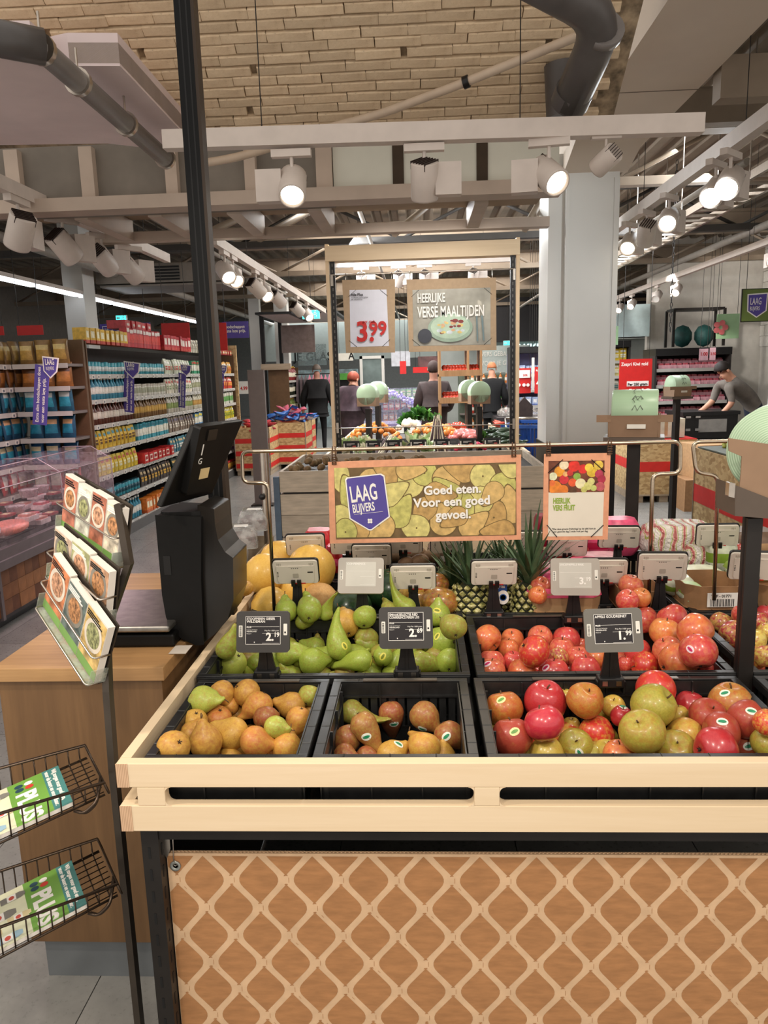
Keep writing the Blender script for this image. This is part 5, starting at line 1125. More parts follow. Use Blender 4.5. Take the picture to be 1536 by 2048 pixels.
# back of the screen: side facing the viewer
ff=(o_ if sgn_<0 else o_+nn); nf=n_*sgn_; MF=frame(ff+u_*.12+d_*.1,d_,u_) 
if (MF.to_3x3()@V((0,0,1))).dot(nf)<0: MF=frame(ff+u_*.12+d_*.9,-d_,u_)
m=MB(); m.prism(rr(.11,.19,.008,3,.09,.10),0,.022,M=MF); bev(m.build('screen_hub',[BK2],t,world=True),.003,2)
m=MB(); m.prism(rr(.04,.03,.002,2,.09,.17),.022,.026,M=MF); m.build('port_cover',[mat('scale_gloss',(24,20,16),.28)],t,world=True)
MB().box((.075,.045,.022),(.115,.075,.0226),M=MF).build('rating_plate',[mat('plate_cream',(214,190,140),.5)],t,world=True)
mm=MF.copy(); mm.translation=MF@V((.055,.09,.0226))-t.location; text('G',.024,mm@rotm(0,0,0),WPRT,t)
MB().box((.062,.115,.022),(.066,.145,.0228),M=MF).build('logo_bar',[WPRT],t,world=True)
# second display slab with lit edge behind (customer side)
t=tag(MB().box((-.66,1.81,zc),(-.615,1.87,zc+.0006)).build('paper_slip',[mat('slip_grey',(190,180,168),.6)]),'small grey paper slip on the oak counter by the scale foot','paper slip')
clam(-.78,2.46,zc,.13,.17,.08,'clear pack of dried fruit behind the platter of the scale',.2); clam(-.70,2.52,zc,.12,.16,.09,'clear pack of nuts hidden partly by the scale body',-.1)
KB2=crate  # far end crate of packed goods between pole and melons
carton('carton',-.96,-.66,2.68,3.25,.70,.90,'pale wooden box holding clear packs left of the melons',PINE,.005,grp='boxes behind the scale')
for i,(x,y,z,l) in enumerate(((-.74,2.78,.88,'clear pack with paper labels, nearest the melons'),(-.88,2.80,.88,'clear pack of sweets behind the scale body'),(-.74,2.98,.92,'clear pack stacked on the second row by the pole'),(-.88,3.02,.92,'clear pack at the back left of the pale box'),(-.72,3.14,.96,'topmost clear pack of the pale box'))):
    clam(x,y,z,.13,.17,.08,l,(.1,-.15,.2,0,.1)[i],mat('mix_purple',(120,96,92),.6,var=.4,scale=40))
lump([(x,y,d,.93,MEL if False else FM['gold'],l,(1,.2,.3)) for x,y,d,l in ((488,1178,30,'ginger-brown root piece left of the melons'),(474,1170,24,'small ginger-brown root piece by the pole'))],'ginger_root','ginger','egg','ginger roots by the pole')
# black pole
pa=at(409,560,Y=2.15)
t=thing('pole','square black pole with grooves rising from the table side to the roof','pole',(pa.x,2.15,.90))
m=MB(); m.box((-.026,-.022,0),(.018,.022,3.0)); m.build('profile',[mat('pole_black',(8,8,8),.5,var=.1,spec=.25)],t)
m=MB(); m.box((.018,-.022,0),(.0265,.022,3.0)); m.build('side_profile',[mat('pole_bronze',(60,48,38),.45,.4,var=.1,stretch=(1,1,.1))],t)
m=MB()
for x in (-.012,.004): m.box((x,-.0225,0),(x+.004,-.022,3.0))
m.build('groove',[INK],t)
# ================================================================ card rack with wire baskets
RK=mat('rack_metal',(74,66,58),.4,.5,var=.1); RW=mat('rack_wire',(70,58,48),.3,.8,var=.1)
t=thing('card_rack','dark metal rack with three tiers of recipe cards and two wire baskets','rack',(-.655,1.42,0)); RKT=t
def strip(pts,w_,th,par,nm,mt):
    m=MB(); L=[]
    for p in pts: L+=[p+V((-w_/2,-th/2,0)),p+V((w_/2,-th/2,0)),p+V((w_/2,th/2,0)),p+V((-w_/2,th/2,0))]
    fs=[]
    for i in range(len(pts)-1): 
        for k in range(4): fs.append((4*i+k,4*i+(k+1)%4,4*i+4+(k+1)%4,4*i+4+k))
    m.add(L,[tuple(f[::-1]) for f in fs]+[(0,1,2,3),tuple(4*(len(pts)-1)+k for k in (3,2,1,0))]); return m.build(nm,[mt],par,world=True)
pts=[at(238,1008,Y=1.5),at(258,1128,Y=1.5),at(212,1262,Y=1.47),at(211,1380,Y=1.44),V((-.655,1.42,.80)),V((-.655,1.42,.40)),V((-.655,1.42,.0))]
pts[3]=V((-.655,1.43,at(211,1380,Y=1.43).z))
strip(pts,.014,.022,t,'post',RK)
MB().box((-.78,1.36,0),(-.56,1.48,.008)).box((-.672,1.20,0),(-.638,1.60,.008)).build('foot',[RK],t,world=True)
def mk(c,par,o,x,y,w_,h,z0,z1): pass
tiers=[((245,1135),(240,1008),(150,965),(133,1058),1.50,1.66),((222,1250),(212,1132),(121,1062),(116,1150),1.45,1.61),((200,1368),(198,1230),(104,1152),(97,1212),1.41,1.57)]
CCOL=[['b4705a','ddd2c0','a86850','d2c6b0'],['d8b8a0','a8a878','c89a78','d0c4b0'],['c07850','5f6b66','c8a868','ded6c6']]
WRP=mat('card_white',(230,222,210),.5,var=.02); GRS=mat('card_green_foot',(120,160,84),.5,var=.06)
for k,(br,trr,tl,bl,ya,yb_) in enumerate(tiers):
    br,trr,tl,bl=[(q[0]-13,q[1]) for q in (br,trr,tl,bl)]
    a,b,c,d=at(*br,Y=ya),at(*trr,Y=ya),at(*tl,Y=yb_),at(*bl,Y=yb_)
    X_=(d-a); W_=X_.length; Yv=((b-a)+(c-d))*.5; H_=Yv.length; M=frame(a,X_,Yv); 
    z=M.to_3x3()@V((0,0,1)); s_=1 if z.dot(EYE-a)>0 else -1
    if s_<0: M=frame(d,-X_,Yv); fl_=True
    else: fl_=False
    H_=(b-a).length; W_=X_.length
    MB().box((0,0,-.024),(W_,H_,-.021),M=M).build('pocket_back',[RK],t,world=True)
    m=MB(); 
    for xx in (0,W_): m.box((xx-.0015,0,-.024),(xx+.0015,H_*.25,.012),M=M)
    m.box((0,-.003,-.024),(W_,0,.012),M=M); m.build('pocket_tray',[clear('tray_clear',(200,205,190),.5)],t,world=True)
    m=MB(); m.tube([M@V(p) for p in ((0,H_*.5,-.02),(0,H_*.48,.016),(W_,H_*.48,.016),(W_,H_*.5,-.02))],.0022,8,fil=.01); m.tube([M@V(p) for p in ((0,.0,-.02),(0,.0,.016),(W_,.0,.016),(W_,.0,-.02))],.0022,8,fil=.01); m.build('retaining_wire',[STEEL],t,world=True)
    n=4 if k==0 else 3; cw_=W_/n
    for j in range(n):
        base=M@V(((j+.5)*cw_,.002,-.020)); tilt_=M.to_3x3()
        st=thing('recipe_cards','recipe card stack, '+ORD[j+1]+' from the far end of the '+('top','middle','bottom')[k]+' tier','cards',base,group='recipe cards in the rack')
        R4=tilt_.to_4x4(); hh=H_*(.97-.03*((j+k)%2))
        MB().box((-cw_/2+.001,0,.004),(cw_/2-.001,hh,.019),M=R4).build('card_stack',[WRP],st)
        m=MB(); m.flat([(-cw_/2+.002,hh*.16,.0194),(cw_/2-.002,hh*.16,.0194),(cw_/2-.002,hh*.97,.0194),(-cw_/2+.002,hh*.97,.0194)],0,R4); m.flat([(-cw_/2+.001,0,.0194),(cw_/2-.001,0,.0194),(cw_/2-.001,hh*.16,.0194),(-cw_/2+.001,hh*.16,.0194)],1,R4)
        m.build('photo_print',[mat('card_photo_%d%d'%(k,j),CCOL[k][j],.45,var=.35,scale=38),GRS],st)
        cyy=hh*.62; r_=min(cw_*.42,hh*.34)
        m=MB(); m.flat([(r_*math.cos(q*PI/10),cyy+r_*math.sin(q*PI/10),.0197) for q in range(20)],0,R4); m.flat([(r_*.75*math.cos(q*PI/10),cyy+r_*.75*math.sin(q*PI/10),.0199) for q in range(20)],1,R4)
        m.build('dish_print',[mat('dish_rim_%d'%((j+k)%2),('ded2c0','8a8478')[(j+k)%2],.5),mat('dish_food_%d'%((j+k)%3),('a87850','8f9064','b88a6c')[(j+k)%3],.5,var=.5,scale=120)],st)
        m=MB()
        for q in range(3): m.box((-cw_/2+.004,hh*(.90-.035*q),.0195),(cw_*(.1+.1*q),hh*(.905-.035*q)+.0025,.0199),M=R4)
        m.build('title_print',[WPRT if j%2 else INK],st)
# wire baskets
al=math.radians(35); U=V((-math.cos(al),-math.sin(al),0)); Vv=V((-math.sin(al),math.cos(al),0))
def leaflet(M,label):
    "M: frame with x along text, y up the page, z out of the page"
    t=thing('leaflet',label,'leaflet',M.translation,group='folders in the wire baskets'); R_=M.copy(); R_.translation=(0,0,0)
    w_,h=.168,.285
    MB().box((0,0,-.008),(w_,h,0),M=R_).build('page_stack',[WRP],t)
    F=lambda x0,y0,x1,y1,z: [(x0,y0,z),(x1,y0,z),(x1,y1,z),(x0,y1,z)]
    m=MB(); m.flat(F(0,h*.88,w_,h,.0004),0,R_); m.flat(F(0,h*.64,w_,h*.88,.0004),1,R_); m.flat(F(0,h*.12,w_,h*.64,.0004),2,R_); m.flat(F(0,0,w_,h*.12,.0004),1,R_)
    pg=m.build('cover_print',[mat('cover_teal',(70,128,124),.35,var=.05),mat('cover_green',(112,160,66),.35,var=.06),mat('cover_cream',(222,222,190),.35,var=.06,scale=20)],t)
    m=MB(); rs=random.Random(3)
    for i,(x,y,r) in enumerate(((.03,.10,.020),(.075,.13,.021),(.12,.10,.02),(.148,.14,.017),(.05,.055,.018),(.10,.06,.018),(.14,.06,.016),(.03,.16,.016),(.1,.165,.015))):
        a=.5; body=[(x-r*.62,y-r*1.5),(x+r*.62,y-r*1.5),(x+r*.62,y+r*.9),(x+r*.35,y+r*1.5),(x-r*.35,y+r*1.5),(x-r*.62,y+r*.9)]
        m.flat([(p,q,.0006+i*.0001) for p,q in body],i%3,R_); m.flat([(x-r*.62,y-r*.7,.00065+i*.0001),(x+r*.62,y-r*.7,.00065+i*.0001),(x+r*.62,y+r*.4,.00065+i*.0001),(x-r*.62,y+r*.4,.00065+i*.0001)],3,R_)
        m.flat([(x+r*.4*math.cos(k*PI/6),y-r*.15+r*.35*math.sin(k*PI/6),.0007+i*.0001) for k in range(12)],4,R_)
    m.build('bottle_pictures',[mat('pic_blue',(150,180,196),.4,var=.1),mat('pic_grey',(128,124,116),.4,var=.1),mat('pic_cream',(212,196,150),.4,var=.1),WPRT,mat('pic_red',(196,80,66),.4)],pg,kind='stuff')
    T=lambda x,y: R_@Matrix.Translation((x,y,.0008))
    text('PLUS',.052,T(.052,.195),WPRT,pg,bold=.04,sx=1.0)
    m=MB()
    for (x,y,c) in ((.020,.222,0),(.036,.222,1),(.020,.203,2),(.036,.203,2)): m.flat([(x+.0075*math.cos(k*PI/7),y+.0085*math.sin(k*PI/7),.0008) for k in range(14)],c,R_)
    m.build('logo_dots',[WPRT,mat('logo_red',(204,60,50),.4),mat('logo_navy',(40,70,84),.4)],pg)
    text('Wij zorgen voor goed eten,',.0122,T(.008,.2695),WPRT,pg,bold=.03); text('voor de buurt en voor elkaar.',.0122,T(.008,.2555),WPRT,pg,bold=.03)
    MB().flat(F(.01,.008,.10,.03,.0008),0,R_).build('offer_block',[RED],pg); text('1.99',.03,R_@Matrix.Translation((.012,.012,.001)),WPRT,pg,bold=.04)
    return t
for bi,(N1,lab) in enumerate(((V((-.638,1.335,.818)),'upper'),(V((-.638,1.345,.585)),'lower'))):
    LL=.40; WW=.185; t=thing('wire_basket',lab+' black wire basket of leaflets hooked on the card rack','basket',N1)
    def BP(s,v,dz=0): return N1+U*s+Vv*v+V((0,0,dz))
    dz=lambda s: -.028-.17*s
    m=MB(); m.tube([BP(0,0),BP(0,WW),BP(LL,WW),BP(LL,0)],.0034,8,closed=True); m.build('rim_wire',[RW],t,world=True)
    m=MB(); m.tube([BP(0,.004,dz(0)),BP(LL,.004,dz(LL))],.0026,8); m.tube([BP(0,WW-.004,dz(0)),BP(LL,WW-.004,dz(LL))],.0026,8); m.tube([BP(0,0,0),BP(-.008,0,dz(0)),BP(-.008,WW,dz(0)),BP(0,WW,0)],.0026,8,fil=.01); m.tube([BP(LL,.004,dz(LL)),BP(LL,WW-.004,dz(LL))],.0026,8); m.build('floor_wire',[RW],t,world=True)
    s=.014
    while s<LL:
        MB().tube([BP(s,0),BP(s,.004,dz(s)),BP(s,WW-.004,dz(s)),BP(s,WW)],.0015,6,fil=.008).build('cross_wire',[RW],t,world=True); s+=.0225
    for k in range(9):
        v=.012+k*(WW-.024)/8; MB().tube([BP(0,v,dz(0)+.002),BP(LL,v,dz(LL)+.002)],.0012,5).build('long_wire',[RW],t,world=True)
    m=MB(); m.tube([BP(.0,.02,0),BP(.02,-.012,-.03),BP(.045,-.012,-.045),BP(.06,.0,-.04)],.003,8,fil=.012); m.tube([BP(.0,.03,0),BP(.018,-.006,-.036),BP(.04,-.006,-.05),BP(.055,.006,-.045)],.003,8,fil=.012); m.build('hook_wire',[RW],t,world=True)
    y_=(-U+V((0,0,.17))).normalized(); x_=-Vv; org=BP(.055+.285,WW-.009,dz(.34)+.013)
    leaflet(frame(org,x_,y_),'green supermarket leaflet stack lying in the '+lab+' wire basket')
# ================================================================ background: shelving of the left aisle
SHF=mat('shelf_steel',(120,112,106),.45,.2,var=.06); SHB=mat('shelf_back',(44,40,38),.6,var=.1); EDG=mat('edge_strip',(190,186,178),.4,var=.04); KICK=mat('kick_grey',(92,90,88),.45,var=.05); BRP=mat('end_panel_brown',(104,78,52),.6,var=.08)
def PC(c,r=.35): return mat('pack_'+c,c,r,var=.16,scale=24,rnd=.1)
PM={}
def product(kind,c1,c2,c3='f0ece0'):
    key=(kind,c1,c2,c3)
    if key in PM: return PM[key]
    m=MB(); ms=[PC(c1),PC(c2),PC(c3)]
    if kind=='bottle': m.lathe([(.028,0),(.031,.006),(.031,.05),(.031,.11),(.029,.125),(.012,.155),(.012,.175),(.0145,.176),(.0145,.195)],8,mats=[0,0,1,0,0,0,2,2])
    elif kind=='jar': m.lathe([(.034,0),(.038,.006),(.038,.03),(.038,.085),(.035,.1),(.037,.102),(.037,.12)],8,mats=[0,0,1,0,2,2])
    elif kind=='can': m.lathe([(.030,0),(.034,.004),(.034,.105),(.030,.11)],8,mats=[2,0,2]); m.lathe([(.0345,.03),(.0345,.07)],8,1)
    elif kind=='carton': m.box((-.035,-.03,0),(.035,.03,.16)); m.box((-.0352,-.0305,.04),(.0352,.0305,.11),1); m.box((-.03,-.031,.12),(.03,-.030,.15),2)
    elif kind=='box': m.box((-.045,-.06,0),(.045,.06,.14)); m.box((-.0455,-.0605,.0),(.0455,.0605,.03),1); m.box((-.03,-.061,.05),(.03,-.06,.11),2)
    elif kind=='lowbox': m.box((-.06,-.08,0),(.06,.08,.07)); m.box((-.04,-.081,.015),(.04,-.08,.055),1); m.box((-.03,-.082,.025),(.03,-.081,.045),2)
    elif kind=='pouch':
        m.add([(-.045,-.02,0),(.045,-.02,0),(.045,.02,0),(-.045,.02,0),(-.042,-.028,.07),(.042,-.028,.07),(.042,.028,.07),(-.042,.028,.07),(-.045,-.003,.165),(.045,-.003,.165),(.045,.003,.165),(-.045,.003,.165)],[(0,3,2,1),(0,1,5,4),(1,2,6,5),(2,3,7,6),(3,0,4,7),(4,5,9,8),(5,6,10,9),(6,7,11,10),(7,4,8,11),(8,9,10,11)])
        m.add([(-.03,-.0285,.045),(.03,-.0285,.045),(.033,-.0265,.09),(-.033,-.0265,.09)],[(0,1,2,3)],1); m.add([(-.03,-.0205,.115),(.03,-.0205,.115),(.03,-.0125,.14),(-.03,-.0125,.14)],[(0,1,2,3)],2)
    elif kind=='bag':
        vs=[]; 
        for k in range(6):
            v=k/5; p=math.sin(PI*v)**.6
            for i in range(8):
                a=2*PI*i/8; vs.append((math.copysign(abs(math.cos(a))**.7,math.cos(a))*.074*(1-.09*p),math.sin(a)*.036*p+(.002 if math.sin(a)>0 else -.002)+.006*math.sin(5*v+i),v*.235))
        m.add(vs,[(8*k+i,8*k+(i+1)%8,8*k+8+(i+1)%8,8*k+8+i) for k in range(5) for i in range(8)],0,True)
        for f in range(len(m.f)): m.mi[f]=1 if (f//8) in (1,2) and f%8 in (5,6) else (2 if (f//8)==3 and f%8 in (5,6) else 0)
    elif kind=='tray': m.box((-.075,-.05,0),(.075,.05,.035),2); m.prism(rr(.13,.085,.02,2),.02,.05,0); m.box((-.03,-.02,.05),(.03,.03,.0512),1)
    PM[key]=m.mesh(kind,ms); return PM[key]
CATW=dict(bottle='bottle',jar='jar',can='can',carton='carton',box='box',lowbox='box',pouch='pouch',bag='snack bag',tray='meat tray')
def row(spec,a,b,z,n,face,label,grp,s=1.0,jit=.004,par=None,depth=0,rs=random.Random(2)):
    "n pieces of one kind in a row from a to b (x,y); face: heading of their fronts"
    me=product(*spec)
    for i in range(n):
        u=(i+.5)/n; o=bpy.data.objects.new(CATW[spec[0]].replace(' ','_'),me); C.objects.link(o)
        o.location=(a[0]+(b[0]-a[0])*u+rs.uniform(-jit,jit),a[1]+(b[1]-a[1])*u+rs.uniform(-jit,jit),z); o.rotation_euler=((.0 if spec[0]!='bag' else rs.uniform(-.16,.05)),0,face+rs.uniform(-.12,.12)*(2 if spec[0]=='bag' else 1)); o.scale=V((s,s,s) if not hasattr(s,'__len__') else s)*rs.uniform(.95,1.04)
        o['label']=label+', '+ordn(i+1)+(' from the near end' if abs(b[1]-a[1])>abs(b[0]-a[0]) else ' from the left'); o['category']=CATW[spec[0]]; o['group']=grp
GX=-3.1
def gondola(x,y0,y1,shelves,top,label,depth=.48,dirn=1,bays=5,ends=(True,True)):
    t=thing('shelving_unit',label,'shelving',(x-dirn*depth/2,(y0+y1)/2,0)); xb=x-dirn*depth
    lo=lambda a,b: (min(a,b),max(a,b))
    bx=lambda m,xa,xc,ya,yc,za,zc: m.box((min(xa,xc),ya,za),(max(xa,xc),yc,zc))
    m=MB(); bx(m,xb,xb+dirn*.03,y0,y1,0,top); m.build('back_panel',[SHB],t,world=True)
    for k,z in enumerate(shelves):
        m=MB(); bx(m,xb+dirn*.03,x,y0+.005,y1-.005,z-.025,z); sh=m.build('shelf',[SHF],t,world=True)
        m=MB(); bx(m,x,x+dirn*.006,y0,y1,z-.038,z+.004); m.build('price_strip',[EDG],sh,world=True)
        m=MB(); y=y0+.06; rs=random.Random(k)
        while y<y1-.1: bx(m,x+dirn*.0065,x+dirn*.011,y,y+.055,z-.040,z-.002); bx(m,x+dirn*.0112,x+dirn*.0116,y+.014,y+.041,z-.033,z-.012); m.mi[-6:]=[1]*6; y+=rs.choice((.12,.16,.2,.26))
        m.build('edge_labels',[LBL,mat('label_grey',(110,112,120),.4)],sh,world=True,kind='stuff')
    m=MB(); bx(m,xb+dirn*.05,x+dirn*.03,y0,y1,0,.10); m.build('kick_plate',[KICK],t,world=True)
    for yy,on in ((y0-.02,ends[0]),(y1,ends[1])):
        if on: m=MB(); bx(m,xb,x+dirn*.01,yy,yy+.02,0,top+.02); m.build('end_panel',[BRP],t,world=True)
    return t
SH=[.12,.42,.68,.94,1.18,1.42,1.66]
gondola(GX,7.02,12.65,SH,1.95,'long shelving wall of groceries along the left aisle')
BY=[7.05,8.15,9.25,10.35,11.5,12.6]; TEAL='3f9aa8'; 
GSPEC=[ # shelf from below: per bay
 [('bottle','3f8aa0','e8e4d8','d8d8d0'),('box','d87a2c','c8602a','f0e0c0'),('box','d87a2c','e09040','f0e0c0'),('bottle','6a4a30','d8b050','303030'),('jar','8a5a30','d8a040','c03030')],
 [('can',TEAL,'2a5a66','2a5a66'),('pouch','3c3430','d8a83c','c8b080'),('pouch','2a3c34','d8a83c','d8b060'),('jar','c8a050','e8dcc0','3c3430'),('pouch','8a6a9a','e8dcc0','c8b080')],
 [('pouch','dcc040','f0e8c0','c05030'),('lowbox','c03030','e8d8c8','a02020'),('pouch','3a7a8a','e8e0d0','c8b080'),('pouch','d8b83c','4a8a4a','f0e8d0'),('pouch','7a5a8a','d8c8b0','e8e0d0')],
 [('pouch','d8b440','6a4a28','3a8a9a'),('carton',TEAL,'e8e4d4','2a6a78'),('pouch','8a7a6a','e8e0d0','5a4a6a'),('carton','6a9ac0','e8e4d4','e8d040'),('pouch','d8c83c','5a8a3a','f0f0e0')],
 [('bottle','5a3020','d8d0c0','a03030'),('bottle','7a5a34','c8a050','d8d0c0'),('bottle','c8c0b0','8a9a5a','d8d0c0'),('bottle','d8d0b8','c89a50','e8e4dc'),('carton','c8c8b8','6aa05a','d8d0c0')],
 [('bottle','3f8aa0','e8e4d8','e8e4d8'),('jar','e0dcd0','a8a890','c8c0b0'),('pouch','e0d8c4','8a9a6a','c84838'),('bottle','e4e0d4','b0b08a','6aa05a'),('pouch','c84838','e8a040','e8e0d0')],
 [('can',TEAL,'e0e8e4','3a8a98'),('can',TEAL,'d8e4e0','3a8a98'),('pouch','ccd0b8','b84838','f0ece0'),('carton','3f9a70','e8e4d4','c84838'),('pouch','d8a040','c84838','f0ece0')]]
WD=dict(bottle=.075,jar=.085,can=.08,carton=.085,box=.105,lowbox=.135,pouch=.10)
BN=('first','second','third','fourth','fifth'); SN=('lowest','second lowest','third lowest','fourth','fifth','sixth','topmost inner')
for k,z in enumerate(SH):
    for b in range(5):
        sp=GSPEC[k][b]; n=int((BY[b+1]-BY[b]-.03)/WD[sp[0]]); 
        row(sp,(GX-.05,BY[b]+.02),(GX-.05,BY[b+1]-.02),z,n,PI/2,'%s, %s shelf, %s bay of the left shelving'%(CATW[sp[0]],SN[k],BN[b]),'%ss, bay %d, shelf %d of the left aisle'%(CATW[sp[0]],b+1,k+1),s=(1,1,1.12 if sp[0]!='lowbox' else 1.6))
for b,sp in enumerate((('box','d8b040','b84030','e8e0c0'),('carton','b83038','d84840','f0e0d8'),('box','b83038','c84840','f0dcd0'),('pouch','d8d0bc','b0a890','8a8a7a'),('lowbox','a83038','d8a040','e8e0d0'))):
    row(sp,(GX-.08,BY[b]+.02),(GX-.08,BY[b+1]-.02),1.955,int((BY[b+1]-BY[b])/WD[sp[0]]/1.1),PI/2,'%s on top of the left shelving, %s bay'%(CATW[sp[0]],BN[b]),'%ss on top of bay %d'%(CATW[sp[0]],b+1),s=1.3 if b in(1,2) else 1.05)
row(('lowbox','b83038','d04440','f0e0d8'),(GX-.2,8.3),(GX-.2,9.1),2.16,5,PI/2,'large red box stacked highest on the left aisle shelving','red boxes stacked highest',s=1.3)
# chip shelves in the corner before the long shelving
SC_=[.62,.86,1.10,1.34,1.56,1.76]
t=gondola(-3.62,5.2,6.98,SC_,1.95,'corner shelving with snack bags behind the meat cooler',ends=(False,False))
CH=[('bag','c84040','e8e0d0','f0e8e0'),('bag','1f4a70','3a9ab0','d8c8a0'),('bag','24506c','2f8aa6','e0b080'),('bag','2c5a70','3a9ab0','c8d0c8'),('bag','8a5a2c','b87a3c','5a3a20'),('bag','8a6a3c','c09a50','d8c080')]
CL=('red bag low in the corner shelving','navy snack bag, second corner shelving board','teal snack bag, third corner shelving board','blue-teal snack bag, fourth corner shelving board','brown nut bag, fifth corner shelving board','golden snack bag, top corner shelving board')
for k,z in enumerate(SC_):
    row(CH[k],(-3.70,5.22),(-3.70,6.95),z,12,PI/2,CL[k],'snack bags, corner shelf %d'%(k+1),s=.92)
t=thing('shelving_unit','narrow end shelf of snack bags facing the viewer before the long shelving','shelving',(-3.35,6.85,0))
MB().box((-3.60,6.93,0),(-3.09,6.97,1.98)).build('back_panel',[BRP],t,world=True)
for k,z in enumerate(SC_):
    s=MB().box((-3.60,6.62,z-.025),(-3.10,6.93,z)).build('shelf',[SHF],t,world=True); MB().box((-3.60,6.612,z-.038),(-3.10,6.62,z+.004)).build('price_strip',[EDG],s,world=True)
    row((CH[k][0],)+((CH[k][1],CH[k][2],CH[k][3])),(-3.58,6.72),(-3.12,6.72),z,3,0,CL[k].replace('corner shelving','end shelf'),'snack bags, end shelf %d'%(k+1),s=(1.02,1,.9))
# purple flags
for i,(Y,st_,shd) in enumerate(((6.2,((70,728),(99,735),(93,851),(65,848)),((84,712),(117,716),(114,744),(101,757),(87,742))),(7.9,((248,740),(268,745),(268,826),(247,823)),((247,722),(280,726),(278,745),(266,758),(250,742))),(9.7,((357,745),(372,748),(370,816),(357,814)),((360,728),(383,731),(381,744),(373,752),(362,742))),(11.6,((441,742),(448,744),(446,806),(440,804)),((439,729),(454,731),(453,742),(448,749),(441,742))))):
    q=[at(x,y,Y=Y) for x,y in st_]; s=[at(x,y,Y=Y-.01) for x,y in shd]; c=q[0].lerp(q[2],.5)
    t=thing('flag_sign','purple low-price flag with slanted strip, '+ORD[i+1]+' along the left aisle shelving','sign',c,group='purple flags on the left aisle shelving')
    m=MB(); m.add([p for p in q]+[p+V((0,.006,0)) for p in q],[(3,2,1,0),(4,5,6,7),(0,1,5,4),(1,2,6,5),(2,3,7,6),(3,0,4,7)]); m.build('strip',[PUR],t,world=True)
    cc=sum(s,V((0,0,0)))/5; m=MB(); m.add([p for p in s]+[p+V((0,.006,0)) for p in s],[(4,3,2,1,0),(5,6,7,8,9)]+[(k,(k+1)%5,5+(k+1)%5,5+k) for k in range(5)],0); m.add([cc+(p-cc)*.86+V((0,-.002,0)) for p in s],[(4,3,2,1,0)],1); m.build('shield',[WPRT,PUR],t,world=True)
    h=(s[0]-s[3]).length; up_=(q[0]-q[3]).normalized()
    text('LAAG',h*.36,Matrix.Translation(s[0]*.40+s[4]*.60-t.location+V((h*.12,-.006,0)))@FACE(),WPRT,t,sx=.44,bold=.02)
    text('BLIJVERS',h*.2,Matrix.Translation(s[0]*.06+s[4]*.94-t.location+V((h*.13,-.006,0)))@FACE(),WPRT,t,sx=.48)
    for j,l in enumerate(('Extra slim boodschappen doen','voor een vaste lage prijs.')):
        L_=(q[0]-q[3]).length; M=frame(q[3]*(1-(.42+.38*j))+q[2]*(.42+.38*j)-t.location+V((0,-.003,0))+up_*L_*.04,up_,-V((1,0,0))); text(l,L_*.074,M,WPRT,t,bold=.02)
# overhead signs of the aisle
def hsign(px0,px1,py0,py1,Y,mt,label,lines=(),badge=False,sz=.1,skew=0,name='hanging_sign',cat='sign',wires=True,tc=WPRT,th=.01,fr=None,top=3.94):
    a=at(px0,py1,Y=Y); b=at(px1,py0,Y=Y); t=thing(name,label,cat,((a.x+b.x)/2,Y,(a.z+b.z)/2)); 
    MB().box((a.x,Y,a.z),(b.x,Y+th,b.z)).build('panel',[mt],t,world=True); W_,H_=b.x-a.x,b.z-a.z
    if wires:
        m=MB(); 
        for x in (a.x+W_*.1,b.x-W_*.1): m.cyl((x,Y+th/2,b.z),(x,Y+th/2,top),.004,n=5)
        m.build('hanger',[DARKM],t,world=True)
    if fr: 
        m=MB(); m.box((a.x-fr,Y-.004,a.z-fr),(b.x+fr,Y+th+.004,a.z)); m.box((a.x-fr,Y-.004,b.z),(b.x+fr,Y+th+.004,b.z+fr)); m.box((a.x-fr,Y-.004,a.z),(a.x,Y+th+.004,b.z)); m.box((b.x,Y-.004,a.z),(b.x+fr,Y+th+.004,b.z)); m.build('frame',[DARKM],t,world=True)
    ox=0
    if badge:
        s=H_*.42; cx=a.x+s*1.15-t.location.x
        q=[(-s*.78,s*.85),(s*.78,s*.92),(s*.74,-s*.45),(0,-s*.95),(-s*.74,-s*.45)]
        m=MB(); m.flat([(cx+x,-.002,z) for x,z in q][::-1],0); m.flat([(cx+x*.88,-.003,z*.9) for x,z in q][::-1],1); m.build('badge',[WPRT,PUR],t)
        text('LAAG',s*.75,Matrix.Translation((cx-s*.55,-.004,s*.05))@FACE(),WPRT,t,sx=.45); text('BLIJVERS',s*.42,Matrix.Translation((cx-s*.55,-.004,-s*.38))@FACE(),WPRT,t,sx=.48); ox=s*2.3
    for i,(l,dx,dz,size) in enumerate(lines): text(l,size,Matrix.Translation((-W_/2+ox+dx*W_,-.003,H_/2-dz*H_))@FACE(),tc,t,bold=.02,sx=.85)
    return t
L3=[('Extra slim',.03,.28,.075),('boodschappen doen',.03,.52,.075),('voor een vaste lage prijs.',.03,.76,.075)]
hsign(202,300,645,681,12.0,PUR,'purple hanging sign with badge and white slogan over the left aisle',L3,True)
hsign(446,496,642,677,12.4,PUR,'purple hanging sign right of the black pole with two lines of text',[('boodschappen',.05,.4,.07),('vaste lage prijs.',.05,.65,.07)])
hsign(326,378,645,701,10.8,RED,'plain red hanging board left of the black pole'); hsign(436,452,645,701,11.2,RED,'narrow plain red board right of the black pole')
hsign(35,85,650,671,9.2,RED,'plain red hanging board above the corner shelving'); hsign(-12,6,652,671,9.2,RED,'sliver of a red board at the left picture edge above the snack shelves')
hsign(185,201,655,678,12.6,PUR,'small purple sign left of the large purple hanging sign',badge=True)
EXT=emit('exit_sign_teal',(70,200,200),1.6)
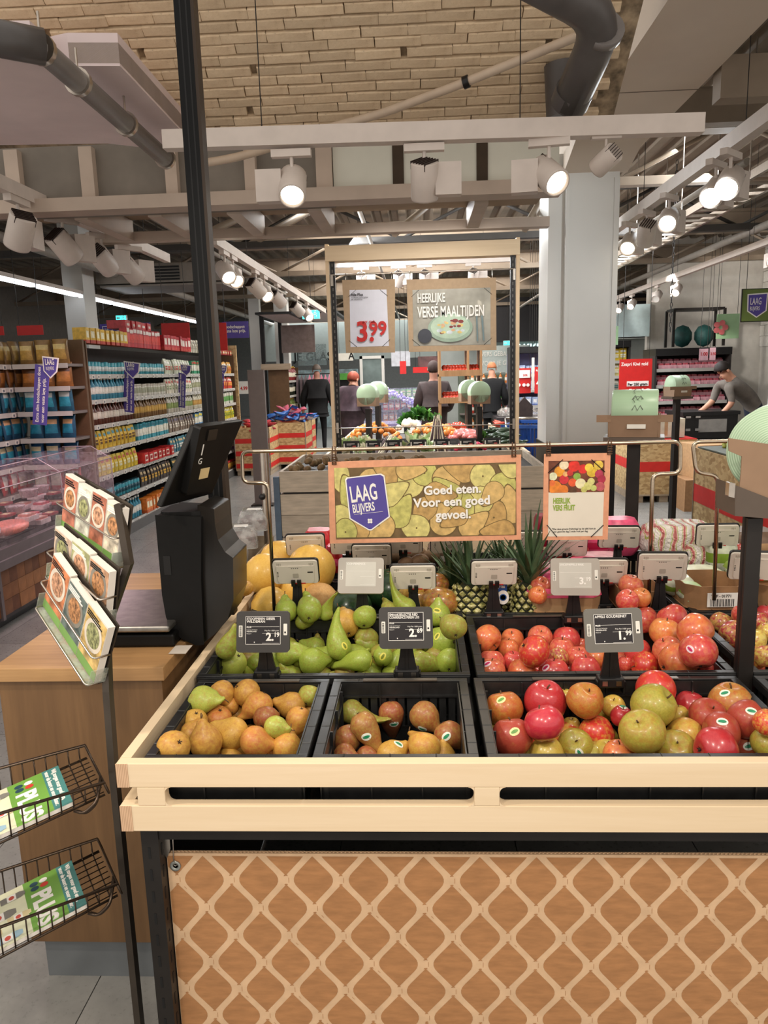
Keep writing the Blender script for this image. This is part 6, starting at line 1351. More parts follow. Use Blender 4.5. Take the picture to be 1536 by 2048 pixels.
def exit_sign(px,py,w_,Y,label):
    a=at(px,py,Y=Y); t=thing('exit_sign',label,'exit sign',a); h=w_*.5
    MB().box((-w_/2,0,-h/2),(w_/2,.05,h/2)).build('housing',[WHITE],t); MB().box((-w_/2+.006,-.002,-h/2+.006),(w_/2-.006,0,h/2-.006)).build('lit_face',[EXT],t)
    m=MB(); y=-.004; e=h
    m.flat([(-w_*.42,y,0),(-w_*.3,y,-e*.28),(-w_*.3,y,-e*.1),(-w_*.1,y,-e*.1),(-w_*.1,y,e*.1),(-w_*.3,y,e*.1),(-w_*.3,y,e*.28)]); m.build('arrow',[WPRT],t)
    m=MB(); x=w_*.22
    for p in (((x,.28),(x-.02*0,.05)),((x,.05),(x+w_*.09,-.1)),((x+w_*.09,-.1),(x+w_*.04,-.33)),((x,.05),(x-w_*.08,-.12)),((x-w_*.08,-.12),(x-w_*.15,-.3)),((x,.22),(x+w_*.11,.05)),((x,.22),(x-w_*.1,.08))): m.tube([(p[0][0],y,p[0][1]*e),(p[1][0],y,p[1][1]*e)],w_*.018,5)
    m.ball((x+w_*.02,y,e*.38),w_*.035,8); m.build('running_figure',[WPRT],t)
    MB().cyl((0,.02,h/2),(0,.02,3.94-a.z),.006,n=6).build('hanger',[DARKM],t)
exit_sign(622,629,.34,14.6,'glowing green exit sign with left arrow over the middle aisle'); exit_sign(242,636,.2,14.0,'small glowing exit sign above the purple hanging sign'); exit_sign(1016,686,.24,20,'glowing exit sign seen through the poster frame on the right')
# OSB end panel and wine shelf
OSB=NT('osb_board'); vo=OSB.n('ShaderNodeTexVoronoi'); vo.inputs['Scale'].default_value=26; OSB.ln(OSB.co(scale=(1,1,1.6)),vo.inputs['Vector']); _s=OSB.n('ShaderNodeSeparateColor'); OSB.ln(vo.outputs['Color'],_s.inputs[0]); OSB.ln(OSB.ramp(_s.outputs[0],[(0,'a88658'),(.5,'c2a272'),(1,'d2b684')]),OSB.b.inputs[0]); OSB.setp(.7); OSB=OSB.m
tag(MB().box((-3.62,12.70,0),(-3.05,12.74,2.12)).build('end_board',[OSB]),'chipboard end board closing the long left shelving','end board')
STRP=mat('stripe_red',(206,44,38),.55,var=.05)
def promo(x0,x1,y0,y1,h,label,stripes=((.16,.26),(.42,.52),(.68,.78)),z0=.0,yaw=0,pal=True,cap=False):
    t=thing('promo_box',label,'promo box',((x0+x1)/2,(y0+y1)/2,z0),(0,0,yaw),'striped chipboard promo boxes'); W,D=(x1-x0)/2,(y1-y0)/2; b=.1 if pal else 0
    m=MB(); th=.018; m.box((-W,-D,b),(W,-D+th,h)); m.box((-W,D-th,b),(W,D,h)); m.box((-W,-D+th,b),(-W+th,D-th,h)); m.box((W-th,-D+th,b),(W,D-th,h)); m.box((-W+th,-D+th,h*.6),(W-th,D-th,h*.6+.01)); m.build('box_wall',[OSB],t)
    for a,c in stripes: m=MB(); m.box((-W-.002,-D-.002,a*h),(W+.002,D+.002,c*h)); m.build('red_stripe',[STRP],t)
    if pal:
        m=MB()
        for x in (-W+.06,0,W-.06): m.box((x-.05,-D+.02,0),(x+.05,D-.02,.08))
        m.box((-W,-D,.08),(W,D,.1)); m.build('pallet',[PINE],t)
    for x in (-W,W): 
        for y in (-D,D): MB().box((x-.006,y-.006,b),(x+.006,y+.006,h+.003)).build('corner_profile',[STEEL],t)
    return t
def heap(kinds,x0,x1,y0,y1,z,n,s,label,grp,seed,dome=.12,name=None,cat=None):
    rs=random.Random(seed)
    for i in range(n):
        u,v=rs.random(),rs.random(); sp=rs.choice(kinds); o=bpy.data.objects.new((cat or CATW[sp[0]]).replace(' ','_'),product(*sp)); C.objects.link(o)
        zz=z+dome*math.sin(PI*u)*math.sin(PI*v)+rs.uniform(-.01,.03); o.location=(x0+(x1-x0)*u,y0+(y1-y0)*v,zz); o.rotation_euler=(rs.uniform(.9,1.9),rs.uniform(-.4,.4),rs.uniform(0,6.28)); o.scale=(s,s,s); o['label']=label; o['category']=cat or CATW[sp[0]]; o['group']=grp
p=at(478,925,Z=0); q=at(532,925,Z=0)
promo(-3.02,-2.45,12.1,12.9,.78,'striped chipboard promo box with red packs behind the brown post')
heap([('bag','b83038','e0d0c8','d84840'),('bag','c04048','303848','e8e0d8')],-2.95,-2.5,12.15,12.85,.74,16,.8,'red snack bag heaped on the striped box behind the brown post','red bags on the striped box',3)
promo(-2.55,-1.98,12.9,13.7,.80,'striped chipboard promo box with blue packs beside the man in black')
heap([('bag','2c5aa0','e8e8f0','c84848'),('bag','3468b0','d8dce8','e8d8d0')],-2.6,-1.98,12.9,13.7,.80,26,.9,'blue and white snack bag heaped on the striped box near the man in black','blue bags on the striped box',4,.2)
heap([('bag','c86478','e8d0d0','d89aa0')],-2.6,-2.05,13.9,14.6,.86,14,.9,'pink snack bag behind the blue bags','pink bags behind the blue heap',5,.15)
promo(-2.65,-2.05,13.85,14.7,.84,'third striped chipboard box under the pink bags',pal=True)
t=thing('post_board','tall brown-grey board standing in the aisle left of the steel sign frame','board',(at(520,905,Y=9.2).x,9.2,0)); MB().box((-.10,0,.02),(.10,.06,1.68)).build('board',[mat('board_taupe',(108,96,90),.5,var=.04)],t); MB().box((-.14,-.05,0),(.14,.12,.02)).build('foot',[DARKM],t)
# thin steel post with a knob behind the left rod
pp=at(527,905,Y=3.1); t=thing('steel_post','slim steel post with a round knob behind the left end of the sign frame','post',(pp.x,3.1,0)); MB().cyl((0,0,0),(0,0,pp.z),.018,n=12).build('tube',[STEEL],t); MB().ball((-.012,-.025,at(525,992,Y=3.1).z),.014,10).build('knob',[BLACK],t); MB().box((-.05,-.05,0),(.05,.05,.01)).build('foot',[DARKM],t)
# wine rack
t=gondola(-2.62,15.2,16.4,[.5,.85,1.2,1.5],1.75,'wine shelf with white promo cards past the striped boxes',.4)
for k,z in enumerate((.5,.85,1.2,1.5)): row(('bottle',('2a3020','6a7a30','202818','8a3030')[k],'e8e0c8','c8a040'),(-2.68,15.25),(-2.68,16.35),z,8,PI/2,'wine bottle on the wine shelf, %s board'%ORD[k+1],'wine bottles, board %d'%(k+1),s=1.5)
hsign(475,505,762,788,14.9,LBL,'white promo card on the wine shelf reading a price',[('4.99',.2,.7,.1)],wires=False,tc=RED)
# canopy rack with mirrors and pink garments
bk=BLACK
a0=at(515,650,Y=15.5); 
t=thing('canopy_rack','black framed canopy with two pale lit panels over the middle aisle','canopy',(-1.9,15.6,0))
m=MB(); 
for x,y in ((-3.1,15.2),(-3.1,17.2)): m.box((x-.04,y-.04,0),(x+.04,y+.04,2.85))
m.build('upright',[bk],t,world=True,kind='stuff')
LIT=mat('canopy_panel',(214,196,190),.4,var=.05)
for k,(x0,x1) in enumerate(((-3.1,-2.4),(-2.35,-1.55))):
    m=MB(); m.box((x0,14.6,2.76),(x1,17.2,2.80)); m.build('canopy_frame',[bk],t,world=True); MB().box((x0+.07,14.7,2.748),(x1-.07,17.1,2.76)).build('pale_panel',[LIT],t,world=True)
m=MB(); m.box((-3.05,17.0,2.1),(-2.3,17.04,2.7)); m.build('tiled_board',[mat('board_grid',(150,132,124),.4,var=.1)],t,world=True)
m=MB(); m.box((-3.15,15.1,1.72),(-2.55,15.16,1.84)); m.build('wooden_shelf',[PINE],t,world=True)
tag(MB().box((-3.3,17.6,0),(-3.0,17.9,3.5)).build('white_post',[PILW]),'slim white post behind the canopy rack','post')
PNK=mat('garment_pink',(216,130,150),.7,var=.15,scale=30)
t=thing('clothes_rail','rail of hanging pink garments behind the blue bags','clothes rail',(-2.3,16.2,0)); m=MB(); m.cyl((-.6,0,1.62),(.6,0,1.62),.012,n=8); m.cyl((-.6,0,0),(-.6,0,1.62),.012,n=8); m.cyl((.6,0,0),(.6,0,1.62),.012,n=8); m.build('rail',[DARKM],t)
rs=random.Random(8)
for k in range(14):
    x=-2.85+k*.085; m=MB(); m.add([(0,-.03,1.58),(.0,.0,1.62),(.0,.05,1.56),(-.012,-.14,1.5),(-.02,-.2,1.0+rs.random()*.1),(-.01,.18,1.0),(-.01,.14,1.5),(.028,-.14,1.5),(.03,-.2,1.0),(.03,.18,1.0),(.028,.14,1.5)],[(1,3,4,5,6),(1,10,9,8,7),(3,7,8,4),(6,5,9,10),(1,7,3),(1,6,10)]); o=m.build('garment',[PNK if k>5 else mat('garment_grey',(120,104,108),.7,var=.1)]); o.location=(x,16.2,0); tag(o,'%s garment hanging %s from the left on the clothes rail'%('pink' if k>5 else 'grey',ORD[k+1]),'garment','garments on the rail')
# ================================================================ meat cooler at the left edge
MC=mat('cooler_grey',(118,108,110),.4,.2,var=.05); MCD=mat('cooler_dark',(52,46,48),.4,.1,var=.1)
t=thing('meat_cooler','low open meat cooler with clear screens and wood block front at the left edge','cooler',(-3.1,5.3,0))
x1,x0,y0,y1=-2.74,-3.45,3.6,6.6
MB().box((x0,y0,.06),(x1-.03,y1-.03,.40)).build('cabinet',[MCD],t,world=True)
MB().box((x0,y0,.40),(x1+.01,y1,.46)).box((x0,y0,.46),(x1-.01,y1-.02,.53)).build('bumper',[MC],t,world=True)
MB().box((x0+.02,y0+.02,0),(x1-.08,y1-.08,.06)).build('plinth',[BLACK],t,world=True)
MB().box((x0+.04,y0,.53),(x1-.06,y1-.06,.56)).build('well_floor',[mat('well_black',(30,26,28),.3,var=.1)],t,world=True)
WB=[mat('wood_block_%d'%i,c,.6,var=.15,scale=12) for i,c in enumerate(('8a5a3a','6e4530','a06c46','7c5238'))]
rs=random.Random(12); bms2=[MB().box((0,-.0,0),(.012,.098,.098)).mesh('wood_block',[w]) for w in WB]
for j in range(29):
    for k in range(3):
        o=bpy.data.objects.new('wood_block',rs.choice(bms2)); C.objects.link(o); o.parent=t; o.location=V((x1-.03-rs.uniform(0,.004),y0+.03+j*.1,.09+k*.1))-t.location
for j in range(4): MB().box((x1-.03,y0+.0+j*.98,.07),(x1-.005,y0+.03+j*.98,.40)).build('front_stile',[MC],t,world=True)
CSC=clear('cooler_acrylic',(236,214,222),.10,.05); CSE=mat('acrylic_edge',(176,158,164),.2,var=.05,spec=.8)
m=MB(); m.box((x1-.03,y0,.53),(x1-.024,y1-.03,.92)); m.box((x0,y1-.04,.53),(x1-.03,y1-.034,.98)); m.build('clear_screen',[CSC],t,world=True)
m=MB(); m.box((x0+.25,y0,1.02),(x1-.2,y1-.03,1.026)); m.add([(x1-.2,y0,1.026),(x1-.2,y1-.03,1.026),(x1-.026,y1-.03,.92),(x1-.026,y0,.92)],[(0,1,2,3)]); m.build('clear_canopy',[CSC],t,world=True)
m=MB()
for yy in (y0+.02,4.6,5.6,y1-.035): m.tube([(x1-.027,yy,.53),(x1-.027,yy,.92),(x1-.2,yy,1.03),(x0+.25,yy,1.03)],.0045,6)
m.tube([(x1-.027,y0,.92),(x1-.027,y1-.03,.92)],.0045,6); m.tube([(x1-.2,y0,1.03),(x1-.2,y1-.03,1.03)],.0045,6); m.build('screen_edge',[CSE],t,world=True)
MEAT=[('tray','c0606a','e8d8d8','e8d0d4'),('tray','d08a80','e8e0d8','e0c8cc'),('tray','a84a50','e8d8b0','302828')]
for r in range(4):
    for spi in range(14):
        yy=4.2+spi*.17; xx=-2.86-r*.15; sp=MEAT[(r+spi//4)%3]; o=bpy.data.objects.new('meat_tray',product(*sp)); C.objects.link(o); o.location=(xx,yy,.565+(.055 if (spi%3==0) else 0)); o.rotation_euler=(0,0,PI/2); tag(o,'pink meat tray, %s row from the cooler front, %s from its near end'%(ORD[r+1],ordn(spi+1)),'meat tray','meat trays, cooler row %d'%(r+1))
rs=random.Random(2); TUB=clear('tub_clear',(236,214,220),.45,.1)
for i,(px,py,z,s) in enumerate(((20,905,.9,1),(45,908,.9,1),(66,915,.88,1),(20,935,.8,1.1),(55,940,.8,1.1),(100,945,.78,1.1),(130,940,.78,.9),(85,990,.66,1),(60,990,.66,1),(150,1000,.64,1))):
    p=at(px,py,X=-3.05-.08*(i%3)); m=MB(); m.lathe([(.048*s,0),(.06*s,.055),(.064*s,.057),(.062*s,.066),(.0,.068)],14); o=m.build('tub',[TUB]); o.location=(p.x,p.y,.565+(.07*((i+1)%3))); tag(o,'clear lidded tub in the meat cooler, '+ORD[i+1]+' of the stacked tubs','tub','tubs in the meat cooler')
for i,(px,yy) in enumerate(((128,5.9),(160,6.25))):
    m=MB(); m.lathe([(.08,0),(.1,.075)],18); m.lathe([(.104,.075),(.106,.09),(0,.094)],18,1); o=m.build('tub',[mat('tub_print',('c89a8a','6a4a78')[i],.4,var=.2),BLACK]); o.location=(-2.93,yy-.35*i*0,.60); tag(o,('orange-brown tub with black lid in the cooler','purple tub with black lid at the far end of the cooler')[i],'tub','tubs in the meat cooler')
m=MB(); m.ball((0,0,0),(.12,.2,.05),14); o=m.build('salmon_side',[mat('salmon',(232,140,130),.35,var=.2,scale=40,stretch=(1,6,1))]); o.location=(-2.86,4.95,.62); tag(o,'pink salmon side on a black board in the meat cooler','salmon'); tag(MB().box((-2.98,4.7,.566),(-2.8,5.2,.578)).build('serving_board',[BLACK]),'black board under the pink salmon','board')
# ================================================================ vegetable island in the middle
PLK=mat('plank_grey',(196,180,158),.65,var=.12,scale=6,stretch=(1,1,8),rnd=.08)
t=thing('plank_bin','grey plank bin with dark gaps behind the melons and the pear banner','bin',(-.08,5.8,0))
YB=5.25; xa,xb=at(561,1000,Y=YB).x,at(1092,1000,Y=YB).x; ztop=at(600,942,Y=YB).z
me=MB().box((0,0,0),(xb-xa,.022,.150)).mesh('plank',[PLK]); k=0; z=ztop-.152
while z>.0:
    for yy in (YB,YB+1.1):
        o=bpy.data.objects.new('plank',me); C.objects.link(o); o.parent=t; o.location=V((xa,yy,z))-t.location
    z-=.1535+(.012 if k%2==0 else 0); k+=1
ms=MB().box((0,0,0),(.022,1.08,.150)).mesh('plank',[PLK]); z=ztop-.152; k=0
while z>.0:
    for xx in (xa,xb-.022):
        o=bpy.data.objects.new('plank',ms); C.objects.link(o); o.parent=t; o.location=V((xx,YB+.022,z))-t.location
    z-=.1535+(.012 if k%2==0 else 0); k+=1
for _x in (xa-.045,xb+.002): MB().box((_x,YB-.005,0),(_x+.043,YB+.04,ztop-.04)).build('corner_post',[mat('post_bluegrey',(88,104,120),.5,var=.08)],t,world=True)
MB().box((xa+.02,YB+.02,.1),(xb-.02,YB+1.1,ztop-.06)).build('inner_shelf',[SHB],t,world=True)
rs=random.Random(6); POT=mat('potato_brown',(136,112,78),.8,var=.25,scale=30); pm=MB(); pm.ball((0,0,0),(.036,.028,.026),10); pmm=pm.mesh('potato',[POT])
for i in range(60):
    o=bpy.data.objects.new('potato',pmm); C.objects.link(o); o.location=(xa+.05+rs.random()*1.0,YB+.06+rs.random()*.75,ztop-.035+rs.random()*.05); o.rotation_euler=(rs.random()*3,rs.random()*3,0); tag(o,'earthy brown potato heaped on the grey plank bin','potato','potatoes on the grey plank bin')
t=IS=thing('vegetable_table','plywood vegetable table with slotted rim behind the grey plank bin','table',(0,8.0,0)); YI=6.45
x0,x1=at(645,905,Y=YI).x,at(1061,903,Y=YI).x
fb=slotboard(x0,x1,.74,.90,[(x0+.12,x1-.14,.80,.835)],.024); o=fb.build('front_board',[PLY],t); o.location=V((0,YI,0))-t.location
MB().box((x0,YI+.025,.74),(x0+.024,10.2,.90)).box((x1-.024,YI+.025,.74),(x1,10.2,.90)).build('side_board',[PLYY],t,world=True)
MB().box((x0+.02,YI+.02,.70),(x1-.02,10.2,.78)).build('deck',[BLACK],t,world=True)
for x in (x0+.03,x1-.07):
    for y in (YI+.05,10.1): MB().box((x,y,0),(x+.04,y+.04,.70)).build('leg',[DARKM],t,world=True)
# poster frame on the island
t=thing('poster_stand','tall birch frame with black slotted posts carrying the meal posters','frame',(.03,6.6,.0)); YF=6.6; xl,xr=-.775,.86
for x in (xl,xr-.03): MB().box((x,YF,.9),(x+.03,YF+.12,2.68)).build('side_board',[wood('birch_ply_up',(238,212,176),(222,192,152),'Z',2.0,.45,.6)],t,world=True)
MB().box((xl,YF-.01,2.54),(xr,YF+.12,2.665)).build('top_board',[PLY],t,world=True)
for x in (xl+.035,xr-.075):
    ib=MB().box((x,YF+.02,.9),(x+.04,YF+.06,2.54)).build('slotted_post',[BLACK],t,world=True)
    m=MB(); 
    for k in range(32): m.box((x+.015,YF+.0185,.95+k*.05),(x+.025,YF+.02,.975+k*.05))
    m.build('slot_row',[mat('slot_grey',(96,92,88),.5)],ib,world=True,kind='stuff')
for _z,_r in ((2.43,.007),(1.13,.005)): MB().cyl((xl+.03,YF+.01,_z),(xr-.03,YF+.01,_z),_r,n=8).build('cross_rod',[STEEL],t,world=True)
for z in (2.38,1.13):
    for x in (xl+.04,xr-.055): MB().box((x,YF+.0,z-.04),(x+.02,YF+.02,z+.05)).build('bracket',[STEEL],t,world=True)
TAUPE=mat('kraft_taupe',(176,150,120),.7,var=.04,scale=30)
def poster(p,label,inner,draw):
    cs=[at(x,y,Y=YF-.02) for x,y in p]; c=(cs[0]+cs[2])*.5; t=thing('poster',label,'poster',c)
    b=MB(); f=[(q.x,YF-.02,q.z) for q in cs]; k=[(q.x,YF-.012,q.z) for q in cs]; b.add(f+k,[(0,1,2,3),(7,6,5,4),(0,4,5,1),(1,5,6,2),(2,6,7,3),(3,7,4,0)]); b.build('board',[TAUPE],t,world=True)
    ii=[at(x,y,Y=YF-.022) for x,y in inner[0]]; b=MB(); b.add([(q.x,YF-.0225,q.z) for q in ii],[(0,1,2,3)]); sh=b.build('sheet',[inner[1]],t,world=True)
    draw(t,sh,ii)
    m=MB()
    for q in (cs[2],cs[3]):
        x=q.x+(.03 if q is cs[3] else -.03); m.tube([(x,YF-.016,q.z-.02),(x,YF-.016,q.z+.01),(x,YF,2.44)],.003,6)
    m.build('hanger',[STEEL],t,world=True)
    m=MB(); a=.055
    for i,(sx,sz) in enumerate(((1,1),(-1,1),(-1,-1),(1,-1))): q=ii[i]; m.tube([(q.x+sx*a-sx*.02*0,YF-.026,q.z-sz*.004*0),(q.x-sx*.01,YF-.026,q.z+sz*a)],.0015,5)
    m.build('elastic_corner',[INK],t,world=True)
def d1(t,sh,ii):
    W_=ii[1].x-ii[0].x; H_=ii[2].z-ii[1].z; o=ii[0]-t.location; P=lambda u,v: Matrix.Translation((o.x+W_*u,-.024-.0,o.z+H_*v))@FACE()
    text('per stuk',.032,P(.5,.42),RED,t,align='CENTER',bold=.02); text('3.',.23,P(.16,.1),RED,t,bold=.025,sx=.95); text('99',.16,P(.50,.2),RED,t,bold=.025,sx=.95); text('Alle Plus',.03,P(.06,.9),INK,t,bold=.03); text('maaltijden verkrijgbaar',.016,P(.06,.86),INK,t); text('per verpakking',.016,P(.06,.83),INK,t)
poster(((692,706),(790,705),(790,558),(684,560)),'kraft-framed white poster with red price 3.99 hanging in the birch frame',(((701,694),(778,692),(773,579),(699,580)),mat('sheet_white',(216,216,226),.4,var=.02)),d1)
def d2(t,sh,ii):
    W_=ii[1].x-ii[0].x; H_=ii[2].z-ii[1].z; o=ii[0]-t.location; P=lambda u,v,y=-.024: Matrix.Translation((o.x+W_*u,y,o.z+H_*v))@FACE()
    C_=lambda u,v,r,n=20,ry=1,y=-.0232: [(o.x+W_*u+r*math.cos(k*2*PI/n),y,o.z+H_*v+r*ry*math.sin(k*2*PI/n)) for k in range(n)][::-1]
    m=MB(); m.flat(C_(.48,.30,.19,24,.62,-.0228),0); m.flat(C_(.48,.32,.165,24,.6,-.0231),1)
    rs=random.Random(4)
    for i in range(26): u,v=rs.uniform(.32,.64),rs.uniform(.2,.45); m.flat(C_(u,v,rs.uniform(.012,.028),8,.6,-.0233-i*.00003),2+i%4)
    m.flat(C_(.15,.17,.06,20,1,-.0235),6); m.flat([(o.x+W_*.82,-.0235,o.z+H_*.05),(o.x+W_*.84,-.0235,o.z+H_*.05),(o.x+W_*.83,-.0235,o.z+H_*.5),(o.x+W_*.81,-.0235,o.z+H_*.5)],7); m.flat([(o.x+W_*.90,-.0235,o.z+H_*.06),(o.x+W_*.92,-.0235,o.z+H_*.06),(o.x+W_*.9,-.0235,o.z+H_*.5),(o.x+W_*.875,-.0235,o.z+H_*.5)],7)
    m.build('meal_photo',[mat('plate_edge',(150,170,150),.4),mat('plate_green',(176,196,172),.4),mat('pasta',(214,190,120),.5,var=.2),mat('sauce_red',(130,52,50),.5,var=.2),mat('cheese',(196,204,206),.5,var=.2),mat('chicken',(216,170,130),.5,var=.2),mat('bowl_dark',(62,64,72),.4),mat('cutlery_print',(110,128,130),.4)],sh.parent,kind='stuff')
    text('HEERLIJKE',.105,P(.06,.76),WPRT,t,sx=.5,bold=.02); text('VERSE MAALTIJDEN',.125,P(.06,.50),WPRT,t,sx=.52,bold=.02)
poster(((818,704),(993,700),(992,555),(813,559)),'kraft-framed poster Heerlijke verse maaltijden with pasta plate hanging in the birch frame',(((827,692),(981,689),(981,575),(825,580)),mat('sheet_meal',(158,154,140),.2,var=.18,scale=5,spec=.8,coat=.6)),d2)
# dark price tags along the front of the vegetable table
tm=MB(); tm.prism(rr(.145,.085,.008,2),-.01,0,M=FACE()); tmm=tm.mesh('price_tag',[mat('tag_near_black',(30,27,27),.4,var=.05)]); 
for i,px in enumerate((703,748,788,837,884,936,985)):
    p=at(px,906,Y=6.5); o=bpy.data.objects.new('price_tag',tmm); C.objects.link(o); o.location=(p.x,6.50,.985); o.rotation_euler=(-.2,0,0); tag(o,'dark price tag on the front edge of the vegetable table, '+ORD[i+1]+' from the left','price tag','price tags on the vegetable table')
    MB().box((-.05,-.0006,-.03),(.05,-.0,.032)).build('screen',[INK],o); b=MB().box((.012,-.0014,-.022),(.04,-.0006,.0)).build('red_price',[mat('price_red_print',(170,60,56),.5)],o); m=MB(); m.box((-.04,-.0014,.014),(.03,-.0006,.018)); m.box((-.04,-.0014,.004),(.0,-.0006,.007)); m.build('print_lines',[WPRT],o); m=MB(); 
    for s in (-1,1): m.box((s*.062-.005,-.001,-.015),(s*.062+.005,.0,.02))
    m.build('side_sticker',[LBL],o); MB().box((-.012,0,-.085),(.012,.012,-.03)).build('stand',[BLACK],o)
for i,px in enumerate((718,769,805,855,903,1000)):
    p=at(px,886,Y=7.2); o=bpy.data.objects.new('price_tag',tmm); C.objects.link(o); o.location=(p.x,7.2,p.z); o.rotation_euler=(-.3,0,0); tag(o,'dark price tag in the second tag row of the vegetable table, '+ORD[i+1]+' from the left','price tag','price tags, second row'); MB().box((-.04,-.0014,.004),(.04,-.0006,.016)).build('screen',[mat('tag_frame',(62,59,56))],o); MB().box((-.012,0,-.13),(.012,.012,-.03)).build('stand',[BLACK],o)
# vegetables
def veg(n,mesh_fn,x0,x1,y0,y1,z,dome,label,cat,grp,seed,s=1,flat_=False):
    rs=random.Random(seed); ms=[mesh_fn(k) for k in range(3)]
    for i in range(n):
        u,v=rs.random(),rs.random(); o=bpy.data.objects.new(cat.replace(' ','_'),ms[i%3]); C.objects.link(o); o.location=(x0+(x1-x0)*u,y0+(y1-y0)*v,z+dome*math.sin(PI*u)**.7*math.sin(PI*(.25+.6*v))); k=s*rs.uniform(.85,1.15); o.scale=(k,k,k); o.rotation_euler=(rs.uniform(-1.5,1.5),rs.uniform(-1.5,1.5),rs.uniform(0,6)) if not flat_ else (rs.uniform(-.3,.3),rs.uniform(-.3,.3),rs.uniform(-.5,.5)); tag(o,label,cat,grp)
def mball(r,mt,nm,n=10): 
    def f(k):
        key=(nm,k)
        if key not in MESH: m=MB(); m.ball((0,0,0),r,n); wob(m,.06,k); MESH[key]=m.mesh(nm,[mt])
        return MESH[key]
    return f
def mleaf(mts,nm,R0=.09,nl=26,seed=1):
    def f(k):
        key=(nm,k)
        if key not in MESH:
            m=MB(); rs=random.Random(seed+k)
            for i in range(nl):
                a=rs.uniform(0,6.28); e=rs.uniform(.1,1.4); d=V((math.cos(a)*math.cos(e),math.sin(a)*math.cos(e),math.sin(e))); sd=d.orthogonal().normalized(); w_=R0*.3; L=R0*rs.uniform(.7,1.1); j=rs.uniform(-.3,.3)
                m.add([d*.01,d*L*.5+sd*w_,d*L+sd*j*w_+V((0,0,-.01)),d*L*.5-sd*w_],[(0,1,2,3)],i%len(mts),True)
            MESH[key]=m.mesh(nm,mts)
        return MESH[key]
    return f
def mstick(mt,mt2,nm,L,r):
    def f(k):
        key=(nm,k)
        if key not in MESH: m=MB(); m.cyl((0,0,-L/2),(.004,0,L/2),r,r*.7,8,0); m.cyl((.004,0,L/2),(.006,.002,L/2+L*.12),r*.7,r*.5,6,1); MESH[key]=m.mesh(nm,[mt,mt2])
        return MESH[key]
    return f
ORM=mat('mandarin_orange',(226,138,60),.45,var=.12,scale=60,bump=.2); BGP=mat('fresh_green',(96,150,64),.5,var=.2); LTG=mat('lettuce_green',(168,192,132),.4,var=.2); DKG=mat('cucumber_green',(44,66,44),.3,var=.2,spec=.8); PKR=mat('radish_pink',(206,60,90),.35,var=.15); RSP=mat('rosy_pack',(216,130,124),.3,var=.25,scale=30); WHV=mat('white_veg',(226,216,190),.4,var=.1); OLD=mat('stalk_dark',(92,72,76),.5,var=.3)
zt=.86
veg(70,mball(.034,ORM,'mandarin'),-.78,-.22,7.7,8.7,zt,.20,'orange mandarin in the left heap of the vegetable table','mandarin','mandarins, left heap',1)
veg(70,mball(.034,ORM,'mandarin'),-.12,.45,7.9,8.9,zt,.16,'orange mandarin in the middle heap of the vegetable table','mandarin','mandarins, middle heap',2)
veg(9,mleaf([LTG,WHV],'lettuce',.11,30),-.78,-.45,6.75,7.4,zt+.03,.06,'pale leek and lettuce bundle at the front left of the vegetable table','lettuce','lettuces, front left',3)
veg(10,mleaf([LTG,LTG,WHV],'lettuce',.12,34,5),-.28,.10,6.8,7.5,zt+.03,.08,'pale green bagged lettuce left of the dark stalks','lettuce','lettuces, front middle',4)
veg(10,mleaf([BGP,mat('deep_green',(60,110,46),.5,var=.2)],'parsley',.12,40,9),-.2,.25,9.1,9.9,.98,.12,'bright green parsley bunch at the back of the vegetable table','parsley','parsley bunches',5)
veg(16,mball((.05,.03,.03),WHV,'fennel'),-.25,-.0,8.3,9.0,.99,.05,'white bulb at the foot of the parsley','fennel','white bulbs by the parsley',15)
rs=random.Random(3)
for i in range(26):
    m=MB(); x=.16+rs.uniform(-.10,.10); L=.34*rs.uniform(.8,1.1); m.cyl((0,0,0),((.16-x)*.75,.03,L),.008,.004,6); o=m.build('stalk',[OLD if i%2 else WHV]); o.location=(x,7.0+rs.uniform(-.08,.1),.84); tag(o,'dark and pale stalk in the pointed bundle on the vegetable table','stalk','stalks in the pointed bundle')
for i in range(16):
    m=MB(); m.cyl((0,0,0),(.12,.1,.16),.007,.004,6); o=m.build('stalk',[OLD if i%2 else WHV]); o.location=(-.46+rs.uniform(0,.14),6.9+rs.uniform(-.08,.1),.86); tag(o,'thin dark stalk lying between the lettuces','stalk','stalks between the lettuces')
def mpack(mt,nm,sz):
    def f(k):
        key=(nm,k)
        if key not in MESH: m=MB(); m.ball((0,0,0),sz,8); wob(m,.15,k); MESH[key]=m.mesh(nm,[mt,WHV])
        return MESH[key]
    return f
veg(34,mpack(RSP,'rosy_pack',(.06,.04,.03)),.32,.62,7.5,8.4,zt+.02,.10,'rosy wrapped pack in the pink heap of the vegetable table','pack','rosy packs',6,flat_=True)
veg(40,mball(.021,PKR,'radish'),.32,.60,6.75,7.2,zt+.02,.07,'pink radish at the front of the vegetable table','radish','radishes',7)
veg(8,mleaf([DKG,BGP],'spinach',.09,26,20),.52,.75,7.1,7.8,zt+.02,.05,'dark green leaf bunch right of the radishes','spinach','dark leaf bunches',8)
veg(46,mpack(DKG,'cucumber',(.10,.024,.022)),.68,.93,6.9,8.3,zt+.01,.14,'dark green wrapped cucumber at the right end of the vegetable table','cucumber','cucumbers',9,flat_=True)
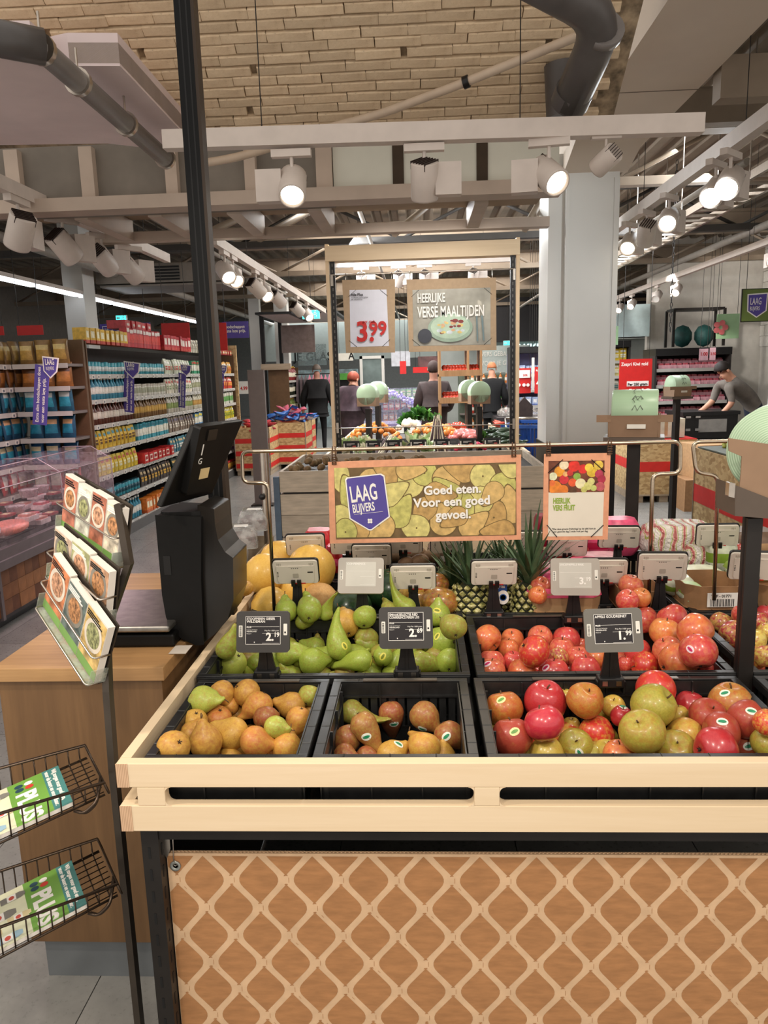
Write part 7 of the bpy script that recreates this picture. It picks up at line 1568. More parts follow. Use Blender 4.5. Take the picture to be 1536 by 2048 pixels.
# ================================================================ bag roll stands
BAG=NT('bag_roll_green'); tc=BAG.n('ShaderNodeTexCoord'); g=BAG.n('ShaderNodeSeparateXYZ'); BAG.ln(tc.outputs['Object'],g.inputs[0]); r_=BAG.math('SQRT',BAG.math('ADD',BAG.math('POWER',g.outputs[1],2),BAG.math('POWER',g.outputs[2],2)))
sn=BAG.math('SINE',BAG.math('MULTIPLY',r_,1300)); f=BAG.noise(BAG.co(),30,2); BAG.ln(BAG.mix(BAG.math('MULTIPLY',BAG.math('ADD',sn,1.0),.4),'c6dcbc','9cbc98'),BAG.b.inputs[0]); BAG.setp(.35); BAG.bump(sn,.3,.002); BAG=BAG.m
BAGW=mat('bag_film_white',(216,228,206),.3,var=.05,scale=10); HLD=mat('holder_card',(142,114,90),.75,var=.05); HLDD=mat('holder_bronze',(96,84,74),.4,.4,var=.05)
def bagstand(x,y,zb,zr,R_,W_,label,yaw=0,base=0.0,rw=.03,cat='bag dispenser',full=True):
    t=thing('bag_dispenser',label,cat,(x,y,base),(0,0,yaw),'bag roll dispensers'); h=zr-base
    MB().box((-rw/2,-rw/2,0),(rw/2,rw/2,h-R_*1.35)).box((-rw/2-.0004,-rw*.2,0),(rw/2+.0004,rw*.2,h-R_*1.35)).build('post',[DARKM],t)
    c=V((0,0,h)); M=Matrix.Translation(c)@rotm(0,PI/2,0)
    MB().lathe([(R_*.2,-W_/2),(R_*.96,-W_/2),(R_,-W_/2+.004),(R_,W_/2-.004),(R_*.96,W_/2),(R_*.2,W_/2)],40,M=Matrix.Translation((0,0,0))@rotm(0,PI/2,0)).build('bag_roll',[BAG],t).location=c
    if full:
        m=MB(); z0=-R_*1.15; 
        m.add([(-W_/2-.012,-R_*.9,z0),(W_/2+.012,-R_*.9,z0),(W_/2+.012,-R_*1.02,-R_*.15),(-W_/2-.012,-R_*1.02,-R_*.15)],[(0,1,2,3)],0,False,Matrix.Translation(c))
        m.add([(-W_/2-.012,R_*.9,z0),(W_/2+.012,R_*.9,z0),(W_/2+.012,R_*1.02,-R_*.15),(-W_/2-.012,R_*1.02,-R_*.15)],[(3,2,1,0)],0,False,Matrix.Translation(c))
        for s in (-1,1): m.box((s*(W_/2+.006)-.002,-R_*.95,z0),(s*(W_/2+.006)+.002,R_*.95,-R_*.15),M=Matrix.Translation(c)); m.box((s*(W_/2+.03)-.03,-R_*1.0,-R_*.45),(s*(W_/2+.03)+.03,-R_*.98,-R_*.12),M=Matrix.Translation(c))
        m.build('card_holder',[HLD],t)
        MB().box((-W_/2-.03,-R_*.95,-R_*1.42),(W_/2+.03,R_*.95,-R_*1.16),M=Matrix.Translation(c)).build('tray',[HLDD],t)
        MB().box((-W_*.15,-R_*1.03,-R_*.75),(W_*.25,-R_*1.0,-R_*.55),M=Matrix.Translation(c)).build('card_slot',[LBL],t)
        m=MB(); 
        for i,z in enumerate((R_*.3,.0)): 
            a=.7-.5*i; p=V((W_*.06,-math.cos(a)*R_*1.003,math.sin(a)*R_*1.003)); T=Matrix.Translation(c)@frame(p,(1,0,0),(0,math.sin(a),math.cos(a))); m.tube([T@V(q) for q in ((-.022,-.01,.001),(-.01,.012,.001),(0,-.012,.001),(.012,.01,.001),(.022,-.008,.001))],.0018,4); m.tube([T@V((.018*math.cos(k),.018*math.sin(k)*.8+.034,.001)) for k in (0,1,2,3,4)],.0014,4)
        m.build('recycling_print',[mat('print_grey',(110,116,104),.6)],t)
    return t
p=at(1494,1348,Y=1.745)
# near dispenser at the right edge
t=thing('bag_dispenser','large pale green bag roll in a brown card holder at the right edge','bag dispenser',(.767,1.745,.868),group='bag roll dispensers')
zt_=at(1500,1035,Y=1.745).z-.868
MB().box((-.017,-.015,-.15),(.017,.015,zt_)).build('post',[DARKM],t); MB().box((-.0175,-.004,-.1),(.0175,.004,zt_)).build('post_groove',[INK],t)
c=at(1556,895,Y=1.80)-t.location
o=MB().lathe([(.02,-.09),(.098,-.09),(.102,-.086),(.102,.086),(.098,.09),(.02,.09)],56,M=rotm(0,PI/2,0)).build('bag_roll',[BAG],t); o.location=c; o.rotation_euler=(0,0,math.radians(62))
q=[at(x,y,Y=1.70) for x,y in ((1457,876),(1536,888),(1600,900),(1600,990),(1545,1015),(1478,985),(1482,950),(1484,913),(1458,902))]
m=MB(); m.prism([(p.x,p.z) for p in q][::-1],-.004,0,M=frame((0,1.70,0),(1,0,0),(0,0,1))); m.build('card_holder',[HLD],t,world=True)
q=[at(x,y,Y=1.695) for x,y in ((1470,970),(1560,1005),(1600,1020),(1600,1042),(1470,1032))]; m=MB(); m.prism([(p.x,p.z) for p in q][::-1],-.11,0,M=frame((0,1.695,0),(1,0,0),(0,0,1))); m.build('tray',[HLDD],t,world=True)
q=[at(x,y,Y=1.69) for x,y in ((1459,965),(1471,967),(1469,996),(1457,993))]; m=MB(); m.prism([(p.x,p.z) for p in q][::-1],-.02,0,M=frame((0,1.69,0),(1,0,0),(0,0,1))); bev(m.build('latch_loop',[STEEL],t,world=True),.002,2)
pp=at(1270,822,Y=3.35); bagstand(pp.x+.0,3.35,0,pp.z,.093,.19,'bag roll with white recycling print in a brown card holder beside the pillar',yaw=-.3,base=0,rw=.055)
for i,(px,py,Y,l) in enumerate(((736,789,7.5,'front pale green bag roll of the left pair on the vegetable table'),(755,783,7.9,'rear pale green bag roll of the left pair on the vegetable table'),(958,784,7.5,'front pale green bag roll of the right pair on the vegetable table'),(938,780,7.9,'rear pale green bag roll of the right pair on the vegetable table'))):
    pp=at(px,py,Y=Y); t=bagstand(pp.x,Y,0,pp.z,.105,.10,l,yaw=math.radians(72 if px<800 else 105),base=.78,rw=.05,full=False)
    MB().box((-.05,-.10,-.115),(.05,.10,-.03),M=Matrix.Translation((0,0,pp.z-.78))).build('card_holder',[HLD],t)
pp=at(1355,770,Y=7.2); bagstand(pp.x,7.2,0,pp.z,.09,.16,'small pale green bag roll on a post in front of the meat shelves',yaw=.3,base=0,rw=.05)
# ================================================================ right side
def obox(x0,x1,y0,y1,h,label): return promo(x0,x1,y0,y1,h,label,stripes=((.20,.31),(.53,.64)),pal=False)
p=at(1290,990,Z=0)
t=promo(2.52,3.22,8.9,10.4,.74,'striped chipboard box in the right aisle behind the bag roll stand',stripes=((.50,.66),),pal=True); MB().box((-.35,-.75,.74),(.35,.75,.75)).build('red_lid',[RED],t)
t=promo(2.20,3.5,3.95,6.1,.94,'big striped chipboard bin of grapes at the right edge',stripes=((.18,.34),(.55,.70)),pal=False); MB().box((-.64,-1.06,.945),(.64,1.06,.955)).build('grey_rim',[mat('rim_greygreen',(92,98,88),.5)],t)
GRP=mat('grape_green',(176,178,84),.3,var=.15,rnd=.1)
m=MB(); rs=random.Random(5)
for k in range(26): m.ball((rs.uniform(-.05,.05),rs.uniform(-.07,.07),rs.uniform(0,.04)),.013,6)
gm=m.mesh('grape_bunch',[GRP])
for i in range(46):
    o=bpy.data.objects.new('grape_bunch',gm); C.objects.link(o); o.location=(2.38+rs.random()*.9,4.9+rs.random()*1.05,.965); o.rotation_euler=(0,0,rs.random()*6); o.scale=(1.3,)*3; tag(o,'green grape bunch in the big striped bin at the right edge','grapes','grape bunches in the striped bin')
# cartons and flat black crates on the floor
def sbox(name,x0,x1,y0,y1,z0,z1,mt,label,cat,grp=None,rot=0,lab=False):
    t=thing(name,label,cat,((x0+x1)/2,(y0+y1)/2,z0),(0,0,rot),grp); W,D,H=(x1-x0)/2,(y1-y0)/2,z1-z0
    MB().box((-W,-D,0),(W,D,H)).build('box_body',[mt],t); m=MB(); m.box((-W,-.004,H),(W,.004,H+.001)); m.box((-.02,-D-.0006,H*.1),(.02,-D,H)); m.build('tape',[mat('tape_tan',(170,136,100),.4)],t)
    if lab: MB().box((W*.1,-D-.001,H*.35),(W*.7,-D-.0004,H*.75)).build('paper_label',[LBL],t); 
    return t
sbox('cardboard_box',3.02,3.5,8.4,8.9,.35,.72,KB,'brown cardboard box with white label right of the striped box','cardboard box','boxes in the right aisle',.15,True); sbox('cardboard_box',3.3,3.75,8.6,9.05,0,.42,KBD,'lower brown cardboard box behind the flat black crates','cardboard box','boxes in the right aisle',-.1)
sbox('cardboard_box',2.9,3.28,8.3,8.7,0,.35,KBD,'brown cardboard box on the floor beneath the labelled one','cardboard box','boxes in the right aisle',.0)
sbox('cardboard_box',2.66,3.1,9.0,9.5,.76,.98,mat('pale_carton',(196,190,170),.6,var=.1),'pale printed carton on the red lid of the striped box','cardboard box','boxes in the right aisle',.05)
pf=at(1342,986,Z=0)
for k in range(8):
    t=thing('flat_crate','folded black crate, '+ORD[k+1]+' from the floor in the low stack','crate',(pf.x+.02,pf.y+.22,.0+k*.036),(0,0,-.05),'folded black crates'); m=MB(); m.box((-.22,-.2,0),(.22,.2,.028)); m.build('crate_body',[CRATE],t); m=MB(); 
    for s in (-.16,-.05): m.box((s-.24+.02,-.203,.004),(s-.2+.02,-.2,.024))
    m.build('white_mark',[LBL],t)
# black tote crates the employee leans on
for k in range(3):
    t=thing('tote_crate','black tote crate, '+('lowest','middle','top')[k]+' of the stack the employee leans on','crate',(3.62,9.9,-.06+k*.34+.06),(0,0,.06),'stacked black tote crates'); m=MB(); m.box((-.34,-.28,0),(.34,.28,.30)); m.box((-.36,-.30,.29),(.36,.30,.335)); m.build('crate_body',[BLACK],t); m=MB()
    for s in (-.3,-.18): m.box((s-.02,-.302,.1),(s+.04,-.3,.13)); m.box((s-.02,-.303,.26),(s+.04,-.30,.285))
    m.box((-.15,-.29,.08),(.2,-.281,.24)); m.build('crate_mark',[mat('mark_grey',(150,146,140),.5)],t)
# red kiwi poster
def hs2(*a,**k): return hsign(*a,wires=True,**k)
t=hs2(1237,1305,717,800,10.8,RED,'red promo poster for gold kiwi standing behind the bag roll stand',lines=[('Zespri Kiwi gold',.05,.16,.065)],)
a=at(1254,770,Y=10.78); MB().box((a.x,10.79,a.z-.02),(a.x+.30,10.795,a.z+.05)).build('white_band',[WPRT],t,world=True); text('Per 250 gram',.05,Matrix.Translation(V((a.x+.01,10.785,a.z-.01))-t.location)@FACE(),INK,t,bold=.03); text('1.49',.2,Matrix.Translation(V((a.x,10.785,a.z-.20))-t.location)@FACE(),WPRT,t,bold=.04)
MB().box((at(1270,800,Y=10.8).x-.02,10.82,.75),(at(1270,800,Y=10.8).x+.02,10.85,at(1270,790,Y=10.8).z)).build('pole',[DARKM],t,world=True)
# wall shelving to the right: drinks cooler, meat wall, snacks
def wallcase(x0,x1,Y,depth,shelves,top,label,back=SHB,head=.0,fcol=SHF):
    t=thing('display_case',label,'display case',((x0+x1)/2,Y+depth/2,0))
    MB().box((x0,Y+depth-.04,0),(x1,Y+depth,top)).build('back_panel',[back],t,world=True)
    for x in (x0,x1-.03): MB().box((x,Y,0),(x+.03,Y+depth-.04,top)).build('side_panel',[SHB],t,world=True)
    for z in shelves:
        s=MB().box((x0+.03,Y+.03,z-.03),(x1-.03,Y+depth-.04,z)).build('shelf',[fcol],t,world=True); MB().box((x0+.03,Y+.02,z-.045),(x1-.03,Y+.03,z+.01)).build('price_strip',[EDG],s,world=True)
    MB().box((x0,Y-.02,top),(x1,Y+depth,top+.12+head)).build('header',[BLACK],t,world=True); MB().box((x0,Y,0),(x1,Y+depth-.04,shelves[0]-.06)).build('base',[MCD],t,world=True)
    return t
wallcase(3.95,5.2,13.0,.7,[.45,.72,.99,1.26,1.53],1.75,'dark wall case with rows of pink meat packs behind the employee')
for k,z in enumerate([.45,.72,.99,1.26,1.53]):
    for j in range(2): row(('tray',('b84a58','c05560','a8505e')[(k+j)%3],'e8c0b8','d8a0a8'),(4.02,13.1+j*.16),(5.15,13.1+j*.16),z+j*.07,11,0,'pink meat pack, %s shelf of the dark wall case, %s row'%(ORD[k+1],('front','rear')[j]),'meat packs, wall case shelf %d'%(k+1),s=(.7,1,2.0))
wallcase(5.25,6.6,11.0,.7,[.5,.85,1.2,1.55,1.9],2.2,'drinks cooler with lit rows of bottles at the right edge',head=.22,back=mat('cooler_back_pale',(206,206,204),.5))
for k,z in enumerate([.5,.85,1.2,1.55,1.9]):
    row((('carton','bottle','bottle','carton','bottle')[k],('d05040','e0a040','d8d0c0','d86050','e0a838')[k],'f0ece0',('c8c8c0','d8d0c0','3a70a0','c8c8c0','e8e0d0')[k]),(5.3,11.12),(6.55,11.12),z,14,0,'%s in the drinks cooler, %s shelf'%(('carton','bottle','bottle','carton','bottle')[k],ORD[k+1]),'drinks, cooler shelf %d'%(k+1),s=1.15)
o=MB().box((5.3,10.96,.5),(6.55,10.968,2.18)).build('glass_door',[clear('cooler_glass',(220,230,235),.12,.03)]); tag(o,'glass door of the drinks cooler','glass door')
wallcase(2.75,3.95,14.5,.6,[.3,.58,.86,1.14,1.42,1.7],1.95,'snack case with yellow and white packs between pillar and meat case')
for k,z in enumerate([.3,.58,.86,1.14,1.42,1.7]): row(('pouch',('c8c0a0','88a0a8','d8c060','a8a090','c8b878','d8b83c')[k],('5a6a7a','e0dcc8','8a6a3a','4a6a6a','e8e0c8','e8e4d0')[k],'e8e0d0'),(2.8,14.62),(3.9,14.62),z,9,0,'snack pack in the case by the pillar, %s shelf'%ORD[k+1],'snack packs, case shelf %d'%(k+1),s=1.4)
wallcase(1.75,2.7,14.7,.6,[.3,.6,.9,1.2,1.5],1.9,'blue lit case of small packs right behind the pillar',back=mat('case_lilac',(150,150,200),.5))
for k,z in enumerate([.3,.6,.9,1.2,1.5]): row(('box','a8b8d8','6878b0','e8e8f0'),(1.8,14.82),(2.65,14.82),z,7,0,'pale blue pack in the lilac case, %s shelf'%ORD[k+1],'pale blue packs, shelf %d'%(k+1),s=1.2)
t=thing('basket_rack','dark open rack with green hampers over the meat case','rack',(4.75,13.5,1.9)); m=MB()
for x in (-.42,.42):
    for y in (-.2,.2): m.box((x-.02,y-.02,0),(x+.02,y+.02,.62))
m.box((-.42,-.2,.6),(.42,.2,.64)); m.build('frame',[DARKM],t)
for k in range(2): m=MB(); m.ball((-.2+k*.36,0,.18),(.17,.15,.19),10); m.build('hamper',[mat('hamper_green',(30,70,66),.6,var=.2)],t)
hs2(1398,1417,697,721,12.6,mat('card_pink',(226,180,190),.5),'small pink price card left of the employee',lines=[('1.00',.1,.6,.08)],tc=RED); hs2(1419,1432,695,720,12.6,mat('card_pink',(226,180,190),.5),'second small pink price card beside the first',lines=[('2.50',.1,.6,.06)],tc=RED)
GS=mat('sign_green',(104,122,60),.5,var=.15,scale=2); GS2=mat('sign_green_pale',(160,196,150),.5,var=.1,scale=3)
hs2(1482,1560,577,643,10.3,GS,'large green hanging sign with purple shield at the right edge',badge=True,fr=.01); 
hs2(1432,1480,627,678,12.0,GS2,'pale green wall sign with pink blossom print left of the large green sign')
a=at(1441,655,Y=11.99); m=MB(); 
for k in range(5): m.cyl((a.x+.07*math.cos(k*1.25),11.98,a.z+.07*math.sin(k*1.25)),(a.x+.07*math.cos(k*1.25),11.99,a.z+.07*math.sin(k*1.25)),.045,n=8)
tag(m.build('blossom_print',[mat('blossom_pink',(210,110,110),.5)]),'pink blossom shape on the pale green wall sign','print')
hs2(1224,1237,652,690,14.2,GS2,'narrow green sign with leaf emblem right behind the pillar')
tag(MB().box((2.55,14.9,2.15),(4.4,15.0,2.75)).build('white_fascia',[mat('fascia_white',(196,214,214),.5,var=.05)]),'white lit fascia over the snack case','fascia')
m=MB(); m.box((5.9,12,2.3),(6.6,15.2,4.0)); struct('wall_far_right',MB().box((4.45,15.2,0),(6.62,15.35,4.1)),WCONC)
# chain from the roof
m=MB(); p=at(1347,500,Y=8.6)
for k in range(34):
    z=3.7-k*.052
    T=Matrix.Translation((p.x,8.6,z))@rotm(0,0,(k%2)*PI/2); m.tube([T@V((.011*math.cos(a),0,.03*math.sin(a))) for a in [q*PI/4 for q in range(8)]],.004,5,closed=True)
tag(m.build('chain',[DARKM]),'dark chain hanging from the roof in front of the block wall','chain')
# ================================================================ far middle
struct('wall_far_white',MB().box((-5.2,24.0,2.05),(1.0,24.1,3.2)),mat('wall_lit_white',(214,222,216),.6,var=.02)); 
t=thing('wall_lettering','dark letters JE GLAS on the white far wall','lettering',at(588,722,Y=23.95)); text('JE GLAS',.36,FACE(),INK,t,bold=.02)
a=at(597,722,Y=23.96); 
tag(MB().box((a.x,23.9,a.z-.15),(a.x+.9,23.93,a.z+.5)).build('window_print',[clear('print_glass',(190,200,196),.3)]),'thin framed drawing around the far wall letters','print')
tag(MB().box((-4.2,23.2,0),(-1.9,23.8,1.75)).build('chiller',[mat('chiller_pale',(176,200,206),.4,var=.3,scale=5)]),'pale lit chiller under the far wall letters','chiller')
def wdoor(px0,px1,py0,py1,Y):
    a=at(px0,py1,Y=Y); b=at(px1,py0,Y=Y); t=thing('door','grey framed far door with glass panes behind the woman','door',((a.x+b.x)/2,Y,0)); m=MB(); w=.07
    m.box((a.x,Y,0),(a.x+w,Y+.06,b.z)); m.box((b.x-w,Y,0),(b.x,Y+.06,b.z)); m.box((a.x,Y,b.z-w),(b.x,Y+.06,b.z)); m.build('door_frame',[PILW],t,world=True); MB().box((a.x+w,Y+.02,.05),(b.x-w,Y+.03,b.z-w)).build('pane',[mat('door_glass',(110,124,122),.15,var=.25,scale=2)],t,world=True)
wdoor(722,768,711,810,19.0)
hs2(676,706,706,722,18.8,LBL,'white notice board far left of the grey door',lines=[('A',.7,.8,.25)],tc=INK)
tag(MB().box((at(676,760,Y=19).x,19.05,0),(at(716,760,Y=19).x,19.6,1.55)).build('dark_kiosk',[BLACK]),'dark kiosk with green edge behind the woman','kiosk'); tag(MB().box((at(678,760,Y=18.9).x,18.9,1.46),(at(712,760,Y=18.9).x,18.95,1.62)).build('green_band',[mat('band_green',(80,150,60),.5)]),'green band on the dark kiosk','band')
hs2(783,820,702,733,16.0,mat('board_pale',(196,198,204),.5),'pale blank board under the right poster'); hs2(836,878,712,735,15.2,mat('poster_dark',(92,62,60),.5,var=.3,scale=8),'dark brown food poster right of the pale board')
hs2(826,880,733,746,15.0,RED,'low red strip sign under the dark food poster')
# flower counter
t=thing('flower_counter','dark counter with lilac flowers behind glass left of the tall shelf','counter',(-.5,13.0,0)); MB().box((-.9,-.4,0),(.9,.4,.72)).build('counter_body',[BLACK],t); MB().box((-.9,-.42,.72),(.9,.4,.76)).build('counter_edge',[mat('counter_lilac',(130,116,150),.5)],t); MB().box((-.9,-.4,.76),(.9,-.39,1.35)).build('glass_front',[clear('counter_glass',(190,190,215),.2,.03)],t); m=MB()
for k in range(9): m.box((-.85+k*.19,-.425,.6),(-.72+k*.19,-.421,.70))
m.build('white_outline',[LBL],t)
def flower(k):
    key=('flw',k)
    if key not in MESH:
        m=MB(); rs=random.Random(k)
        for i in range(14): m.ball((rs.uniform(-.06,.06),rs.uniform(-.05,.05),rs.uniform(0,.09)),.022,6,i%2)
        MESH[key]=m.mesh('flower_bunch',[mat('flower_lilac',(150,130,214),.5,var=.2),mat('flower_white',(220,210,236),.5)])
    return MESH[key]
veg(22,flower,-1.0,-.1,12.75,13.2,1.0,.25,'lilac flower bunch on the dark counter','flowers','lilac flower bunches',14,flat_=True)
veg(8,mleaf([mat('plant_dark',(40,60,36),.5,var=.2)],'houseplant',.12,26,30),-1.1,.0,12.9,13.2,.85,.1,'dark leafy plant between the lilac flowers','plant','dark plants at the counter',16)
hs2(800,812,722,748,14.4,RED,'tiny red pennant on the far counter')
# tall tomato shelf
WS=wood('shelf_pine',(176,134,92),(136,98,62),'Z',2,.5,.5); YS2=10.3; xs0,xs1=at(879,850,Y=YS2).x,at(965,850,Y=YS2).x
t=thing('tomato_shelf','tall wooden shelf with red tomato packs right of the person in brown','shelf',((xs0+xs1)/2,YS2+.3,0))
for x in (xs0,(xs0*.35+xs1*.65),xs1-.03): MB().box((x,YS2,0),(x+.03,YS2+.55,1.95)).build('side_board',[WS],t,world=True)
for z in (.62,1.20,1.56,1.93): MB().box((xs0,YS2,z-.03),(xs1,YS2+.55,z)).box((xs0,YS2-.01,z-.03),(xs1,YS2,z+.05)).build('shelf_board',[WS],t,world=True)
TOM=skin('tomato_red','cc3a28','d8482c','d85a30','c8301f',.4,None,.2,None,.25,.3)
for k,(z,n) in enumerate(((1.20,22),(1.56,22),(.62,10))):
    for i in range(n):
        j=i//(n//2); x=xs0+.06+((i%(n//2))+.5)*(xs1-xs0-.1)/(n//2); p=V((x,YS2+.08+j*.13,z+.04+j*.05)); lab='red tomato pack on the tall wooden shelf, '+('middle','upper','lower')[k]+' board'; fruit('ball','tomato',lab,TOM,p,.075,(0,.2,1),lab,'tomato','tomatoes, shelf board %d'%(k+1),k=i%3,stem=False,calyx=True)
heap([('bag','c8503a','3a7a3a','e8e0d8')],.78,1.12,9.4,9.8,.8,8,.7,'red tomato bag low in front of the tall shelf','red tomato bags',6)
t=sbox('cardboard_box',.30,.62,9.5,9.9,.785,.87,KB,'kraft box of tomatoes at the end of the vegetable table','cardboard box')
veg(16,lambda k: MESH.setdefault(('tm',k),mball(.036,TOM,'tomato_small')(k)),.33,.6,9.52,9.85,.87,.06,'red tomato in the kraft box behind the vegetable table','tomato','tomatoes in the kraft box',21)
# bakery fascia, tiles, posters
struct('wall_bakery',MB().box((1.2,21.0,2.35),(6.4,21.2,3.5)),mat('bakery_fascia',(40,38,40),.6,var=.05))
t=thing('bakery_sign','white lit letters BAKKERIJ on the dark far fascia','sign',at(1021,712,Y=20.95)); text('BAKKERIJ',.44,FACE(),emit('sign_teal_white',(205,250,250),2.2),t,sx=.62,bold=.02)
struct('wall_bakery_tiles',MB().box((.6,21.6,0),(6.4,21.8,2.35)),mat('bakery_tiles',(170,176,172),.4,var=.05,scale=3))
t=thing('wall_lettering','white tiled wall lettering in two lines left of the bakery','lettering',at(966,719,Y=20.4)); MB().box((-.1,.02,-.35),(1.2,.04,.35)).build('tile_board',[mat('tile_pale',(184,194,190),.4,var=.04)],t); text('VERS GEBAKKEN',.17,Matrix.Translation((-.05,0,.08))@FACE(),WPRT,t,sx=.8); text('VOOR JE GEMAAKT',.17,Matrix.Translation((-.05,0,-.16))@FACE(),WPRT,t,sx=.8)
hs2(1035,1062,736,787,14.0,RED,'red promo board with white field and three discs'); a=at(1037,755,Y=13.98); 
t=thing('white_field','white field with 50% on the left red promo board','print',at(1048,748,Y=13.97)); MB().box((-.11,0,-.07),(.11,.004,.07)).build('sheet',[WPRT],t); text('50%',.05,FACE((-.02,-.002,-.04)),RED,t,bold=.03)
for k,px in enumerate((1038,1048,1056)): p=at(px,770,Y=13.96); tag(MB().cyl((p.x,13.96,p.z),(p.x,13.97,p.z),.03,n=12).build('disc',[WPRT]),'white disc on the red promo board, '+ORD[k+1]+' from the left','disc')
hs2(1069,1098,733,787,13.6,RED,'red promo board with large price 4.9 beside the pillar',lines=[('4.9',.12,.75,.22),('Bij aankoop',.08,.16,.04)]); hs2(1063,1069,715,780,13.9,LBL,'narrow white banner strip between the two red promo boards')
t=thing('pendant_lamp','white cone pendant lamp above the red board','lamp',at(1092,716,Y=14.5)); MB().lathe([(.03,.18),(.14,0),(.12,0),(.025,.17)],16).build('shade',[WHITE],t); MB().cyl((0,0,.17),(0,0,1.4),.006,n=5).build('cord',[BLACK],t)
t=thing('bread_counter','low counter with clear domes of bread behind the blue cart','counter',(2.2,13.2,0)); MB().box((-.9,-.4,0),(.7,.4,.8)).build('counter_body',[MCD],t)
for k in range(4): MB().ball((-.7+k*.4,0,.86),(.17,.2,.1),10).build('dome',[clear('dome_clear',(220,210,200),.3)],t)
t=thing('dark_bag_stand','dark pointed bag hanging at the bread counter','bag',(at(1048,800,Y=12).x,12.0,.75)); MB().prism([(-.13,0),(.13,0),(.13,.28),(0,.42),(-.13,.28)],-.06,.06,M=FACE()).build('bag_body',[mat('bag_darkbrown',(52,40,38),.6,var=.2)],t)
# freezer row and far shelving filling the hall behind
for i,(x0,x1,Y,h,mt_,l) in enumerate(((-8.5,-5.4,9.5,1.9,SHB,'shelving row left behind the aisle'),(-.9,.2,16.5,1.1,MCD,'low dark freezer in the far middle'),(.9,2.6,17.2,1.5,mat('case_green',(90,100,84),.5),'far green-grey produce case'))):
    t=thing('far_shelving',l,'shelving',((x0+x1)/2,Y,0)); MB().box((x0,Y,0),(x1,Y+.6,h)).build('back_panel',[mt_],t,world=True)
    for k in range(4): MB().box((x0,Y-.25,.3+k*h/4.6),(x1,Y,.33+k*h/4.6)).build('shelf',[SHF],t,world=True); row((('carton','pouch','bottle')[i],('b84030','58a048','c87838')[(i+k)%3],'e8e0d0','c0b090'),(x0+.1,Y-.12),(x1-.1,Y-.12),.33+k*h/4.6,int((x1-x0-.2)/.12),0,('carton','pouch','bottle')[i]+' on the '+l+', '+ORD[k+1]+' board','goods on the '+l+' %d'%k,s=1.2)
struct('column',MB().box((-3.95,17.9,0),(-3.7,18.1,3.9)),PILW)
# blue shopping cart
BLU=mat('cart_blue',(30,72,140),.4,var=.12); t=thing('shopping_cart','blue plastic shopping cart with steel frame right of the vegetable table','shopping cart',(1.38,9.1,0),(0,0,-.35),'shopping carts')
m=MB()
for k in range(13): 
    x=-.25+k*.042; m.add([(x,-.42,.5),(x+.026,-.42,.5),(x+.026,-.45,.95),(x,-.45,.95)],[(0,1,2,3),(3,2,1,0)]); m.add([(x*.9,.35,.55),(x*.9+.024,.35,.55),(x+.026,.42,.95),(x,.42,.95)],[(0,1,2,3),(3,2,1,0)])
for k in range(18):
    y=-.42+k*.046
    for s in (-1,1): m.add([(s*.25,y,.5),(s*.25,y+.028,.5),(s*.29,y+.028,.95),(s*.29,y,.95)],[(0,1,2,3),(3,2,1,0)])
m.box((-.26,-.42,.48),(.26,.36,.50)); m.box((-.30,-.46,.93),(.30,-.43,.97)); m.box((-.30,.40,.93),(.30,.43,.97)); m.box((-.31,-.46,.93),(-.28,.43,.97)); m.box((.28,-.46,.93),(.31,.43,.97)); m.build('basket',[BLU],t)
m=MB(); 
for s in (-1,1): m.tube([(s*.24,-.5,1.05),(s*.24,-.42,.48),(s*.22,-.38,.14),(s*.2,.4,.14),(s*.24,.35,.5)],.012,6)
m.tube([(-.24,-.5,1.05),(.24,-.5,1.05)],.015,8); m.box((-.2,-.3,.2),(.2,.35,.22)); m.build('steel_frame',[STEEL],t)
for sx in (-.2,.2):
    for y in (-.36,.38): MB().cyl((sx-.015,y,.06),(sx+.015,y,.06),.06,n=12).build('wheel',[BLACK],t)
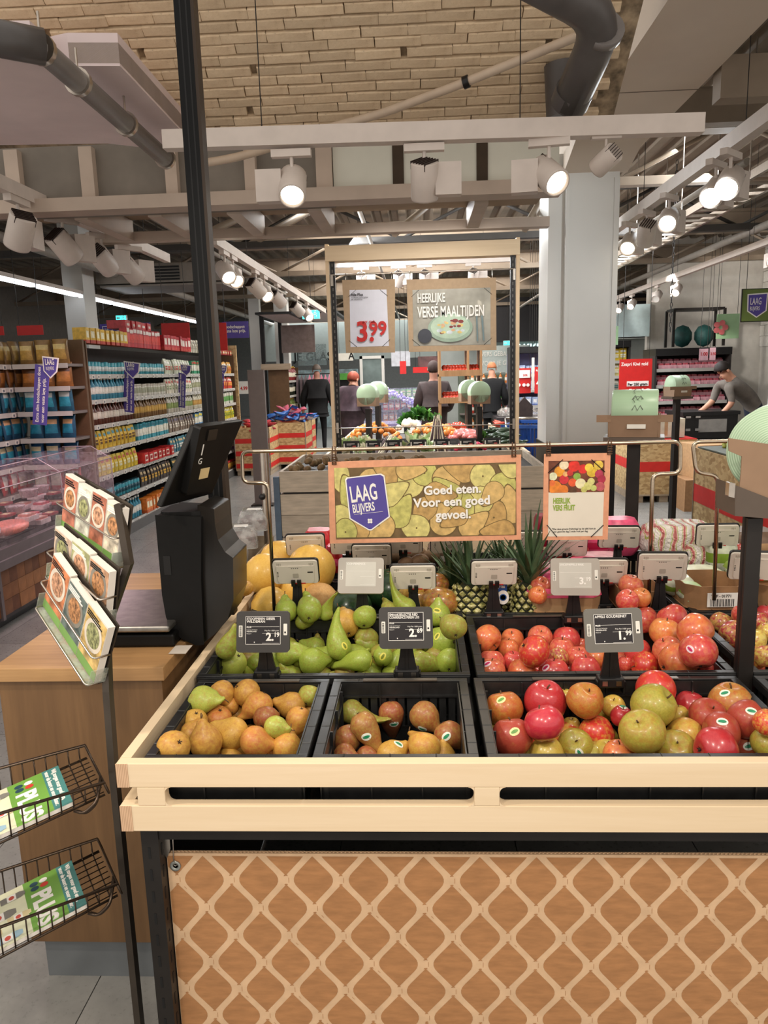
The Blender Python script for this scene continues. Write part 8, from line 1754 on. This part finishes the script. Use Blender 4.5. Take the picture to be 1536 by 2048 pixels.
# ================================================================ people
def skinned(name,verts,edges,radii,sub=1):
    me=bpy.data.meshes.new('tmp'); me.from_pydata(verts,edges,[]); o=bpy.data.objects.new('tmp',me); C.objects.link(o)
    md=o.modifiers.new('s','SKIN'); 
    for i,r in enumerate(radii): d=me.skin_vertices[0].data[i]; d.radius=r if hasattr(r,'__len__') else (r,r); d.use_root=(i==0)
    md.use_smooth_shade=True; sd=o.modifiers.new('u','SUBSURF'); sd.levels=sub; sd.render_levels=sub
    dg=bpy.context.evaluated_depsgraph_get(); dg.update(); r=bpy.data.meshes.new_from_object(o.evaluated_get(dg)); bpy.data.objects.remove(o); r.name=name; return r
def person(label,loc,yaw,J,mats_,rad=None,group=None,coat=None,hair=None,face=True,s=1.0):
    """J: joints pelvis,waist,chest,neck,head, (shoulder,elbow,wrist,hand)L/R, (hip,knee,ankle,toe)L/R"""
    names=['pelvis','waist','chest','neck','jaw','head']; E_=[(0,1),(1,2),(2,3),(3,4),(4,5)]; R=dict(pelvis=(.15,.11),waist=(.135,.10),chest=(.165,.115),neck=(.06,.06),jaw=(.065,.075),head=(.078,.094)); col=[2,1,1,0,0]
    for sd in 'LR':
        b=len(names); names+=['shoulder'+sd,'elbow'+sd,'wrist'+sd,'palm'+sd]; E_+=[(2,b),(b,b+1),(b+1,b+2),(b+2,b+3)]; col+=[1,1,1 if not J.get('short') else 0,0]
        R.update({'shoulder'+sd:(.065,.065),'elbow'+sd:(.045,.045),'wrist'+sd:(.028,.03),'palm'+sd:(.036,.018)})
        W_,Pm=V(J['wrist'+sd]),V(J['palm'+sd]); d=(Pm-W_).normalized(); side=d.cross(V(J.get('pn'+sd,(0,1,0)))).normalized(); nn_=side.cross(d)
        for f,(o_,L) in enumerate(((-.030,.062),(-.010,.074),(.010,.070),(.029,.055))):
            k=len(names); names+=['f%d%s'%(f,sd),'g%d%s'%(f,sd)]; a=Pm+side*o_+d*.03; J['f%d%s'%(f,sd)]=a+d*L*.5-nn_*.004; J['g%d%s'%(f,sd)]=a+d*L-nn_*.022; E_+=[(b+3,k),(k,k+1)]; col+=[0,0]; R['f%d%s'%(f,sd)]=(.0095,.0095); R['g%d%s'%(f,sd)]=(.0075,.0075)
        k=len(names); names+=['t'+sd,'u'+sd]; a=W_+(Pm-W_)*.5; J['t'+sd]=a+side*(.045 if sd=='L' else -.045)*1.0+d*.02; J['u'+sd]=J['t'+sd]+d*.04+side*(.01 if sd=='L' else -.01); E_+=[(b+2,k),(k,k+1)]; col+=[0,0]; R['t'+sd]=(.011,.011); R['u'+sd]=(.009,.009)
        b=len(names); names+=['hip'+sd,'knee'+sd,'ankle'+sd,'toe'+sd]; E_+=[(0,b),(b,b+1),(b+1,b+2),(b+2,b+3)]; col+=[2,2,2,3]
        R.update({'hip'+sd:(.095,.095),'knee'+sd:(.062,.062),'ankle'+sd:(.042,.045),'toe'+sd:(.04,.032)})
    if rad: R.update(rad)
    vs=[tuple(V(J[n])) for n in names]; me=skinned('body',vs,E_,[R[n] for n in names],1)
    for m_ in mats_: me.materials.append(m_)
    P_=[V(v) for v in vs]
    def near(c):
        best=9e9;bi=0
        for i,(a,b) in enumerate(E_):
            A,B=P_[a],P_[b]; ab=B-A; t_=max(0,min(1,(c-A).dot(ab)/max(ab.length_squared,1e-9))); d=(c-A-ab*t_).length-.5*(R[names[a]][0]*(1-t_)+R[names[b]][0]*t_)
            if d<best: best=d;bi=i
        return bi
    for p in me.polygons: p.material_index=col[near(p.center)]
    t=thing('person',label,'person',loc,(0,0,yaw),group); t.scale=(s,s,s); o=bpy.data.objects.new('body',me); C.objects.link(o); o.parent=t
    H=V(J['head']); up_=(H-V(J['neck'])).normalized(); fwd=V(J.get('look',(0,1,0))); fwd=(fwd-up_*fwd.dot(up_)).normalized(); F=frame(H,fwd.cross(up_),fwd)   # x right-ish, y forward, z up?
    sd=up_.cross(fwd).normalized(); M=Matrix((sd,fwd,up_)).transposed().to_4x4(); M.translation=H
    if hair:
        m=MB(); 
        for i in range(9):
            pass
        n=16; vs_=[];fs_=[]
        for i in range(8):
            ph=PI*.5*i/7*hair.get('drop',1.15)
            for k in range(n):
                th=2*PI*k/n; front=max(0,math.sin(th)); ph2=ph*(1-.42*front*hair.get('open',1)); vs_.append((math.cos(th)*math.sin(ph2)*.084,math.sin(th)*math.sin(ph2)*.102-.010,math.cos(ph2)*.098+.024))
        for i in range(7):
            for k in range(n): fs_.append((i*n+k,i*n+(k+1)%n,(i+1)*n+(k+1)%n,(i+1)*n+k))
        m.add(vs_,fs_,0,True,M); m.add([v for v in vs_[:n]],[tuple(range(n))],0,True,M); h=m.build('hair',[hair['mat']],t); sl=h.modifiers.new('t','SOLIDIFY'); sl.thickness=.012; sl.offset=0
    if face:
        m=MB(); 
        for s_ in (-1,1): m.ball((s_*.03,.088,-.005),(.006,.004,.004),8,0,M)
        m.build('eyes',[INK],t); m=MB(); m.add([(0,.094,.01),(-.014,.088,-.035),(.014,.088,-.035),(0,.118,-.032)],[(0,1,3),(0,3,2),(1,2,3)],0,True,M); m.build('nose',[mats_[0]],t)
        m=MB(); m.ball((0,.087,-.06),(.024,.006,.006),8,0,M); m.build('mouth',[mat('lips',(150,86,76),.5)],t)
        m=MB()
        for s_ in (-1,1): m.ball((s_*.082,.0,-.01),(.012,.02,.03),8,0,M)
        m.build('ears',[mats_[0]],t)
    if coat:
        cn=['pelvis','waist','chest','neck','shoulderL','elbowL','wristL','shoulderR','elbowR','wristR']; idx={n:i for i,n in enumerate(cn)}; hem=V(J['pelvis'])+V(coat.get('hem',(0,0,-.15))); vs_=[tuple(V(J[n])) for n in cn]+[tuple(hem)]
        e=[(0,1),(1,2),(2,3),(2,4),(4,5),(5,6),(2,7),(7,8),(8,9),(0,10)]; g=coat.get('g',1); rd=[(.19*g,.15*g),(.18*g,.145*g),(.19*g,.145*g),(.085,.085),(.095*g,.095*g),(.075*g,.075*g),(.055*g,.055*g),(.095*g,.095*g),(.075*g,.075*g),(.055*g,.055*g),(.19*g,.15*g)]
        c_=skinned('coat',vs_,e,rd,1); c_.materials.append(coat['mat']); o=bpy.data.objects.new('coat',c_); C.objects.link(o); o.parent=t
    return t
def stand(**k):
    J=dict(pelvis=(0,0,.94),waist=(0,0,1.12),chest=(0,.0,1.34),neck=(0,.02,1.50),jaw=(0,.03,1.58),head=(0,.03,1.69),
     shoulderL=(-.18,0,1.42),elbowL=(-.25,-.02,1.14),wristL=(-.26,.05,.90),palmL=(-.26,.07,.82),shoulderR=(.18,0,1.42),elbowR=(.25,-.02,1.14),wristR=(.26,.05,.90),palmR=(.26,.07,.82),
     hipL=(-.09,0,.88),kneeL=(-.10,.02,.49),ankleL=(-.11,-.02,.09),toeL=(-.12,.12,.035),hipR=(.09,0,.88),kneeR=(.10,.02,.49),ankleR=(.11,-.02,.09),toeR=(.12,.12,.035),pnL=(1,0,0),pnR=(-1,0,0))
    J.update(k); return J
SKN=mat('skin_tone',(206,150,122),.5,var=.05); SKD=mat('skin_shade',(170,120,100),.5,var=.05); BLK=mat('cloth_black',(16,15,16),.85,var=.2); JNS=mat('jeans_navy',(32,40,58),.8,var=.15); SHOE=mat('shoe_dark',(28,26,26),.6)
HB=mat('hair_brown',(30,20,15),.6,var=.2); HG=mat('hair_grey',(104,92,82),.6,var=.2); HR=mat('hair_red',(150,66,44),.6,var=.2); HGI=mat('hair_ginger',(176,110,70),.6,var=.2)
p=at(640,905,Z=0); person('person in black coat and trousers seen from behind, walking down the middle aisle',(p.x,p.y,0),.02,stand(kneeR=(.10,.10,.50),ankleR=(.10,.02,.12),toeR=(.1,.13,.05),kneeL=(-.09,-.03,.49),ankleL=(-.1,-.14,.10),toeL=(-.1,-.01,.035),wristL=(-.31,.04,.92),palmL=(-.32,.05,.84),elbowL=(-.29,0,1.15),elbowR=(.28,0,1.15),wristR=(.31,.05,.92),palmR=(.32,.06,.84)),[SKD,BLK,BLK,SHOE],coat=dict(mat=BLK,g=1.12,hem=(0,0,-.12)),hair=dict(mat=HG,drop=1.1,open=.1))
p=at(703,790,Y=11.2); person('woman in dark puffer coat with red hair and raised hand behind the left bag rolls',(p.x,11.2,0),math.radians(-125+90),stand(wristL=(-.12,.30,1.12),palmL=(-.08,.37,1.12),elbowL=(-.24,.06,1.12),wristR=(.12,.30,1.10),palmR=(.08,.36,1.10),elbowR=(.24,.06,1.10),head=(0,.06,1.60),jaw=(0,.06,1.50),neck=(0,.02,1.44),look=(0,1,-.3)),[SKN,mat('puffer',(74,56,62),.7,var=.25,scale=8),BLK,SHOE],coat=dict(mat=mat('puffer',(74,56,62),.7,var=.25,scale=8),g=1.08,hem=(0,0,-.35)),hair=dict(mat=HR,drop=1.35,open=.7),s=.95)
p=at(868,800,Y=9.4); person('person in long dark brown hooded coat seen from behind at the tall shelf',(p.x*1.19,11.2,0),.1,stand(wristR=(.2,.25,1.05),palmR=(.18,.3,1.05),wristL=(-.2,.25,1.05),palmL=(-.18,.3,1.05)),[SKD,mat('coat_brown',(58,44,42),.8,var=.15),JNS,SHOE],coat=dict(mat=mat('coat_brown',(58,44,42),.8,var=.15),g=1.12,hem=(0,0,-.3)),hair=dict(mat=mat('hood_brown',(64,48,44),.8),drop=1.6,open=.1),s=.97)
p=at(984,780,Y=14.0); person('person with ginger hair in black jacket seen from behind near the bakery',(p.x,14.0,0),.0,stand(wristR=(.28,.2,1.0),palmR=(.28,.27,1.0)),[SKN,BLK,BLK,SHOE],coat=dict(mat=BLK,g=1.0,hem=(0,0,-.05)),hair=dict(mat=HGI,drop=1.1,open=.1),s=.96)
# employee leaning on the tote crates
SHT=mat('shirt_grey',(112,104,96),.8,var=.1); p=at(1500,800,Y=9.95)
hL=at(1402,832,Y=9.75); hR=at(1428,838,Y=9.72); sx=at(1508,846,Y=10.05).x; sy=10.05
def L_(v): return V((v.x-sx,v.y-sy,v.z))
hd=L_(at(1446,742,Y=9.85)); sh1=L_(at(1452,772,Y=9.75)); ch=L_(at(1480,775,Y=9.93)); nk=L_(at(1461,757,Y=9.88))
J=stand(pelvis=(.0,0,.92),waist=(-.03,0,1.08),chest=tuple(ch),neck=tuple(nk),jaw=tuple(nk.lerp(hd,.5)),head=tuple(hd),shoulderL=tuple(sh1+V((.03,.32,.02))),shoulderR=tuple(sh1+V((.02,.0,0))),
 wristL=tuple(L_(hL)+V((.06,.22,.03))),palmL=tuple(L_(hL)+V((-.02,.22,.0))),wristR=tuple(L_(hR)+V((.10,.02,.06))),palmR=tuple(L_(hR)+V((.02,0,.01))),look=(-.75,-.35,-.55),pnL=(0,0,1),pnR=(0,0,1),short=True,
 hipL=(.0,.09,.88),hipR=(.0,-.09,.88),kneeL=(.05,.10,.5),kneeR=(-.02,-.1,.5),ankleL=(.12,.1,.09),ankleR=(.03,-.1,.09),toeL=(-.02,.1,.035),toeR=(-.11,-.1,.035))
J['elbowL']=tuple((V(J['shoulderL'])+V(J['wristL']))*.5+V((.06,.03,-.04))); J['elbowR']=tuple((V(J['shoulderR'])+V(J['wristR']))*.5+V((.09,-.03,-.03)))
person('employee in grey shirt bending forward, both hands on the black tote crates',(sx,sy,0),0,J,[SKN,SHT,JNS,SHOE],hair=dict(mat=HB,drop=1.1,open=1.0),rad=dict(chest=(.16,.13),waist=(.14,.12),pelvis=(.14,.12)))
# ---- lettering becomes plain meshes
_f=[o for o in bpy.data.objects if o.type=='FONT']; _dg=bpy.context.evaluated_depsgraph_get(); _dg.update(); _n=[]
for o in _f: _n.append((o,bpy.data.meshes.new_from_object(o.evaluated_get(_dg))))
for o,me in _n:
    nm=o.name.split('.')[0]; q=bpy.data.objects.new(nm,me); C.objects.link(q); q.parent=o.parent; q.matrix_basis=o.matrix_basis.copy(); bpy.data.objects.remove(o)
